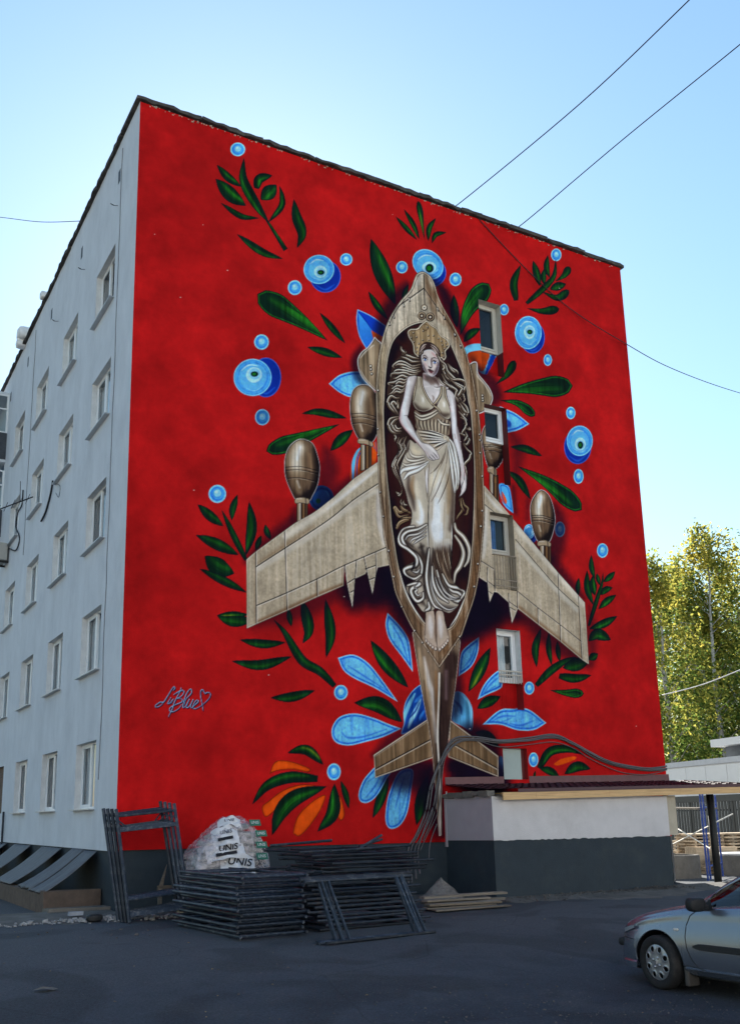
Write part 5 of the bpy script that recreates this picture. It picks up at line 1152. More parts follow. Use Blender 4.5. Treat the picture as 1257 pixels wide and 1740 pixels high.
M_RUB = mat('plaster rubble', (.30, .30, .30), .95, .35, 6)
M_RUBD = mat('stone grit', (.085, .08, .078), .95, .45, 6)
rubble('plaster_rubble', [(-.6, -.85, .03, 150, .5, .12, .05), (.1, -1.0, .02, 110, .35, .1, .06), (-1.4, -.9, .01, 70, .6, .15, .02), (.75, -1.2, .02, 45, .18, .08, .06)], M_RUB, .006, .022, 1)
rubble('stone_grit', [(9.5, -1.75, .05, 420, 1.5, .09, .06), (11.4, -1.72, .06, 300, .6, .07, .08), (8, -1.95, .02, 160, .6, .15, .02), (0, -3, .0, 120, 3, 1, 0)], M_RUBD, .004, .013, 2)
rubble('road_grit', [(2.2, -9.3, -.3, 900, 1.5, .9, 0), (-.6, -11.5, -.3, 700, 2.2, 1.4, 0), (2., -7., -.25, 400, 3, 1.5, 0)], M_RUBD, .002, .006, 5)

# ------------------------------------------------------------------ annex with its canopy
annex = thing('annex', 'low plastered annex with pale upper wall, slate lower wall and a pine-edged canopy', 'annex', (7.22, 0, 0))
AX0, AX1, AY, AZ = 0., 4.93, -1.6, 2.0
w = MB(); w.box(.0, AX1, AY, .03, 1.165, 2.02)
_r = random.Random(12); _e = [1.15 + _r.uniform(-.012, .012) for _ in range(60)]
for k in range(59):
    xa, xb = AX1 * k / 59, AX1 * (k + 1) / 59; w.quad((xa, AY - .001, _e[k]), (xb, AY - .001, _e[k + 1]), (xb, AY - .001, 1.168), (xa, AY - .001, 1.168))
wo = w.build('upper_wall', M_WHITE, annex)
w = MB(); w.quad((-.006, 0, 1.13), (-.006, AY, 1.155), (-.006, AY, 2.0), (-.006, 0, 2.1)); w.box(-.03, .0, -.05, .02, 1.0, 2.1); w.build('end_render', M_LILAC, annex)
w = MB(); w.box(.012, AX1 - .012, AY + .012, .03, -.2, 1.15); w.build('lower_wall', M_PLINTH, annex)
w = MB(); r = random.Random(9)
for k in range(9): w.box(-.07 + r.uniform(-.02, .02), .1, -k * .175 - .17, -k * .175 + .005, 2.02 + r.uniform(-.02, .02), 2.12 + r.uniform(-.03, .03), .012)
w.build('crumbled_ledge', M_CONC, annex)
MB().box(AX1 + .004, AX1 + .30, AY + .03, AY + .10, 1.17, 2.04).build('side_board', mat('beige board', (.42, .38, .30), .8, .15, 4), annex)
# roof: ribbed metal sheets, laid piece by piece, sloping away from the wall
X0, X1 = -.02, 7.36; zf0, zf1 = 2.14, 2.30          # front edge heights left/right
zfr = lambda x: zf0 + (zf1 - zf0) * (x - X0) / (X1 - X0)
zbk = lambda x: 2.29 + .15 * (x - X0) / (X1 - X0)
n = 20; yf = AY - .16
first_t = None
for k in range(n):
    xa, xb = X0 + (X1 - X0) * k / n, X0 + (X1 - X0) * (k + 1) / n - .004; t = MB()
    if k < 3: y_f = AY + .10
    else: y_f = yf
    prof = [(0, 0), (.25, .0), (.32, .028), (.46, .028), (.53, 0), (.94, 0), (.96, .022), (1., .022)]
    for s in range(8):
        ya, yb_ = -.02 + (y_f + .02) * s / 8, -.02 + (y_f + .02) * (s + 1) / 8
        for (u0, h0), (u1, h1) in zip(prof[:-1], prof[1:]):
            p = lambda u, h, y, e: (xa + (xb - xa) * u, y, zbk(xa + (xb - xa) * u) + (zfr(xa + (xb - xa) * u) - zbk(xa + (xb - xa) * u)) * (y / yf) + h + e)
            t.quad(p(u0, h0, ya, -.012), p(u1, h1, ya, -.012), p(u1, h1, yb_, .008), p(u0, h0, yb_, .008))
    t.build('roof_sheet', M_TILE, annex, fix=False)
fl = MB()
for (xa, xb) in ((0.02, 1.63), (2.36, X1 - .52)): fl.quad((xa, -.012, zbk(xa) + .0), (xb, -.012, zbk(xb) + .0), (xb, -.004, zbk(xb) + .17), (xa, -.004, zbk(xa) + .17)).quad((xa, -.13, zbk(xa) - .0), (xb, -.13, zbk(xb) - .0), (xb, -.012, zbk(xb) + .02), (xa, -.012, zbk(xa) + .02))
fl.build('flashing', mat('maroon flashing', (.13, .055, .06), .5, .2, 5), annex)
br = MB(); br.box(.15, X1 - .05, yf + .0, yf + .012, 2.1, 2.135)
ed = MB()
for (xa, xb) in ((.55, X1),): ed.quad((xa, yf - .008, zfr(xa) - .06), (xb, yf - .008, zfr(xb) - .06), (xb, yf - .008, zfr(xb) + .012), (xa, yf - .008, zfr(xa) + .012))
ed.quad((X1 + .005, yf, zfr(X1) - .05), (X1 + .005, 0, zbk(X1) - .05), (X1 + .005, 0, zbk(X1) + .03), (X1 + .005, yf, zfr(X1) + .03))
ed.build('eave_trim', M_TILE, annex)
for xa, xb in ((.17, 1.02), (1.02, 3.05), (3.05, 5.2), (5.2, X1)):
    f = MB(); f.v += [(x, y, zfr(x) - dz) for x in (xa + .002, xb - .002) for y in (yf + .0, yf + .035) for dz in (.205, .055)]
    f.f += [(0, 1, 3, 2), (4, 6, 7, 5), (0, 4, 5, 1), (2, 3, 7, 6), (1, 5, 7, 3), (0, 2, 6, 4)]
    f.build('fascia_board', M_WOOD, annex)
sf = MB(); sf.quad((X0 + .05, yf + .04, 2.03), (X1, yf + .04, 2.13), (X1, 0, 2.24), (X0 + .05, 0, 2.13)); sf.build('soffit', M_OLDWOOD, annex)
for k in range(9):
    xx = .5 + k * .82; MB().box(xx, xx + .05, yf + .05, -.02, zfr(xx) - .16, zfr(xx) - .06).build('rafter', M_WOOD, annex)
MB().tube([(6.93, -1.1, -.2), (6.93, -1.1, 2.08)], .085, 16).build('post', M_BLACK, annex, smooth=True)
# ------------------------------------------------------------------ scaffold frames
def frame_proto(L, W, label, m, rungs, group, gusset=True, r=.025):
    """flat frame: two long legs along local x (length L), rungs across local y (width W)"""
    t = thing('scaffold_section', label, 'scaffold frame', group=group)
    a = MB().tube([(0, 0, 0), (L, 0, 0)], r, 8).build('leg', m, t, smooth=False)
    share(a, 'leg', t, (0, W, 0))
    b = MB().tube([(0, .0, 0), (0, W, 0)], r * .86, 8).build('crossbar', m, t)
    b.location = (rungs[0], 0, 0)
    for x in rungs[1:]: share(b, 'crossbar', t, (x, 0, 0))
    if gusset:
        g = MB().tube([(0, 0, 0), (-.14, .16, 0)], .012, 6).build('brace', m, t); g.location = (rungs[1], 0, 0)
        share(g, 'brace', t, (rungs[1], W, 0), (0, 0, 0), (1, -1, 1))
    return t
def ordinal(k): return ('topmost', 'second from the top', 'third from the top', 'fourth from the top', 'fifth from the top', 'sixth from the top', 'seventh from the top', 'eighth from the top', 'ninth from the top', 'tenth from the top', 'eleventh from the top', 'twelfth from the top', 'thirteenth from the top', 'fourteenth from the top', 'fifteenth from the top', 'sixteenth from the top', 'seventeenth from the top', 'eighteenth from the top', 'nineteenth from the top', 'twentieth from the top')[k]
def words(k, where): return 'dark steel scaffold frame lying flat, %s in the %s pile' % (ordinal(k), where)
GA = 'scaffold frames piled flat on the ground'
rr = random.Random(21)
# left pile: legs alternate along y and x
NA = 12; pr = frame_proto(2.15, 1.06, words(0, 'left'), M_STEEL, (.06, .45, 1.7, 2.09), GA)
base_a = Vector((.46, -4.42))
for k in range(NA):
    lvl = NA - 1 - k; z = gz(-4) + .035 + lvl * .071 + (.01 if lvl > 6 else 0)
    off = rr.uniform(-.045, .045); o2 = rr.uniform(-.06, .05); tw = rr.uniform(-.03, .03)
    lean = .012 * lvl
    loc = (base_a.x + lean * .2 + o2 + 1.06 + .02, base_a.y + off + .06 * (lvl / NA), z)
    rot = (0, rr.uniform(-.006, .006), math.pi / 2 + .05 + tw)
    if k == 0: pr.location = loc; pr.rotation_euler = rot
    else: copy_thing(pr, loc, rot, words(k, 'left'), GA)
# right pile: legs along x
NB = 19; pb = frame_proto(2.05, 1.0, words(0, 'right'), M_STEELB, (.08, .5, 1.55, 1.97), GA, r=.021)
for k in range(NB):
    lvl = NB - 1 - k; z = gz(-4) + .03 + lvl * .061
    sx = 1.78 + rr.uniform(-.1, .16) + (.30 if lvl in (13, 14, 15) else 0)
    loc = (sx, -4.25 + rr.uniform(-.06, .06) + lvl * .02, z); rot = (rr.uniform(-.01, .01), rr.uniform(-.008, .008), .10 + rr.uniform(-.035, .035))
    if k == 0: pb.location = loc; pb.rotation_euler = rot
    else: copy_thing(pb, loc, rot, words(k, 'right'), GA)
# loose tubes thrown on and between the piles
for (a, b, r_, lab) in (((1.55, -3.2, 1.21), (2.6, -3.3, 1.27), .022, 'loose dark tube at the top left of the right pile'), ((2.85, -3.75, 1.15), (3.42, -3.5, 1.34), .022, 'short loose tube sticking up steeply from the top of the right pile'),
                        ((3.0, -3.5, 1.17), (3.55, -3.3, 1.27), .02, 'short tube behind the steep one on the right pile'), ((1.35, -2.9, .84), (2.0, -3.0, .86), .02, 'thin pale tube bridging the gap between the two piles'), ((1.15, -3.6, .80), (1.95, -3.9, .82), .028, 'rusty pale tube laid across the top of the left pile'),
                        ((2.2, -4.0, 1.13), (3.9, -3.6, 1.17), .022, 'long speckled tube along the top front of the right pile')):
    tag(MB().tube([a, b], r_, 8).build('steel_tube', M_STEEL), lab, 'steel tube', 'loose tubes on the scaffold piles')
# frames leaning on the right pile, standing on their long side
GL = 'scaffold frames leaning on the right pile'
pc = frame_proto(2.02, .92, 'speckled scaffold frame leaning outermost against the front of the right pile', M_STEEL, (.30, .42, 1.72, 1.84), GL, False)
for k, lab in enumerate(('', 'middle one of the frames leaning against the front of the right pile', 'innermost of the frames leaning against the front of the right pile')):
    loc = (1.40 - .06 * k + (.06 if k == 2 else 0), -5.28 + .085 * k, gz(-5.2) + .03); rot = (math.radians(58 + 2.5 * k), -.0, math.radians(9 - 1.5 * k))
    if k == 0: pc.location = loc; pc.rotation_euler = rot
    else: copy_thing(pc, loc, rot, lab, GL)
# upright frames leaning on the corner of the block
GU = 'scaffold frames leaning at the corner of the block'
t = thing('scaffold_section', 'upright dark scaffold frame nearest the camera at the corner of the block', 'scaffold frame', group=GU)
def upright(t, H=1.88, W=1.02):
    lg = MB().tube([(0, 0, 0), (0, 0, H)], .032, 8).build('leg', M_STEEL, t); share(lg, 'leg', t, (W, 0, 0))
    cb = MB().tube([(0, 0, 0), (W, 0, 0)], .024, 8).build('crossbar', M_STEEL, t); cb.location = (0, 0, .14)
    pl_ = MB().box(0, W, -.012, .012, -.035, .035).build('flat_bar', M_STEEL, t); pl_.location = (0, 0, H - .36); share(pl_, 'flat_bar', t, (0, 0, .12)); cb.location = (0, 0, .36); share(cb, 'crossbar', t, (0, 0, H - .12))
    g = MB().tube([(0, 0, 0), (.15, 0, -.15)], .014, 6).build('brace', M_STEEL, t); g.location = (0, 0, H - .18); share(g, 'brace', t, (W, 0, H - .18), (0, 0, 0), (-1, 1, 1))
upright(t)
UL = ['', 'second upright scaffold frame in the row leaning at the block corner', 'third upright scaffold frame in the row leaning at the block corner', 'upright scaffold frame furthest back, touching the red wall at the corner']
base = ray_hit((207, 1570), 2, -.01) + Vector((.13, .0, 0))
for k in range(4):
    loc = (base.x + .0 - .03 * k, base.y + .10 * k, 0.0); rot = (math.radians(-15 + 1.0 * k), math.radians(-5.2 - .5 * k), math.radians(-3 + 1. * k))
    if k == 0: t.location = loc; t.rotation_euler = rot
    else: copy_thing(t, loc, rot, UL[k], GU)
# sawhorse-like broken timber behind them
t = thing('broken_trestle', 'small broken timber trestle behind the upright scaffold frames', 'trestle', (.70, -.45, 0))
MB().box(-.03, .03, -.03, .03, 0, .45, .006).build('leg', M_OLDWOOD, t); MB().box(-.05, .75, -.025, .025, .42, .49, .006).build('beam', M_OLDWOOD, t); m = MB(); m.v += [(-.03, 0, .45), (.05, 0, .45), (.12, 0, .85), (-.03, .02, .45), (.05, .02, .45), (.12, .02, .85)]; m.f += [(0, 1, 2), (3, 5, 4), (0, 3, 4, 1), (1, 4, 5, 2), (2, 5, 3, 0)]; m.build('splinter', M_OLDWOOD, t)

# ------------------------------------------------------------------ pallet of wrapped bags
pal = thing('pallet', 'timber pallet under the film-wrapped bags behind the left scaffold pile', 'pallet', (.95, -1.75, .0))
for k in range(5): MB().box(0, 1.15, .02 + k * .24, .14 + k * .24, .10, .125, .004).build('board', M_YWOOD, pal)
for k in range(3): MB().box(.0 + k * .53, .09 + k * .53, 0, 1.1, .0, .10, .003).build('block', M_YWOOD, pal)
M_BAG = mat('paper bag', (.40, .38, .36), .75, .2, 5, .3, 14, dirt=(.10, .22, .16), dscale=3.5, damt=.5)
M_FILM = bpy.data.materials.new('clear wrapping film'); M_FILM.use_nodes = True
_t = M_FILM.node_tree; _t.nodes.remove(_t.nodes['Principled BSDF'])
_a = _t.nodes.new('ShaderNodeBsdfTransparent'); _b = _t.nodes.new('ShaderNodeBsdfPrincipled'); _b.inputs['Base Color'].default_value = (.60, .56, .60, 1); _b.inputs['Roughness'].default_value = .25
_m = _t.nodes.new('ShaderNodeMixShader'); _n = _t.nodes.new('ShaderNodeTexNoise'); _n.inputs['Scale'].default_value = 11; _c = _t.nodes.new('ShaderNodeTexCoord'); _t.links.new(_c.outputs['Object'], _n.inputs['Vector'])
_r = _t.nodes.new('ShaderNodeMapRange'); _r.inputs['To Min'].default_value = .05; _r.inputs['To Max'].default_value = .62; _r.inputs['From Min'].default_value = .3; _r.inputs['From Max'].default_value = .7; _t.links.new(_n.outputs['Fac'], _r.inputs['Value']); _t.links.new(_r.outputs[0], _m.inputs[0])
_p = _t.nodes.new('ShaderNodeBump'); _p.inputs['Strength'].default_value = .6; _p.inputs['Distance'].default_value = .03; _n2 = _t.nodes.new('ShaderNodeTexNoise'); _n2.inputs['Scale'].default_value = 13; _t.links.new(_c.outputs['Object'], _n2.inputs['Vector']); _t.links.new(_n2.outputs['Fac'], _p.inputs['Height']); _t.links.new(_p.outputs[0], _b.inputs['Normal'])
_t.links.new(_a.outputs[0], _m.inputs[1]); _t.links.new(_b.outputs[0], _m.inputs[2]); _t.links.new(_m.outputs[0], _t.nodes['Material Output'].inputs[0])
def pillow(sx, sy, sz, seed, n=12, q=8, j_=1.):
    r = random.Random(seed); m = MB()
    for i in range(q + 1):
        ph = -math.pi / 2 + math.pi * i / q
        for j in range(n):
            th = 2 * math.pi * j / n; c = lambda v, e: math.copysign(abs(v) ** e, v)
            m.v.append((sx * c(math.cos(th), .45) * c(math.cos(ph), .5) + r.uniform(-.012, .012) * j_, sy * c(math.sin(th), .45) * c(math.cos(ph), .5) + r.uniform(-.012, .012) * j_, sz * c(math.sin(ph), .7) + r.uniform(-.006, .006) * j_))
    for i in range(q):
        for j in range(n): m.f.append((i * n + j, i * n + (j + 1) % n, (i + 1) * n + (j + 1) % n, (i + 1) * n + j))
    return m
bagA = pillow(.29, .21, .062, 1)
GB = 'film-wrapped bags on the pallet'
bag0 = None; lvl_n = 12
for l in range(lvl_n):
    if l < 8: spots = [(x, y) for x in (.30, .86) for y in (.24, .68)]
    elif l < 10: spots = [(.40, .3), (.98, .34), (.66, .7)]
    else: spots = [(.52, .36), (.98, .42)] if l == 10 else [(.80, .42)]
    for s_i, (x, y) in enumerate(spots):
        lab = 'pale cement bag with green print in the %s layer of the wrapped stack, %s' % (('bottom', 'second', 'third', 'fourth', 'fifth', 'sixth', 'seventh', 'eighth', 'ninth', 'tenth', 'eleventh', 'topmost')[l], ('front left', 'back left', 'front right', 'back right')[s_i] if l < 8 else ('left', 'right', 'back')[s_i])
        if bag0 is None: o = bag0 = bagA.build('bag', M_BAG, smooth=True)
        else: o = bag0.copy(); COL.objects.link(o)
        o.location = (.93 + x + rr.uniform(-.03, .03), -1.75 + y + rr.uniform(-.03, .03), .185 + l * .117); o.rotation_euler = (rr.uniform(-.12, .12), rr.uniform(-.12, .12) - (.12 if l > 7 and s_i == 0 else 0), rr.uniform(-.1, .1))
        tag(o, lab, 'bag', GB)
# film draped over them
fm = MB(); nx_, ny_ = 26, 22; r = random.Random(4)
def film_h(u, v):
    x, y = -.05 + 1.3 * u, -.06 + 1.05 * v
    top = 1.12 if 0 < u else 1.
    h = 1.14 + .46 * math.exp(-(abs(u - .60) / .36) ** 3 - ((v - .5) / .6) ** 2) + .1 * math.sin(u * 9 + v * 4) * .3
    return x, y, h
for j in range(ny_ + 1):
    for i in range(nx_ + 1):
        u, v = i / nx_, j / ny_; x, y, h = film_h(u, v)
        e = min(u, 1 - u, v, 1 - v) * 8
        if e < 1: h = .62 + (h - .62) * (max(0, e) ** .45)
        ex = (1 - min(1, e)) * .05
        fm.v.append((.93 + x + (ex if u > .5 else -ex) + r.uniform(-.02, .02), -1.77 + y + r.uniform(-.02, .02) - .03, h + .05 + r.uniform(-.024, .024)))
for j in range(ny_):
    for i in range(nx_): fm.f.append((j * (nx_ + 1) + i, j * (nx_ + 1) + i + 1, (j + 1) * (nx_ + 1) + i + 1, (j + 1) * (nx_ + 1) + i))
tag(fm.build('wrapping_film', M_FILM, smooth=True), 'crumpled clear film draped over the bags on the pallet', 'film')
# printed sheets lying over the front of the heap
M_PRINT = mat('white printed sack', (.60, .61, .64), .6, .08, 6, .4, 9); M_INK = mat('black print', (.012, .012, .015), .6, .1); M_GLAB = mat('green label', (.02, .13, .085), .5, .2, 5); M_WPR = mat('white print', (.6, .62, .6), .6, .1)
def text_mesh(s, size, m, parent, loc, rot=(0, 0, 0), shear=0., name='lettering', ext=.002, bold=0.):
    c = bpy.data.curves.new(name, 'FONT'); c.body = s; c.size = size; c.align_x = 'CENTER'; c.align_y = 'CENTER'; c.shear = shear; c.extrude = ext; c.offset = bold
    o = bpy.data.objects.new(name, c); COL.objects.link(o); bpy.context.view_layer.update()
    me = bpy.data.meshes.new_from_object(o.evaluated_get(bpy.context.evaluated_depsgraph_get())); bpy.data.objects.remove(o); me.materials.append(m)
    q = bpy.data.objects.new(name, me); COL.objects.link(q); q.parent = parent; q.location = loc; q.rotation_euler = rot; return q
def sack(w, h, loc, rot, label, rows):
    t = thing('printed_sack', label, 'sack', loc, group='printed sacks on the wrapped stack'); t.rotation_euler = rot
    m = MB(); n, k_ = 10, 8; r = random.Random(int(w * 100 + h * 10))
    for j in range(k_ + 1):
        for i in range(n + 1): m.v.append((w * (i / n - .5), h * (j / k_ - .5), (.022 * math.sin(i * 1.3 + j * .7) + .015 * math.sin(i * .6 - j * 1.9)) - .09 * (2 * i / n - 1) ** 2))
    for j in range(k_):
        for i in range(n): m.f.append((j * (n + 1) + i, j * (n + 1) + i + 1, (j + 1) * (n + 1) + i + 1, (j + 1) * (n + 1) + i))
    m.build('sheet', M_PRINT, t, smooth=True)
    for (s, sz, x, y, mm) in rows:
        if s == '-': MB().box(x - sz, x + sz, y - .028, y + .028, .010, .016).build('print_band', M_INK, t)
        else: text_mesh(s, sz, mm, t, (x, y, .016), (0, 0, 0), .25, bold=.003 if sz > .1 else 0)
    return t
def face_rot(el, yaw, roll=0.):    # sheet lying on a slope that looks towards -y
    return (math.radians(el), math.radians(roll), math.radians(yaw))
sack(.60, .40, (1.56, -1.95, .88), face_rot(60, -12, 6), 'white sack sheet printed UNIS low on the front of the wrapped stack', (('UNIS', .19, 0, .04, M_INK), ('-', .2, .02, -.10, M_INK)))
sack(.66, .27, (1.36, -1.86, 1.10), face_rot(62, -14, -8), 'white sack sheet printed UNIS across the middle of the wrapped stack', (('UNIS', .15, .04, .05, M_INK), ('-', .18, 0, -.05, M_INK)))
sack(.46, .36, (1.38, -1.76, 1.36), face_rot(58, -20, -10), 'white sack sheet printed UNIS high on the left shoulder of the wrapped stack', (('UNIS', .10, .02, .05, M_INK), ('-', .13, 0, -.07, M_INK)))
sack(.40, .20, (1.50, -1.64, 1.60), face_rot(44, -22, -4), 'narrow white sack sheet at the very top of the wrapped stack', (('UNIS', .08, 0, 0, M_INK),))
for k, (x, y, z) in enumerate(((1.93, -1.78, 1.56), (2.02, -1.84, 1.38), (2.02, -1.86, 1.19), (2.02, -1.88, 1.00))):
    t = thing('bag_label', 'green printed bag label, %s of the four down the right of the wrapped stack' % ('highest', 'second', 'third', 'lowest')[k], 'label', (x, y, z), group='green labels on the wrapped stack'); t.rotation_euler = (math.radians(68), 0, math.radians(12))
    MB().box(-.115, .115, -.055, .055, -.004, .004).build('patch', M_GLAB, t); text_mesh('UNIS', .075, M_WPR, t, (-.01, 0, .006), shear=.2)

# ------------------------------------------------------------------ planks by the annex
GP = 'weathered planks by the annex corner'
for k, (x0, x1, y, z, lab) in enumerate(((4.95, 6.5, -2.35, .22, 'long weathered plank on top of the low pile by the annex corner'), (5.5, 7.1, -2.0, .19, 'plank sticking out furthest right from the low pile by the annex'), (4.9, 6.3, -2.5, .16, 'wide grey plank second in the low pile by the annex'),
                                         (4.85, 6.45, -2.65, .10, 'brownish plank in the middle of the low pile by the annex'), (5.0, 6.8, -2.3, .12, 'grey plank hidden at the back of the low pile by the annex'), (4.85, 6.5, -2.85, .04, 'bottom plank nearest the road in the low pile by the annex'), (4.8, 6.3, -2.65, .05, 'bottom plank under the middle of the low pile by the annex'))):
    tag(MB().box(x0, x1, y - .08, y + .08, z - .018, z + .018, .012).build('plank', M_OLDWOOD), lab, 'plank', GP).rotation_euler = (0, 0, 0)
sp = MB(); r = random.Random(2)
for i in range(14):
    for j in range(7):
        a = 2 * math.pi * i / 14; q = j / 6; sp.v.append((.55 * q * math.cos(a) + r.uniform(-.02, .02), .4 * q * math.sin(a) + r.uniform(-.02, .02), .42 * (1 - q) ** 1.1 + r.uniform(-.02, .02) - .02))
for i in range(14):
    for j in range(6): b_ = (i + 1) % 14; sp.f.append((i * 7 + j, i * 7 + j + 1, b_ * 7 + j + 1, b_ * 7 + j))
o = sp.build('gravel_heap', mat('grey gravel', (.16, .15, .14), .95, .4, 18, .8, 40)); o.location = (6.5, -.75, .02); tag(o, 'small heap of grey gravel in the corner beside the annex', 'gravel heap')

# ------------------------------------------------------------------ pit shelters along the left wall
pw = thing('pit_wall', 'low brown rendered wall around the basement light pits on the left', 'wall', (0, .9, 0))
MB().box(-1.05, .0, -.12, .12, -.3, .40, .012).build('end_section', M_BROWN, pw); MB().box(-1.05, -.82, .12, 14, -.3, .33, .0).build('long_section', M_BROWN, pw)
MB().box(-1.05, .2, -.62, -.12, -.3, .12, .02).build('concrete_step', M_CONC, pw)
GS = 'roofing sheets over the basement pits'
for k, (t0, t1, b0, b1, lab) in enumerate(((1.15, 2.15, .86, 2.05, 'crumpled roofing sheet nearest the block corner, lower edge torn'), (2.05, 2.95, 1.95, 3.15, 'roofing sheet overlapping behind the torn one nearest the corner'), (3.95, 5.85, 3.95, 5.8, 'flat grey roofing sheet in the middle of the row over the pits'), (7.1, 9.1, 7.1, 9.1, 'third roofing sheet along the left wall, partly cut by the picture edge'), (10.2, 12.2, 10.2, 12.2, 'furthest roofing sheet over the pits on the left wall'))):
    m = MB(); n, q = 22, 12; r = random.Random(k + 40)
    wav = [r.uniform(-1, 1) for _ in range(n + 1)]
    for j in range(q + 1):
        v = j / q
        for i in range(n + 1):
            u = i / n; y = (t0 + (t1 - t0) * u) * (1 - v) + (b0 + (b1 - b0) * u) * v
            x = -.02 - 1.02 * v + (r.uniform(-.05, .03) if j == q and k < 2 else 0)
            m.v.append((x, y, 1.06 - .70 * v + (.012 * math.sin(i * 2.1) + .016 * wav[i] * v if k < 2 else .006 * math.sin(i * 1.7)) - .05 * math.sin(math.pi * v) + (.02 if k == 1 else 0)))
    for j in range(q):
        for i in range(n): m.f.append((j * (n + 1) + i, j * (n + 1) + i + 1, (j + 1) * (n + 1) + i + 1, (j + 1) * (n + 1) + i))
    o = m.build('roofing_sheet', M_CORR, smooth=True); tag(o, lab, 'roofing sheet', GS); s_ = o.modifiers.new('thick', 'SOLIDIFY'); s_.thickness = .006
tag(MB().tube([(-.05, 10.75, .6), (-.05, 10.75, 1.9)], .03, 8).build('drain_pipe', M_STEEL), 'thin grey vertical pipe on the wall below the bricked opening', 'pipe')
t = MB(); pillow_ = pillow(.13, .09, .06, 9); o = pillow_.build('rubbish_bag', M_BLACK, smooth=True); o.location = (-.62, -1.05, .07); tag(o, 'small crumpled black bag among the white rubble', 'rubbish bag')
o = MB().box(-.12, .12, -.06, .06, 0, .065, .006).build('concrete_block', mat('pale block', (.3, .32, .36), .9)); o.location = (-.75, -.35, .06); tag(o, 'small pale block lying by the step of the pit wall', 'block')
def leaf_litter():
    m = MB(); r = random.Random(77)
    for _ in range(70):
        x, y = r.uniform(-6, 6), r.uniform(-13.5, -1.5); s = r.uniform(.01, .022); a = r.uniform(0, 6.3); z = gz(y) + .012
        c, d = math.cos(a) * s, math.sin(a) * s; m.quad((x - c, y - d, z), (x + d * .6, y - c * .6, z + .01), (x + c, y + d, z), (x - d * .6, y + c * .6, z + .012))
    tag(m.build('fallen_leaves', mat('dry leaf', (.20, .15, .08), .9, .5, 3)), kind='stuff')
leaf_litter()
o = MB().v and None
p = ray_hit((77, 1713), 2, -.3); m = MB()
for k in range(7):
    a = 2 * math.pi * k / 7; m.v.append((.13 * math.cos(a) * (1 + .3 * math.sin(k * 3)), .07 * math.sin(a), .01 + .012 * (k % 3)))
m.f.append(tuple(range(7))); o = m.build('scrap', mat('crushed carton', (.12, .11, .10), .9, .3)); o.location = (p.x, p.y, gz(p.y) + .01); tag(o, 'flattened scrap of carton on the asphalt at lower left', 'scrap')

# ------------------------------------------------------------------ things fixed to the walls
ac = thing('air_conditioner', 'beige outdoor air conditioner unit on a bracket at the left wall', 'air conditioner', (-.06, 12.62, 9.62))
b = MB().box(-.32, 0, 0, .82, 0, .56).build('casing', mat('beige casing', (.42, .40, .36), .5, .08)); b.parent = ac; bevel(b, .02, 2)
f = MB().lathe([(.0, -.33), (.2, -.33), (.22, -.325)], 20, 'z'); 
g = MB()
for k in range(8): g.tube([(-.335, .05, .06 + k * .06), (-.335, .77, .06 + k * .06)], .006, 5)
g.build('grille', M_SILL, ac); MB().box(-.36, .06, .1, .14, -.06, 0).box(-.36, .06, .68, .72, -.06, 0).build('bracket', M_BLACK, ac)
an = thing('antenna', 'dark rod antenna on a bracket beside the air conditioner', 'antenna', (-.05, 9.1, 10.6))
MB().tube([(0, 0, 0), (-1.0, .9, -.35)], .018, 6).tube([(-.3, .25, -.1), (-.35, .1, .45)], .01, 5).build('boom', M_WIRE, an)
for k in range(5):
    q = .12 + .17 * k; MB().tube([(-q, q * .9 - .28, -q * .35 + .05), (-q, q * .9 + .28, -q * .35 - .05)], .008, 5).build('rod', M_WIRE, an)
def cable(name, pts, r, lab, m=M_WIRE, cat='cable', n=5, group=None):
    c = [Vector(p) for p in pts]; q = []
    for i in range(len(c) - 1):
        p0, p1, p2, p3 = c[max(i - 1, 0)], c[i], c[i + 1], c[min(i + 2, len(c) - 1)]
        for k in range(8):
            t = k / 8; q.append(.5 * ((2 * p1) + (p2 - p0) * t + (2 * p0 - 5 * p1 + 4 * p2 - p3) * t * t + (3 * p1 - p0 - 3 * p2 + p3) * t ** 3))
    q.append(c[-1]); return tag(MB().tube(q, r, n).build(name, m, smooth=True), lab, cat, group)
wl = lambda x, y, d=-.04: (d, *ray_hit((x, y), 0, 0.)[1:])
cable('cable', [wl(42, 833), wl(40, 858), wl(33, 872), wl(30, 895), wl(36, 915), wl(30, 935), wl(18, 932)], .022, 'black cable looping down to the air conditioner on the left wall')
cable('cable', [wl(93, 817), wl(90, 835), wl(86, 852), wl(80, 872), wl(73, 886)], .028, 'short bundle of black cable hanging under a left wall window sill')
cable('cable', [wl(94, 822), wl(105, 826), wl(103, 845), wl(98, 838)], .007, 'thin curl of wire beside the hanging cable bundle')
for (x, y, lab) in ((200, 349, 'nearest'), (144, 457, 'middle'), (99, 545, 'furthest')):
    cable('wire_hook', [wl(x - 5, y, -.01), wl(x, y, -.16), wl(x + 4, y + 3, -.16), wl(x + 2, y + 1, -.02)], .007, '%s of the small wire hooks high on the left wall' % lab, cat='hook', group='wire hooks on the left wall')
# white wrapped bundles on the roof edge
for k, (y, z, s, lab) in enumerate(((12.0, 17.1, .27, 'large white wrapped bundle standing on the left roof edge'), (12.15, 16.85, .2, 'small white bundle leaning on the large one at the roof edge'), (9.1, 16.95, .14, 'small white box-like bundle nearer on the left roof edge'))):
    m = pillow(s * .9, s, s * .8, k + 60); o = m.build('roof_bundle', mat('white plastic wrap', (.75, .75, .76), .5, .1, 4, .5, 6), smooth=True); o.location = (-.05 - (.05 if k == 1 else 0), y, z - .05); tag(o, lab, 'bundle', 'white bundles on the roof')
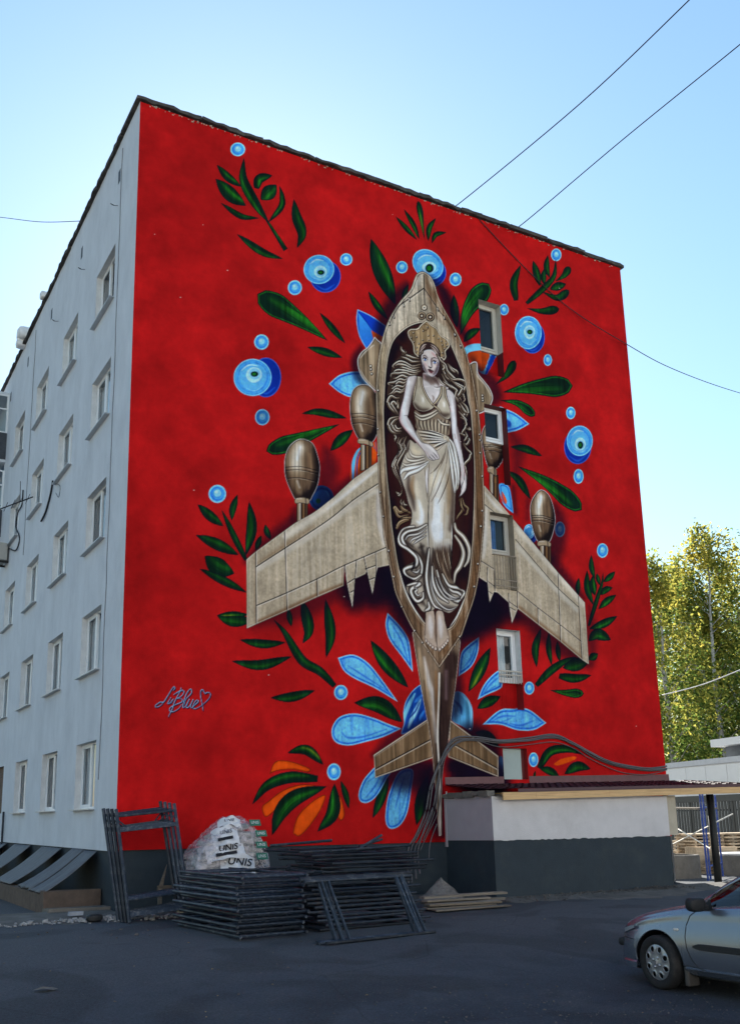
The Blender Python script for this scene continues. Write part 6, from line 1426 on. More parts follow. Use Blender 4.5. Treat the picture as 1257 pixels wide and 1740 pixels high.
# cable bundle along the painted wall
P = [(704, 1445), (716, 1420), (733, 1380), (741, 1335), (752, 1290), (775, 1260), (810, 1257), (850, 1260), (900, 1257), (940, 1252), (970, 1262), (1000, 1280), (1030, 1294), (1060, 1303), (1100, 1308), (1132, 1306)]
GC = 'cables looped along the painted wall'
for k in range(5):
    r = random.Random(k + 3); q = []
    for i, (x, y) in enumerate(P):
        j = (k - 2) * (5. if i < 4 else 1.6) + r.uniform(-1.5, 1.5); h = ray_hit((x + (j if i < 6 else 0), y + (j if i >= 5 else 0) + (6 if k == 4 and 6 < i < 15 else 0)), 1, -.03 - .012 * (k % 3)); q.append(h)
    if k < 4: q = [q[0] + Vector((-.35 - .12 * k, -.5 - .2 * k, -.7 + .1 * k))] + q
    cable('cable', q, (.02, .016, .018, .014, .01)[k], ('thick pale cable on top of the looped bundle over the annex roof', 'second cable in the looped bundle over the annex roof', 'dark cable in the middle of the looped bundle over the annex', 'thin cable low in the looped bundle over the annex', 'thinnest cable sagging below the bundle over the mint board')[k], M_CABLE, 'cable', 6, GC)
for k, (a, b) in enumerate((((735, 1372), (705, 1470)), ((742, 1400), (728, 1462)))):
    pts = [ray_hit(a, 1, -.06), ray_hit(((a[0] + b[0]) / 2 - 4, (a[1] + b[1]) / 2), 1, -.16), ray_hit(b, 1, -.3)]
    cable('cable', pts, .012, ('loose cable end hanging left of the tail tip', 'loose cable end hanging close to the annex wall')[k], M_CABLE, 'cable', 5, GC)
cable('white_conduit', [ray_hit((758, 1345), 1, -.05), ray_hit((761, 1380), 1, -.05), ray_hit((764, 1432), 1, -.05)], .016, 'thin white conduit beside the annex end wall', mat('white conduit', (.6, .6, .6), .5), 'conduit')
# overhead wires
cable('overhead_wire', [(8.23, .0, 16.86), (8.4, -.15, 16.92), ray_hit((985, 176), 1, -4), ray_hit((1170, 0), 1, -7), ray_hit((1310, -140), 1, -9)], .013, 'left of the two overhead wires rising from the roof to the upper right', cat='wire', group='overhead wires from the roof')
cable('overhead_wire', [(10.22, .0, 16.86), (10.4, -.15, 16.92), ray_hit((1060, 235), 1, -3), ray_hit((1257, 75), 1, -6), ray_hit((1420, -60), 1, -8)], .013, 'right of the two overhead wires rising from the roof to the upper right', cat='wire', group='overhead wires from the roof')
cable('overhead_wire', [(-.06, 4.8, 16.75), ray_hit((70, 377), 1, 7.), ray_hit((0, 369), 1, 9.5), ray_hit((-80, 362), 1, 12)], .010, 'thin overhead wire meeting the left roof edge', cat='wire')
cable('overhead_wire', [(9.06, -.1, 16.8), (9.1, -.03, 16.6), ray_hit((950, 510), 1, -.04), ray_hit((1066, 586), 1, -.05), ray_hit((1150, 630), 1, 1.5), ray_hit((1257, 668), 1, 4), ray_hit((1380, 700), 1, 7)], .012, 'dark wire running down across the painted wall and off to the right', cat='wire')
cable('overhead_wire', [ray_hit((1124, 1181), 1, 3.), ray_hit((1190, 1164), 1, 2.), ray_hit((1257, 1138), 1, 1.), ray_hit((1330, 1105), 1, 0.)], .016, 'pale cable strung in front of the birch trees', mat('pale cable', (.6, .58, .55), .6), 'wire')
# ------------------------------------------------------------------ the yard to the right
# concrete well rings
def ring(x, y, r, h, lab):
    o = MB().lathe([(r, 0), (r, h * .5), (r, h - .02), (r - .02, h), (r - .12, h), (r - .12, 0)], 40).build('concrete_ring', M_CONC, smooth=False); o.location = (x, y, -.02); tag(o, lab, 'concrete ring', 'concrete well rings in the yard'); return o
ring(15.45, 1.35, .66, .60, 'dark stained concrete well ring beside the annex corner')
ring(17.75, .95, .70, .55, 'concrete well ring at the right edge behind the car')
t = thing('well_cover', 'pale round cover plate lying on the right concrete ring', 'cover', (17.75, .95, .535)); o = MB().lathe([(0, .05), (.66, .05), (.68, .03), (.68, 0), (0, 0)], 32).build('plate', mat('pale plate', (.6, .58, .55), .8, .1)); o.parent = t
o = MB().lathe([(0, .02), (.05, .02), (.05, 0)], 10).build('lifting_hole', M_BLACK); o.parent = t; o.location = (-.3, -.3, .045)
# blue scaffold tower
sc = thing('scaffold_tower', 'blue scaffold tower with pale diagonal braces and a board deck beside the canopy post', 'scaffold', (0, 0, 0))
up = MB().tube([(0, 0, 0), (0, 0, 2.12)], .025, 8).build('upright', M_BLUE, sc); A = Vector((15.05, -.05, 0)); Bv = Vector((15.75, .95, 0)); Cc = Vector((17.05, .55, 0)); Dd = Vector((13.55, 2.0, 0))
up.location = A
ups = [A, Vector((15.5, .25, 0)), Vector((16.75, .9, .0)), Vector((14.6, 2.6, 0))]
for v in ups[1:]: share(up, 'upright', sc, v)
for z in (1.78, .32): MB().tube([ups[1] + Vector((0, 0, z)), ups[2] + Vector((0, 0, z + .02))], .024, 8).build('ledger', M_BLUE, sc)
MB().tube([ups[0] + Vector((0, 0, .12)), ups[0] + Vector((.4, .3, .12))], .02, 8).build('ledger', M_BLUE, sc)
M_BR = mat('pale brace tube', (.55, .52, .46), .5, .3, 12, metal=.2)
for a, b in (((1135, 1438), (1203, 1404)), ((1139, 1401), (1206, 1442)), ((1214, 1398), (1244, 1383))):
    MB().tube([ray_hit(a, 1, 2.4 if a[0] < 1200 else .3), ray_hit(b, 1, .0 if a[0] < 1200 else .9)], .017, 6).build('brace', M_BR, sc)
pa, pb_ = ray_hit((1130, 1373), 1, 2.6), ray_hit((1201, 1374), 1, .4)
for k in range(2):
    m = MB(); d = (pb_ - pa); nrm = Vector((d.y, -d.x, 0)).normalized() * .13
    q = [pa + nrm * (k * 2 - 1) * 1.05 - nrm, pa + nrm * (k * 2 - 1) * 1.05 + nrm, pb_ + nrm * (k * 2 - 1) * 1.05 + nrm, pb_ + nrm * (k * 2 - 1) * 1.05 - nrm]
    for z in (0, .045): m.v += [tuple(p + Vector((0, 0, z - .02))) for p in q]
    m.f += [(0, 3, 2, 1), (4, 5, 6, 7), (0, 1, 5, 4), (1, 2, 6, 5), (2, 3, 7, 6), (3, 0, 4, 7)]; m.build('deck_board', M_OLDWOOD, sc)
# stacks of timber
M_TIM = mat('sawn timber stack', (.44, .34, .23), .85, .35, 5, .2, 40, stretch=(.4, 4, 4), dirt=(.2, .15, .1), dscale=3, damt=.5, vary=.35)
def stack(x, y, rz, L, W, layers, lab, th=.05, gap=.045, z=0.):
    t = thing('timber_stack', lab, 'timber stack', (x, y, z), rz, 'timber stacks in the yard'); r = random.Random(int(x * 10))
    b = None
    for l in range(layers):
        for k in range(3):
            o = MB().box(0, L, 0, W / 3 - .02, 0, th, .004).build('board', M_TIM, t) if b is None else share(b, 'board', t)
            if b is None: b = o
            o.location = (r.uniform(-.06, .06), W / 3 * k, l * (th + gap) + gap)
        if l % 1 == 0:
            for xx in (.1, L / 2, L - .2): 
                s_ = MB().box(xx, xx + .07, -.01, W, 0, gap - .003).build('spacer', M_TIM, t); s_.location = (0, 0, l * (th + gap) + .001)
    return t
stack(16.4, 3.9, math.radians(-18), 1.6, 1.0, 9, 'low stack of sawn boards just right of the annex corner', z=0.)
stack(18.55, 3.4, math.radians(-18), 1.2, 1.0, 11, 'tall stack of sawn boards behind the canopy post')
stack(19.6, 2.9, math.radians(-10), 2.4, 1.1, 11, 'long tall stack of sawn boards at the right edge behind the car')
t = thing('timber_crate', 'open timber crate between the concrete rings', 'crate', (17.0, 1.9, .38), math.radians(-14))
for a in ((0, 1.3, 0, .03, 0, .34), (0, 1.3, .5, .53, 0, .34), (0, .03, .03, .5, 0, .34), (1.27, 1.3, .03, .5, 0, .34), (0, 1.3, 0, .53, -.03, 0)): MB().box(*a, .003).build('side_board', M_TIM, t)
st_ = thing('timber_blocks', 'rough pile of timber offcuts under the crate', 'timber pile', (17.0, 1.9, 0), math.radians(-14))
for k in range(4):
    for j in range(3): MB().box(.05 + j * .42, .4 + j * .42, 0, .5, k * .09, k * .09 + .07, .01).build('offcut', M_TIM, st_)
# slatted metal fence
fa, fb = Vector((23.4, 9.2, 0)), Vector((20.9, 1.5, 0)); d = (fb - fa); Lf = d.length; ang = math.atan2(d.y, d.x)
fe = thing('metal_fence', 'dark metal picket fence behind the timber stacks', 'fence', fa, ang)
M_FEN = mat('dark fence steel', (.02, .023, .024), .5, .2, 5, spec=.4)
sl_ = None; n = int(Lf / .18)
for k in range(n):
    if sl_ is None: sl_ = MB().box(0, .125, -.012, .012, .05, 2.02).build('picket', M_FEN, fe)
    else: share(sl_, 'picket', fe, (k * .18, 0, 0))
for z in (.35, 1.72): MB().box(-.2, Lf, .013, .05, z, z + .05).build('rail', M_FEN, fe)
MB().box(-.3, Lf, -.03, .06, 2.02, 2.24).build('top_rail', M_FEN, fe)
po = MB().box(0, .09, .02, .11, 0, 2.1).build('post', M_FEN, fe)
for k in range(1, 4): share(po, 'post', fe, (k * 2.4, 0, 0))
# white panelled building
wa, wb = Vector((25.5, 10.3, 0)), Vector((22.9, 1.6, 0)); d = wb - wa; Lw = d.length; ang = math.atan2(d.y, d.x)
wbld = thing('panel_building', 'low white panel-clad building behind the dark fence', 'building', wa, ang)
M_PAN = mat('white cladding panel', (.62, .62, .60), .6, .05, 2)
MB().box(-.6, Lw, .02, 8, 0, 3.42).build('wall', M_PAN, wbld)
pp = MB().box(0, 1.28, -.02, .018, .3, 3.38).build('panel', M_PAN, wbld); bevel(pp, .006, 1)
for k in range(1, 7): share(pp, 'panel', wbld, (k * 1.3, 0, 0))
MB().box(-.7, Lw, -.05, 8, 3.42, 3.62).build('parapet', mat('grey parapet cap', (.42, .43, .44), .5, .1), wbld)
ov = MB(); ov.box(3.2, Lw + 2, .5, 7, 3.62, 4.05); ov.build('upper_wall', mat('dark upper wall', (.10, .11, .12), .7), wbld); MB().box(2.9, Lw + 2, .1, 7.4, 4.05, 4.32).build('upper_roof', M_PAN, wbld)
# unseen building across the road, placed and whitened to bounce sun; mirrored in panes
fb_ = thing('facing_building', 'pale five-storey block across the road, seen only as a reflection in a door pane', 'building', (-50, -36, 0))
f = MB().box(0, 100, -11, 0, 0, 16.5).build('wall', mat('pale facing plaster', (.74, .72, .70), .85, .08, 1), fb_); 
M_DW = mat('dark window recess', (.05, .055, .06), .3, .2)
wpr = None
for k in range(29):
    for j in range(5):
        if wpr is None: wpr = MB().box(0, 1.3, 0, .03, 0, 1.3).build('window', M_DW, fb_)
        o = wpr if (k == 0 and j == 0) else share(wpr, 'window', fb_)
        o.location = (1.6 + k * 3.35, .0, 1.5 + j * 2.75)
# ------------------------------------------------------------------ birch trees
def leaf_mat():
    m = bpy.data.materials.new('birch leaves'); m.use_nodes = True; t = m.node_tree; n = t.nodes; L = t.links; n.remove(n['Principled BSDF'])
    a = n.new('ShaderNodeAttribute'); a.attribute_name = 'leaf'
    d = n.new('ShaderNodeBsdfDiffuse'); tr = n.new('ShaderNodeBsdfTranslucent'); mx = n.new('ShaderNodeMixShader'); mx.inputs[0].default_value = .68
    L.new(a.outputs['Color'], d.inputs[0]); L.new(a.outputs['Color'], tr.inputs[0]); L.new(d.outputs[0], mx.inputs[1]); L.new(tr.outputs[0], mx.inputs[2]); L.new(mx.outputs[0], n['Material Output'].inputs[0]); return m
M_LEAF = leaf_mat()
M_BARK = mat('birch bark', (.42, .40, .37), .85, .3, 4, .3, 20, stretch=(1, 1, .4), dirt=(.05, .045, .04), dscale=2.5, damt=.9)
def birch(x, y, h, rad, seed, lab, nleaf=8000, yellow=.35):
    t = thing('birch_tree', lab, 'tree', (x, y, -.1), 0, 'birch trees behind the yard'); r = random.Random(seed); nr = np.random.RandomState(seed)
    tk = MB(); pts = [(0, 0, 0)]; 
    for k in range(1, 9): pts.append((r.uniform(-.12, .12) * k * .3, r.uniform(-.12, .12) * k * .3, h * .96 * k / 8))
    tk.tube(pts, .2, 8, rr=[.19 * (1 - .96 * k / 8) + .012 for k in range(9)])
    centers = []; nb = 46
    for b in range(nb):
        u = .12 + .86 * (b + r.random()) / nb; z0 = h * u; a = r.uniform(0, 6.283) ; prof = math.sin(math.pi * min(1, (u * .92 + .06)) ** .85) ** .75
        ln = rad * (.45 + .6 * r.random()) * (prof * .95 + .08)
        i = min(7, int(u / .12)); base = Vector((pts[min(8, int(u * 8))][0], pts[min(8, int(u * 8))][1], z0))
        mid = base + Vector((math.cos(a) * ln * .6, math.sin(a) * ln * .6, ln * .55)); end = base + Vector((math.cos(a) * ln, math.sin(a) * ln, ln * .45))
        tk.tube([base, mid, end], .03, 5, rr=[.035 * (1 - u * .6) + .008, .02, .006]); centers.append((mid, ln, u)); centers.append((end, ln, u))
        for q in range(2):   # hanging twigs
            e2 = end + Vector((r.uniform(-.5, .5), r.uniform(-.5, .5), -r.uniform(.5, 1.5))); tk.tube([mid.lerp(end, r.random()), e2], .006, 4); centers.append((e2, ln * .8, u))
    trunk = tk.build('trunk', M_BARK, t, smooth=True)
    C = np.array([c[0] for c in centers]); S = np.array([max(.35, c[1] * .30) for c in centers]); U = np.array([c[2] for c in centers])
    k = nr.randint(0, len(C), nleaf); p = C[k] + nr.normal(0, 1, (nleaf, 3)) * S[k][:, None] * np.array([.8, .8, 1.05]); p[:, 2] -= np.abs(nr.normal(0, .35, nleaf))
    s = nr.uniform(.07, .15, nleaf); a = nr.normal(0, 1, (nleaf, 3)); a /= np.linalg.norm(a, axis=1)[:, None]; b = np.cross(a, nr.normal(0, 1, (nleaf, 3))); b /= np.linalg.norm(b, axis=1)[:, None]
    v = np.stack([p - a * s[:, None], p + b * s[:, None] * .6, p + a * s[:, None], p - b * s[:, None] * .6], 1).reshape(-1, 3).astype(np.float32)
    me = bpy.data.meshes.new('crown'); me.vertices.add(nleaf * 4); me.vertices.foreach_set('co', v.ravel()); me.loops.add(nleaf * 4); me.loops.foreach_set('vertex_index', np.arange(nleaf * 4, dtype=np.int32)); me.polygons.add(nleaf); me.polygons.foreach_set('loop_start', np.arange(0, nleaf * 4, 4, dtype=np.int32)); me.update(calc_edges=True)
    yl = np.clip(yellow - .20 + .75 * (p[:, 2] / h - .55) + .25 * nr.normal(0, 1, nleaf) + .28 * np.sin(k * 1.7), 0, 1)[:, None]
    c = (np.array([.11, .17, .04]) * (1 - yl) + np.array([.56, .46, .09]) * yl) * nr.uniform(.7, 1.25, (nleaf, 1)); c4 = np.ones((nleaf, 4), np.float32); c4[:, :3] = c
    me.color_attributes.new('leaf', 'FLOAT_COLOR', 'POINT').data.foreach_set('color', np.repeat(c4, 4, axis=0).ravel()); me.materials.append(M_LEAF)
    o = bpy.data.objects.new('crown', me); COL.objects.link(o); o.parent = t; tag(o, kind='stuff'); return t
def tree_at(px, yw, ptop, rad, seed, lab, n, yel):
    top = ray_hit(px, 1, yw); birch(top.x, yw, top.z + .1, rad, seed, lab, n, yel)
tree_at((1187, 893), 20, 0, 2.9, 1, 'tallest birch with a pointed yellow top behind the white building', 15000, .42)
tree_at((1108, 945), 19, 0, 2.6, 2, 'birch half hidden by the right edge of the painted wall', 13000, .45)
tree_at((1148, 955), 23, 0, 3.0, 3, 'birch just left of the tallest one, leaves turning ochre', 13000, .40)
tree_at((1243, 965), 21, 0, 2.9, 4, 'birch right of the tallest one, still mostly green', 13000, .26)
tree_at((1290, 930), 23, 0, 3.2, 5, 'birch cut off by the right edge of the picture', 7000, .35)
tree_at((1165, 1035), 27, 0, 3.6, 6, 'lower green birch filling the gap behind the tallest one', 12000, .15)
tree_at((1215, 1050), 28, 0, 3.6, 7, 'lower green birch behind the right-hand birches', 8000, .15)
# ------------------------------------------------------------------ the silver hatchback
def interp(tab, x):
    xs, ys_ = zip(*tab); return float(np.interp(x, xs, ys_))
def smooth_tab(tab):
    xs = np.array([t[0] for t in tab]); v = np.array([t[1] for t in tab]); X = np.linspace(xs[0], xs[-1], 400); Y = np.interp(X, xs, v)
    for _ in range(5):
        k = 13; P = np.pad(Y, k // 2, mode='edge'); Y2 = np.convolve(P, np.ones(k) / k, 'valid'); Y2[0], Y2[-1] = Y[0], Y[-1]; Y = Y2
    return list(zip(X, Y))
TOP = smooth_tab(((0, .50), (.03, .60), (.12, .685), (.4, .79), (.8, .885), (1.12, .945), (1.3, 1.05), (1.9, 1.385), (2.3, 1.43), (2.8, 1.41), (3.3, 1.32), (3.5, 1.22), (3.72, .96), (3.83, .70)))
BELT = smooth_tab(((0, .46), (.05, .54), (.2, .63), (.5, .75), (.8, .82), (1.12, .875), (1.4, .90), (2.5, .95), (3.4, .98), (3.7, .88), (3.83, .66)))
WID = smooth_tab(((0, .47), (.04, .58), (.13, .68), (.33, .76), (.6, .805), (.9, .822), (2, .826), (3, .815), (3.5, .76), (3.83, .60)))
LOW = smooth_tab(((0, .22), (.5, .19), (1.1, .20), (3, .20), (3.83, .26)))
WH = ((.76, .29), (3.20, .29)); ARCH = .345
def sect(x, arch=True):
    w, zb, zt, zl = interp(WID, x), interp(BELT, x), interp(TOP, x), interp(LOW, x); zt = max(zt, zb + .02); P = []; z0_ = zl
    for cx, cz in WH:
        if arch and abs(x - cx) < ARCH: zl = max(zl, cz + math.sqrt(ARCH ** 2 - (x - cx) ** 2))
    for k in range(22):                                   # sill to shoulder
        z = zl + (zb - zl) * k / 21; u = (z - z0_) / (zb - z0_)
        P.append((w * (.935 + .075 * math.sin(math.pi * min(1, u * 1.02) ** .8) - .03 * u + .012 * math.exp(-((u - .93) / .06) ** 2)) if u > .05 else w * .90, z))
    cabin = min(1, max(0, (x - 1.08) / .45)) * min(1, max(0, (3.75 - x) / .3))
    yr = P[-1][0] * (.80 - .04 * cabin); zr = zb + (zt - zb) * (.55 + .33 * cabin)
    y0, z0 = P[-1]
    for k in range(1, 9):
        u = k / 8; bul = math.sin(math.pi * u) * (.012 + .02 * (1 - cabin)); P.append((y0 + (yr - y0) * u + bul, z0 + (zr - z0) * u + bul * .6))
    for k in range(1, 11):
        u = k / 10; a = math.pi / 2 * u; P.append((yr * math.cos(a) ** .9 if u < 1 else 0., zr + (zt - zr) * math.sin(a) ** .75))
    return P
def surf(x, z):
    P = sect(x, False); zs = [p[1] for p in P[1:22]]; ys_ = [p[0] for p in P[1:22]]; return float(np.interp(z, zs, ys_))
M_CAR = mat('silver car paint', (.19, .22, .275), .26, .03, 30, metal=.7, spec=.5, coat=.35)
M_TRIM = mat('black plastic trim', (.015, .016, .018), .55, .2, 20)
M_TYRE = mat('tyre rubber', (.018, .018, .019), .85, .25, 14, .3, 40, dirt=(.06, .055, .05), dscale=5, damt=.5)
M_HUB = mat('silver wheel trim', (.36, .37, .39), .35, .05, 8, metal=.7)
M_CGL = glass_mat('tinted car glass', (.22, .28, .31), 1.6); M_SEAT = mat('dark car interior', (.02, .022, .025), .8)
car = thing('car', 'silver hatchback at the lower right, its front wheel and door in view', 'car')
XS = np.unique(np.concatenate([[c - ARCH + e for c, _ in WH for e in (-.0005, .0005)], [c + ARCH + e for c, _ in WH for e in (-.0005, .0005)], np.linspace(0, .12, 14), np.linspace(.13, 1.4, 90), np.linspace(1.415, 3.6, 110), np.linspace(3.62, 3.83, 14)]))
rows = [sect(x) for x in XS]; NR = len(rows[0])
V = []; 
for x, P in zip(XS, rows):
    for (y, z) in P: V.append([x, -y, z])
for x, P in zip(XS, rows):
    for (y, z) in P: V.append([x, y, z])
nv = len(XS) * NR
def inside(x, z, g=0.): return any((x - cx) ** 2 + (z - cz) ** 2 < (ARCH + g) ** 2 for cx, cz in WH)
body, glass, shield = [], [], []
for i in range(len(XS) - 1):
    xm = (XS[i] + XS[i + 1]) / 2
    for j in range(NR - 1):
        zm = (rows[i][j][1] + rows[i + 1][j + 1][1]) / 2
        f = (i * NR + j, (i + 1) * NR + j, (i + 1) * NR + j + 1, i * NR + j + 1); f2 = tuple(q + nv for q in f[::-1])
        side_g = 21 < j < 28 and (1.42 < xm < 2.24 or 2.34 < xm < 3.05)
        wind = (j >= 30 and 1.16 < xm < 1.84) or (j >= 31 and 3.42 < xm < 3.66)
        (glass if side_g else shield if wind else body).extend((f, f2))
def sub(name, faces, m, parent):
    us = sorted({q for f in faces for q in f}); mp = {q: k for k, q in enumerate(us)}; me = bpy.data.meshes.new(name)
    me.from_pydata([V[q] for q in us], [], [tuple(mp[q] for q in f) for f in faces]); b = bmesh.new(); b.from_mesh(me); bmesh.ops.remove_doubles(b, verts=b.verts, dist=.0005); bmesh.ops.recalc_face_normals(b, faces=b.faces); b.to_mesh(me); b.free()
    me.materials.append(m); me.polygons.foreach_set('use_smooth', [True] * len(me.polygons)); o = bpy.data.objects.new(name, me); COL.objects.link(o); o.parent = parent; return o
bo = sub('body', body, M_CAR, car); so = bo.modifiers.new('thick', 'SOLIDIFY'); so.thickness = .012; so.offset = -1
sub('side_window', [f for f in glass if max(f) < nv], M_CGL, car); sub('side_window', [f for f in glass if max(f) >= nv], M_CGL, car); sub('windscreen', shield, M_CGL, car)
# dark inside: floor, dashboard, seats, wheel wells
fl_ = MB().box(.9, 3.6, -.70, .70, .24, .30).box(.1, .8, -.40, .40, .3, .58).build('floor', M_SEAT, car)
da = MB().box(1.25, 1.5, -.70, .70, .6, .90).build('dashboard', M_SEAT, car); bevel(da, .05, 3)
sw = MB()
for k in range(24):
    a0, a1 = 2 * math.pi * k / 24, 2 * math.pi * (k + 1) / 24; c = lambda a: (1.62 + .07 * math.sin(a), -.36 + .18 * math.cos(a), .86 + .17 * math.sin(a)); sw.tube([c(a0), c(a1)], .014, 6, False)
sw.build('steering_wheel', M_TRIM, car, smooth=True)
for yy in (-.36, .36):
    s_ = MB().box(1.9, 2.4, yy - .24, yy + .24, .35, .55).box(2.32, 2.48, yy - .24, yy + .24, .5, 1.05).box(2.36, 2.46, yy - .12, yy + .12, 1.05, 1.22).build('seat', M_SEAT, car); bevel(s_, .04, 2)
for cx, cz in WH:
    for sg in (-1, 1):
        m = MB(); n = 24
        for k in range(n):
            a0, a1 = math.pi * (-.12 + 1.24 * k / n), math.pi * (-.12 + 1.24 * (k + 1) / n); p = lambda a, y, r_=ARCH + .004: (cx + r_ * math.cos(a), y, cz + r_ * math.sin(a))
            ye0 = sg * (surf(min(3.8, max(.02, p(a0, 0)[0])), p(a0, 0)[2]) - .012); ye1 = sg * (surf(min(3.8, max(.02, p(a1, 0)[0])), p(a1, 0)[2]) - .012)
            m.quad(p(a0, ye0), p(a1, ye1), p(a1, sg * .42), p(a0, sg * .42))
        m.poly([(cx + ARCH * math.cos(2 * math.pi * k / 20), sg * .42, cz + ARCH * math.sin(2 * math.pi * k / 20)) for k in range(20)])
        m.build('wheel_well', M_TRIM, car)
def wheel(cx, sg, steer):
    w_ = thing('wheel', None, None, (cx, sg * .735, .29)); w_.parent = car; w_.rotation_euler = (0, 0, steer if sg < 0 else math.pi + steer)
    # local: outer face looks to -y
    MB().lathe([(.19, -.07), (.205, -.085), (.255, -.092), (.28, -.078), (.29, -.05), (.29, .05), (.28, .08), (.2, .085), (.19, .07)], 48, 'y').build('tyre', M_TYRE, w_, smooth=True)
    n, q = 160, 26; m = MB(); rad = [.004 + .192 * k / q for k in range(q + 1)]
    dish = lambda r_: -.078 + .03 * math.exp(-((r_ - .14) / .05) ** 2) * -.25 - .012 * math.exp(-(r_ / .06) ** 2) + .012 * (r_ / .19) ** 2
    hole = lambda r_, a: (((r_ - .145) / .033) ** 2 + (((a % (math.pi / 4)) - math.pi / 8) * .145 / .029) ** 2)
    for k in range(q + 1):
        for a in range(n):
            t = 2 * math.pi * a / n; h = hole(rad[k], t); r_ = rad[k]
            m.v.append((r_ * math.cos(t), dish(r_) + (.010 * math.exp(-((math.sqrt(h) - 1) / .35) ** 2) * -.6), r_ * math.sin(t)))
    for k in range(q):
        for a in range(n):
            if hole((rad[k] + rad[k + 1]) / 2, 2 * math.pi * (a + .5) / n) < 1: continue
            b = (a + 1) % n; m.f.append((k * n + a, k * n + b, (k + 1) * n + b, (k + 1) * n + a))
    hb = m.build('hubcap', M_HUB, w_, smooth=True); s_ = hb.modifiers.new('thick', 'SOLIDIFY'); s_.thickness = .008
    MB().lathe([(0, -.03), (.19, -.03), (.19, .05)], 32, 'y').build('rim', M_TRIM, w_)
    for k in range(4):
        a = math.pi / 4 + math.pi / 2 * k + .3; b = MB().lathe([(0, -.012), (.010, -.012), (.012, 0), (.018, .002)], 10, 'y').build('bolt', M_HUB, hb, smooth=True); b.location = (.055 * math.cos(a), -.088, .055 * math.sin(a))
    e = MB().box(-.014, .016, -.004, .004, -.02, .02, .003).build('emblem', M_HUB, hb); e.location = (0, -.092, 0)
wheel(.76, -1, math.radians(-9)); wheel(.76, 1, math.radians(-9)); wheel(3.20, -1, 0); wheel(3.20, 1, 0)
# shut lines, mouldings, lamps, mirror
def seam(pts, r_=.0045, off=.001, m=M_TRIM, name='shut_line', parent=bo):
    q = []
    for (x0, z0), (x1, z1) in zip(pts[:-1], pts[1:]):
        for k in range(6): x, z = x0 + (x1 - x0) * k / 6, z0 + (z1 - z0) * k / 6; q.append((x, -surf(x, z) - off, z))
    x, z = pts[-1]; q.append((x, -surf(x, z) - off, z)); return MB().tube(q, r_, 6).build(name, m, parent, smooth=True)
seam([(1.30, .885), (1.21, .82), (1.165, .72), (1.155, .60), (1.175, .48), (1.23, .36), (1.30, .29), (1.42, .26), (1.7, .255), (2.3, .255), (2.37, .30), (2.40, .42), (2.41, .7), (2.40, .94)])
seam([(.02, .475), (.1, .50), (.25, .505), (.40, .50)], .004); seam([(1.10, .30), (1.2, .30), (1.30, .29)], .004)
def strip(x0, x1, z0, z1, t, m, name, n=16, taper=True):
    b = MB(); R_ = []
    for k in range(n + 1):
        u = k / n; x = x0 + (x1 - x0) * u; h = (z1 - z0) / 2 * (min(1, u * 9 + .35) if taper else 1); zc = (z0 + z1) / 2 + .012 * u
        R_.append([(x, -surf(x, zc - h) + .004, zc - h), (x, -surf(x, zc - h * .8) - t, zc - h * .8), (x, -surf(x, zc + h * .8) - t, zc + h * .8), (x, -surf(x, zc + h) + .004, zc + h)])
    for p, q in zip(R_[:-1], R_[1:]):
        for e in range(3): b.quad(p[e], q[e], q[e + 1], p[e + 1])
    b.poly(R_[0]); b.poly(R_[-1][::-1]); return b.build(name, m, car, smooth=False)
strip(1.26, 2.34, .475, .545, .016, M_TRIM, 'side_moulding'); strip(1.12, 2.85, .20, .275, .022, M_CAR, 'sill', taper=False)
o = pillow(.035, .008, .016, 2, 16, 8, 0).build('side_repeater', mat('clear repeater lens', (.5, .5, .48), .2), car, smooth=True); o.location = (1.03, -surf(1.03, .665) - .002, .665)
mi = MB(); mi = pillow(.06, .105, .075, 5, 24, 14, 0).build('door_mirror', M_TRIM, car, smooth=True); mi.location = (1.43, -.93, .965); mi.rotation_euler = (0, 0, math.radians(-12))
o = MB().box(-.03, .03, -.12, .04, -.02, .02).build('mirror_arm', M_TRIM, mi); o.location = (.0, .10, -.03)
MB().quad((.052, -.075, -.055), (.052, .075, -.055), (.052, .075, .055), (.052, -.075, .055)).build('mirror_glass', M_CGL, mi)
m = MB(); m.poly([(1.34, -.775, .895), (1.52, -.772, .905), (1.47, -.74, 1.02)]); m.build('quarter_trim', M_TRIM, car)
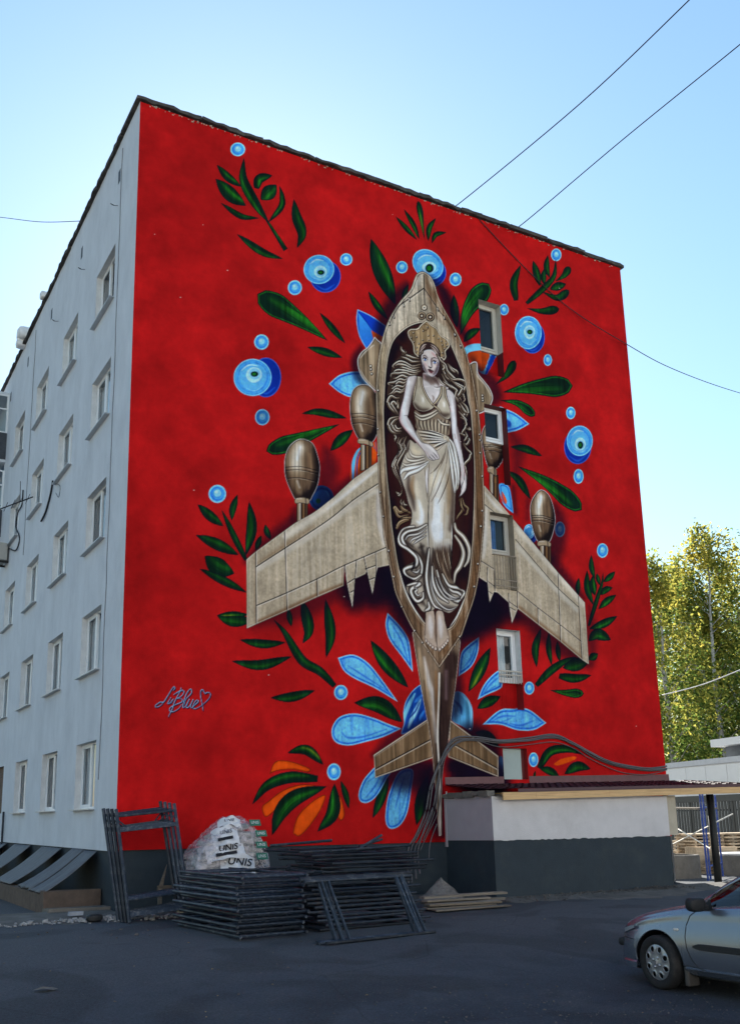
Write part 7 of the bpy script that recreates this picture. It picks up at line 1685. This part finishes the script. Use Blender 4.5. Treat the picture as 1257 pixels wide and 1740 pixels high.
# black sweep under the windscreen and pillar trim
wq = MB()
for k in range(10):
    y0, y1 = -.70 + 1.4 * k / 10, -.70 + 1.4 * (k + 1) / 10; h = lambda y: .955 - .05 * (y / .7) ** 2
    wq.quad((1.10, y0, h(y0)), (1.10, y1, h(y1)), (1.20, y1, h(y1) + .045), (1.20, y0, h(y0) + .045))
wq.build('scuttle', M_TRIM, car, smooth=True)
for sg in (-1, 1):
    hl = MB(); n = 10
    for k in range(n):
        for j in range(4):
            g = lambda a, b_: (.055 + .36 * a, sg * (surf(.055 + .36 * a, .50 + .03) + .004 - .0), .53 + .11 * a + (.03 + .06 * a * (1 - a)) * (b_ - .3))
            hl.quad(g(k / n, j / 4), g((k + 1) / n, j / 4), g((k + 1) / n, (j + 1) / 4), g(k / n, (j + 1) / 4))
    hl.build('headlight', mat('headlight lens', (.25, .27, .29), .12, .1, spec=.6), car)
    c_ = pillow(.045, .07, .05, 8, 20, 12, 0).build('bumper_corner', M_TRIM, car, smooth=True); c_.location = (.10, sg * .585, .44)
MB().box(-.015, .05, -.42, .42, .39, .46).build('bumper_strip', M_TRIM, car)
sp_ = MB(); 
for k in range(12):
    x0, x1 = .0 + .42 * k / 12, .0 + .42 * (k + 1) / 12; o_ = lambda x: -surf(max(.01, x), .26) - .016
    sp_.quad((x0, o_(x0) + .03, .30), (x1, o_(x1) + .03, .30), (x1, o_(x1), .25), (x0, o_(x0), .25)); sp_.quad((x0, o_(x0), .25), (x1, o_(x1), .25), (x1, o_(x1), .19), (x0, o_(x0), .19))
sp_.build('front_spoiler', M_CAR, car, smooth=True)
mf = MB().box(1.09, 1.15, -.80, -.62, .08, .30).build('mudflap', mat('dusty mudflap', (.07, .065, .06), .9), car); bevel(mf, .02, 2)
MB().box(.3, 3.6, -.66, .66, .17, .22).build('underbody', M_TRIM, car)
hd = -.05; X_ = Vector((-math.sin(hd), -math.cos(hd), 0)); Y_ = Vector((-X_.y, X_.x, 0))
wp = ray_hit((1129, 1682), 2, -.30); wp.z = gz(wp.y) + .0
car.location = wp - X_ * .76 + Y_ * .735; car.rotation_euler = (0, 0, math.atan2(X_.y, X_.x)); car.location.z = gz(wp.y)
bpy.context.view_layer.update()
